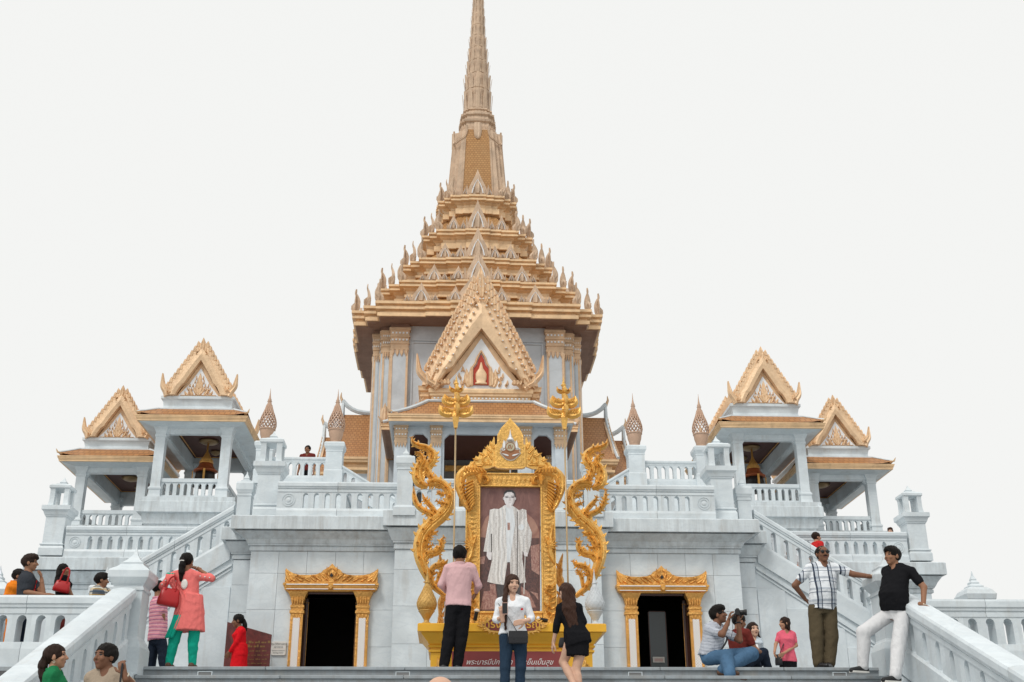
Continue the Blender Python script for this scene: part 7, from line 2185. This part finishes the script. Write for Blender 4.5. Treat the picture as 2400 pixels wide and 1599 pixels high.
r11, J11 = person('woman in a coral kurta and teal trousers with a scarf, seen from behind', loc, R(-8), 1.64, ps, 'f', 'brown', .012, (R(-8), R(-3), 0), 'pony', 'black', 'coral', 'half', -.05, .013, 'teal', 'long', .008, 'sandal', skirt=(.12, (cw('A', 580, 1045, -6.25)[2]) / 1.64, .150, .110, 0), extra=ex11, hdR=((-1, .2, .35), (0, .5, -1), .6))
p = cw('A', 265, 735, -6.42)
handbag('red_handbag', 'large red leather handbag on the shoulder of the woman in coral', p, R(12), .30, .25, .15, W['leather'], .17, tilt=R(8))
# 12 person in pink striped shirt
loc, ps = posed('A', -5.1, 0.0, R(-50), 1.56, pel=(150, 1110, 0), neck=(165, 640, 0), head=(175, 520, .02), shL=(110, 700, .12), shR=(210, 700, -.12), elL=(90, 860, .12), elR=(215, 860, -.10), wrL=(110, 1000, .18), wrR=(240, 1000, -.05), hipL=(125, 1140, .05), hipR=(185, 1140, -.05), knL=(100, 1260, .06), knR=(225, 1290, -.02), anL=(85, None, .12), anR=(245, None, -.05))
person('person in a pink striped shirt and dark jeans partly hidden by the woman in coral', loc, R(-50), 1.56, ps, 'm', 'brown', .01, (0, 0, 0), 'short', 'black', 'pstr', 'short', -.10, .016, 'navy', 'long', .012, 'shoe')
# 13 boy in charcoal T-shirt
def ex13(r, J, H, hp, TF, body):
    mb = MB()
    for k, (x, z, w, h, m_) in enumerate(((0, 0, .10, .05, 0), (.02, -.07, .13, .06, 0), (-.01, .07, .06, .05, 0))):
        mb.box(x - w / 2, x + w / 2, -.002, .002, z - h / 2, z + h / 2)
    mb.build('shirt_print', W['redm'], r, tuple((J['neck'] + J['pel']) / 2 + v3(.02, .128, .06)))
loc, ps = posed('C', -5.86, 0.0, R(-82), 1.66, pel=(400, 1060, 0), neck=(470, 450, 0), head=(508, 285, 0), shR=(420, 560, -.12), shL=(500, 545, .12), elR=(425, 770, -.12), elL=(715, 790, .0), wrR=(740, 815, -.15), wrL=(695, 560, .0), hipR=(400, 1100, -.05), hipL=(400, 1100, .05), knR=(400, 1400, -.06), knL=(400, 1400, .06), anR=(390, None, -.06), anL=(400, None, .06))
r13, J13 = person('boy in a charcoal T-shirt with his hand at his mouth behind the left parapet', loc, R(-82), 1.66, ps, 'm', 'brown', 0, (0, R(2), 0), 'fluffy', 'dkbrown', 'char', 'short', -.05, .014, 'navy', 'long', .012, 'sneak', hdL=((-.2, -.25, 1), (0, -1, 0), .7), extra=ex13)
# 14 woman with red shoulder bag
loc, ps = posed('C', -5.1, 0.0, R(-78), 1.60, pel=(1060, 1010, 0), neck=(1050, 520, 0), head=(1070, 405, 0), shR=(1075, 570, -.11), shL=(1090, 570, .11), elR=(1135, 700, -.12), elL=(1140, 700, .12), wrR=(1205, 850, -.10), wrL=(1210, 850, .10), hipR=(1060, 1040, -.05), hipL=(1060, 1040, .05), knR=(1060, 1330, -.05), knL=(1060, 1330, .05), anR=(1050, None, -.05), anL=(1070, None, .05))
person('woman in a black top with a red shoulder bag behind the left parapet', loc, R(-78), 1.60, ps, 'f', 'brown', 0, (0, R(6), 0), 'long', 'black', 'black', 'short', -.02, .010, 'maroon', 'long', .01, 'sandal', headk=.86)
p = cw('C', 1005, 770, -5.28)
handbag('red_shoulder_bag', 'bright red shoulder bag of the woman in black behind the parapet', p, R(8), .25, .17, .10, W['leather'], .20, tilt=R(10))
# 15 child in a checked shirt
loc, ps = posed('C', -5.45, 0.0, R(-62), 1.44, pel=(1650, 1100, 0), neck=(1672, 675, 0), head=(1705, 575, 0), shR=(1575, 770, -.08), shL=(1775, 770, .10), elR=(1540, 900, -.1), elL=(1800, 900, .1), wrR=(1580, 1020, -.05), wrL=(1800, 1020, .1), hipR=(1620, 1130, -.04), hipL=(1690, 1130, .04), knR=(1620, 1350, 0), knL=(1690, 1350, 0), anR=(1620, None, 0), anL=(1690, None, 0))
person('child with black hair in a checked shirt behind the left parapet', loc, R(-62), 1.44, ps, 'm', 'brown', 0, (R(-10), 0, 0), 'fluffy', 'black', 'kidp', 'short', -.05, .014, 'navy', 'long', .01, 'sneak', headk=1.10)
# 16 person in orange
loc, ps = posed('C', -5.3, 0.0, R(-85), 1.46, pel=(180, 1000, 0), neck=(270, 610, 0), head=(325, 510, 0), shR=(200, 680, -.11), shL=(230, 680, .11), elR=(110, 830, -.12), elL=(160, 830, .12), wrR=(200, 930, -.1), wrL=(260, 930, .1), hipR=(180, 1030, -.05), hipL=(180, 1030, .05), knR=(200, 1250, -.05), knL=(200, 1250, .05), anR=(190, None, -.05), anL=(190, None, .05))
person('person wrapped in orange cloth at the far left, behind the boy', loc, R(-85), 1.46, ps, 'm', 'brown', .01, (0, R(-5), 0), 'short', 'black', 'orange', 'long', -.10, .025, 'orange', 'long', .02, 'sandal')
# 17, 18 couple on the lower steps
loc, ps = posed('B', -11.0, stepz(-11.0), R(-78), 1.66, pel=(560, 1800, 0), neck=(600, 720, 0), head=(648, 468, 0), shR=(545, 830, -.14), shL=(640, 830, .14), elR=(500, 1250, -.16), elL=(640, 1250, .16), wrR=(620, 1600, -.12), wrL=(760, 1600, .12), hipR=(560, 1850, -.06), hipL=(560, 1850, .06), knR=(580, 2500, -.06), knL=(580, 2500, .06), anR=(560, None, -.06, 900), anL=(560, None, .06, 900))
def ex17(r, J, H, hp, TF, body):
    band(r, hp(.047, -.004, -.034), HF_ if False else (1, 0, 0), .010, M['watch'], 'earring', .003)
person('woman in a green kurta with a long ponytail on the lower steps at bottom left', loc, R(-78), 1.66, ps, 'f', 'tan', .012, (R(-6), R(6), 0), 'pony', 'dkbrown', 'green', 'half', -.10, .014, 'green', 'long', .01, 'sandal', headk=1.04, extra=ex17)
loc, ps = posed('B', -11.1, stepz(-11.1), R(158), 1.76, pel=(1590, 1900, 0), neck=(1560, 720, 0), head=(1535, 470, -.02), shR=(1300, 860, 0), shL=(1830, 860, 0), elR=(1230, 1250, 0), elL=(2110, 1080, -.05), wrR=(1350, 1550, -.15), wrL=(1890, 790, -.22), hipR=(1500, 1950, 0), hipL=(1690, 1950, 0), knR=(1490, 2500, 0), knL=(1700, 2500, 0), anR=(1490, None, 0, 900), anL=(1700, None, 0, 900))
def ex18(r, J, H, hp, TF, body):
    band(r, J['wrL'] * .9 + J['elL'] * .1, J['wrL'] - J['elL'], .033, M['watch'], 'watch', .010)
    mb = MB(); mb.tube([tuple(J['wrL'] + v3(.01, .03, .10)), tuple(J['wrL'] + v3(.0, .05, -.35))], .013, 6, .5); mb.build('camera_strap', W['bag'], r)
person('man in a khaki shirt holding a black strap on the lower steps at bottom left', loc, R(158), 1.76, ps, 'm', 'dark', .012, (R(-12), R(2), 0), 'short', 'black', 'khaki', 'short', -.06, .014, 'olive', 'long', .014, 'shoe', hdL=((.35, .1, .9), (0.3, -1, 0), .9), extra=ex18)
# 19 bald man at the very bottom
p = at(1032, 1589, -16.4)
person('bald man at the bottom edge, only the top of his head showing', (p[0], -16.4, GZ), R(0), (p[2] - GZ) / .988, None, 'm', 'fair', .01, (0, R(-2), 0), None, 'grey', 'khaki', 'short', -.06, .012, 'navy', 'long', .012, 'shoe')
# 20 to 23 people on the stairs and terraces
p = at(1911, 1249, 1.25)
zf = 3.25 - .109 * math.floor((p[0] - 5.30) / .17)
person('man in a red shirt coming down the right side stairs', (p[0], 1.25, zf), R(-70), (p[2] - zf) / .99, None, 'm', 'tan', .01, (R(-10), 0, 0), 'short', 'dkbrown', 'redm', 'short', -.05, .012, 'navy', 'long', .012, 'shoe')
p = at(1852, 1330, 1.70)
zf = 3.25 - .109 * math.floor((p[0] - 5.30) / .17)
person('person in an orange robe seen through an arch of the right side stairs', (p[0], 1.75, zf), R(-90), 1.62, SEAT, 'm', 'brown', .01, (0, 0, 0), None, 'black', 'orange', 'long', -.1, .02, 'orange', 'long', .02, 'sandal')
p = at(2086, 1238, 3.5)
person('brown-haired child looking over the outer right terrace balustrade', (p[0], 3.5, 3.22), R(150), (p[2] - 3.22) / .995, None, 'm', 'fair', 0, (0, 0, 0), 'fluffy', 'brown', 'redm', 'short', -.05, .012, 'navy', 'long', .012, 'shoe')
p = at(722, 1046, 9.6)
person('man in maroon standing behind the upper left balustrade', (p[0], 9.6, 6.52), R(170), (p[2] - 6.52) / .99, None, 'm', 'brown', .02, (0, 0, 0), 'short', 'black', 'maroon', 'short', -.05, .014, 'black', 'long', .012, 'shoe')
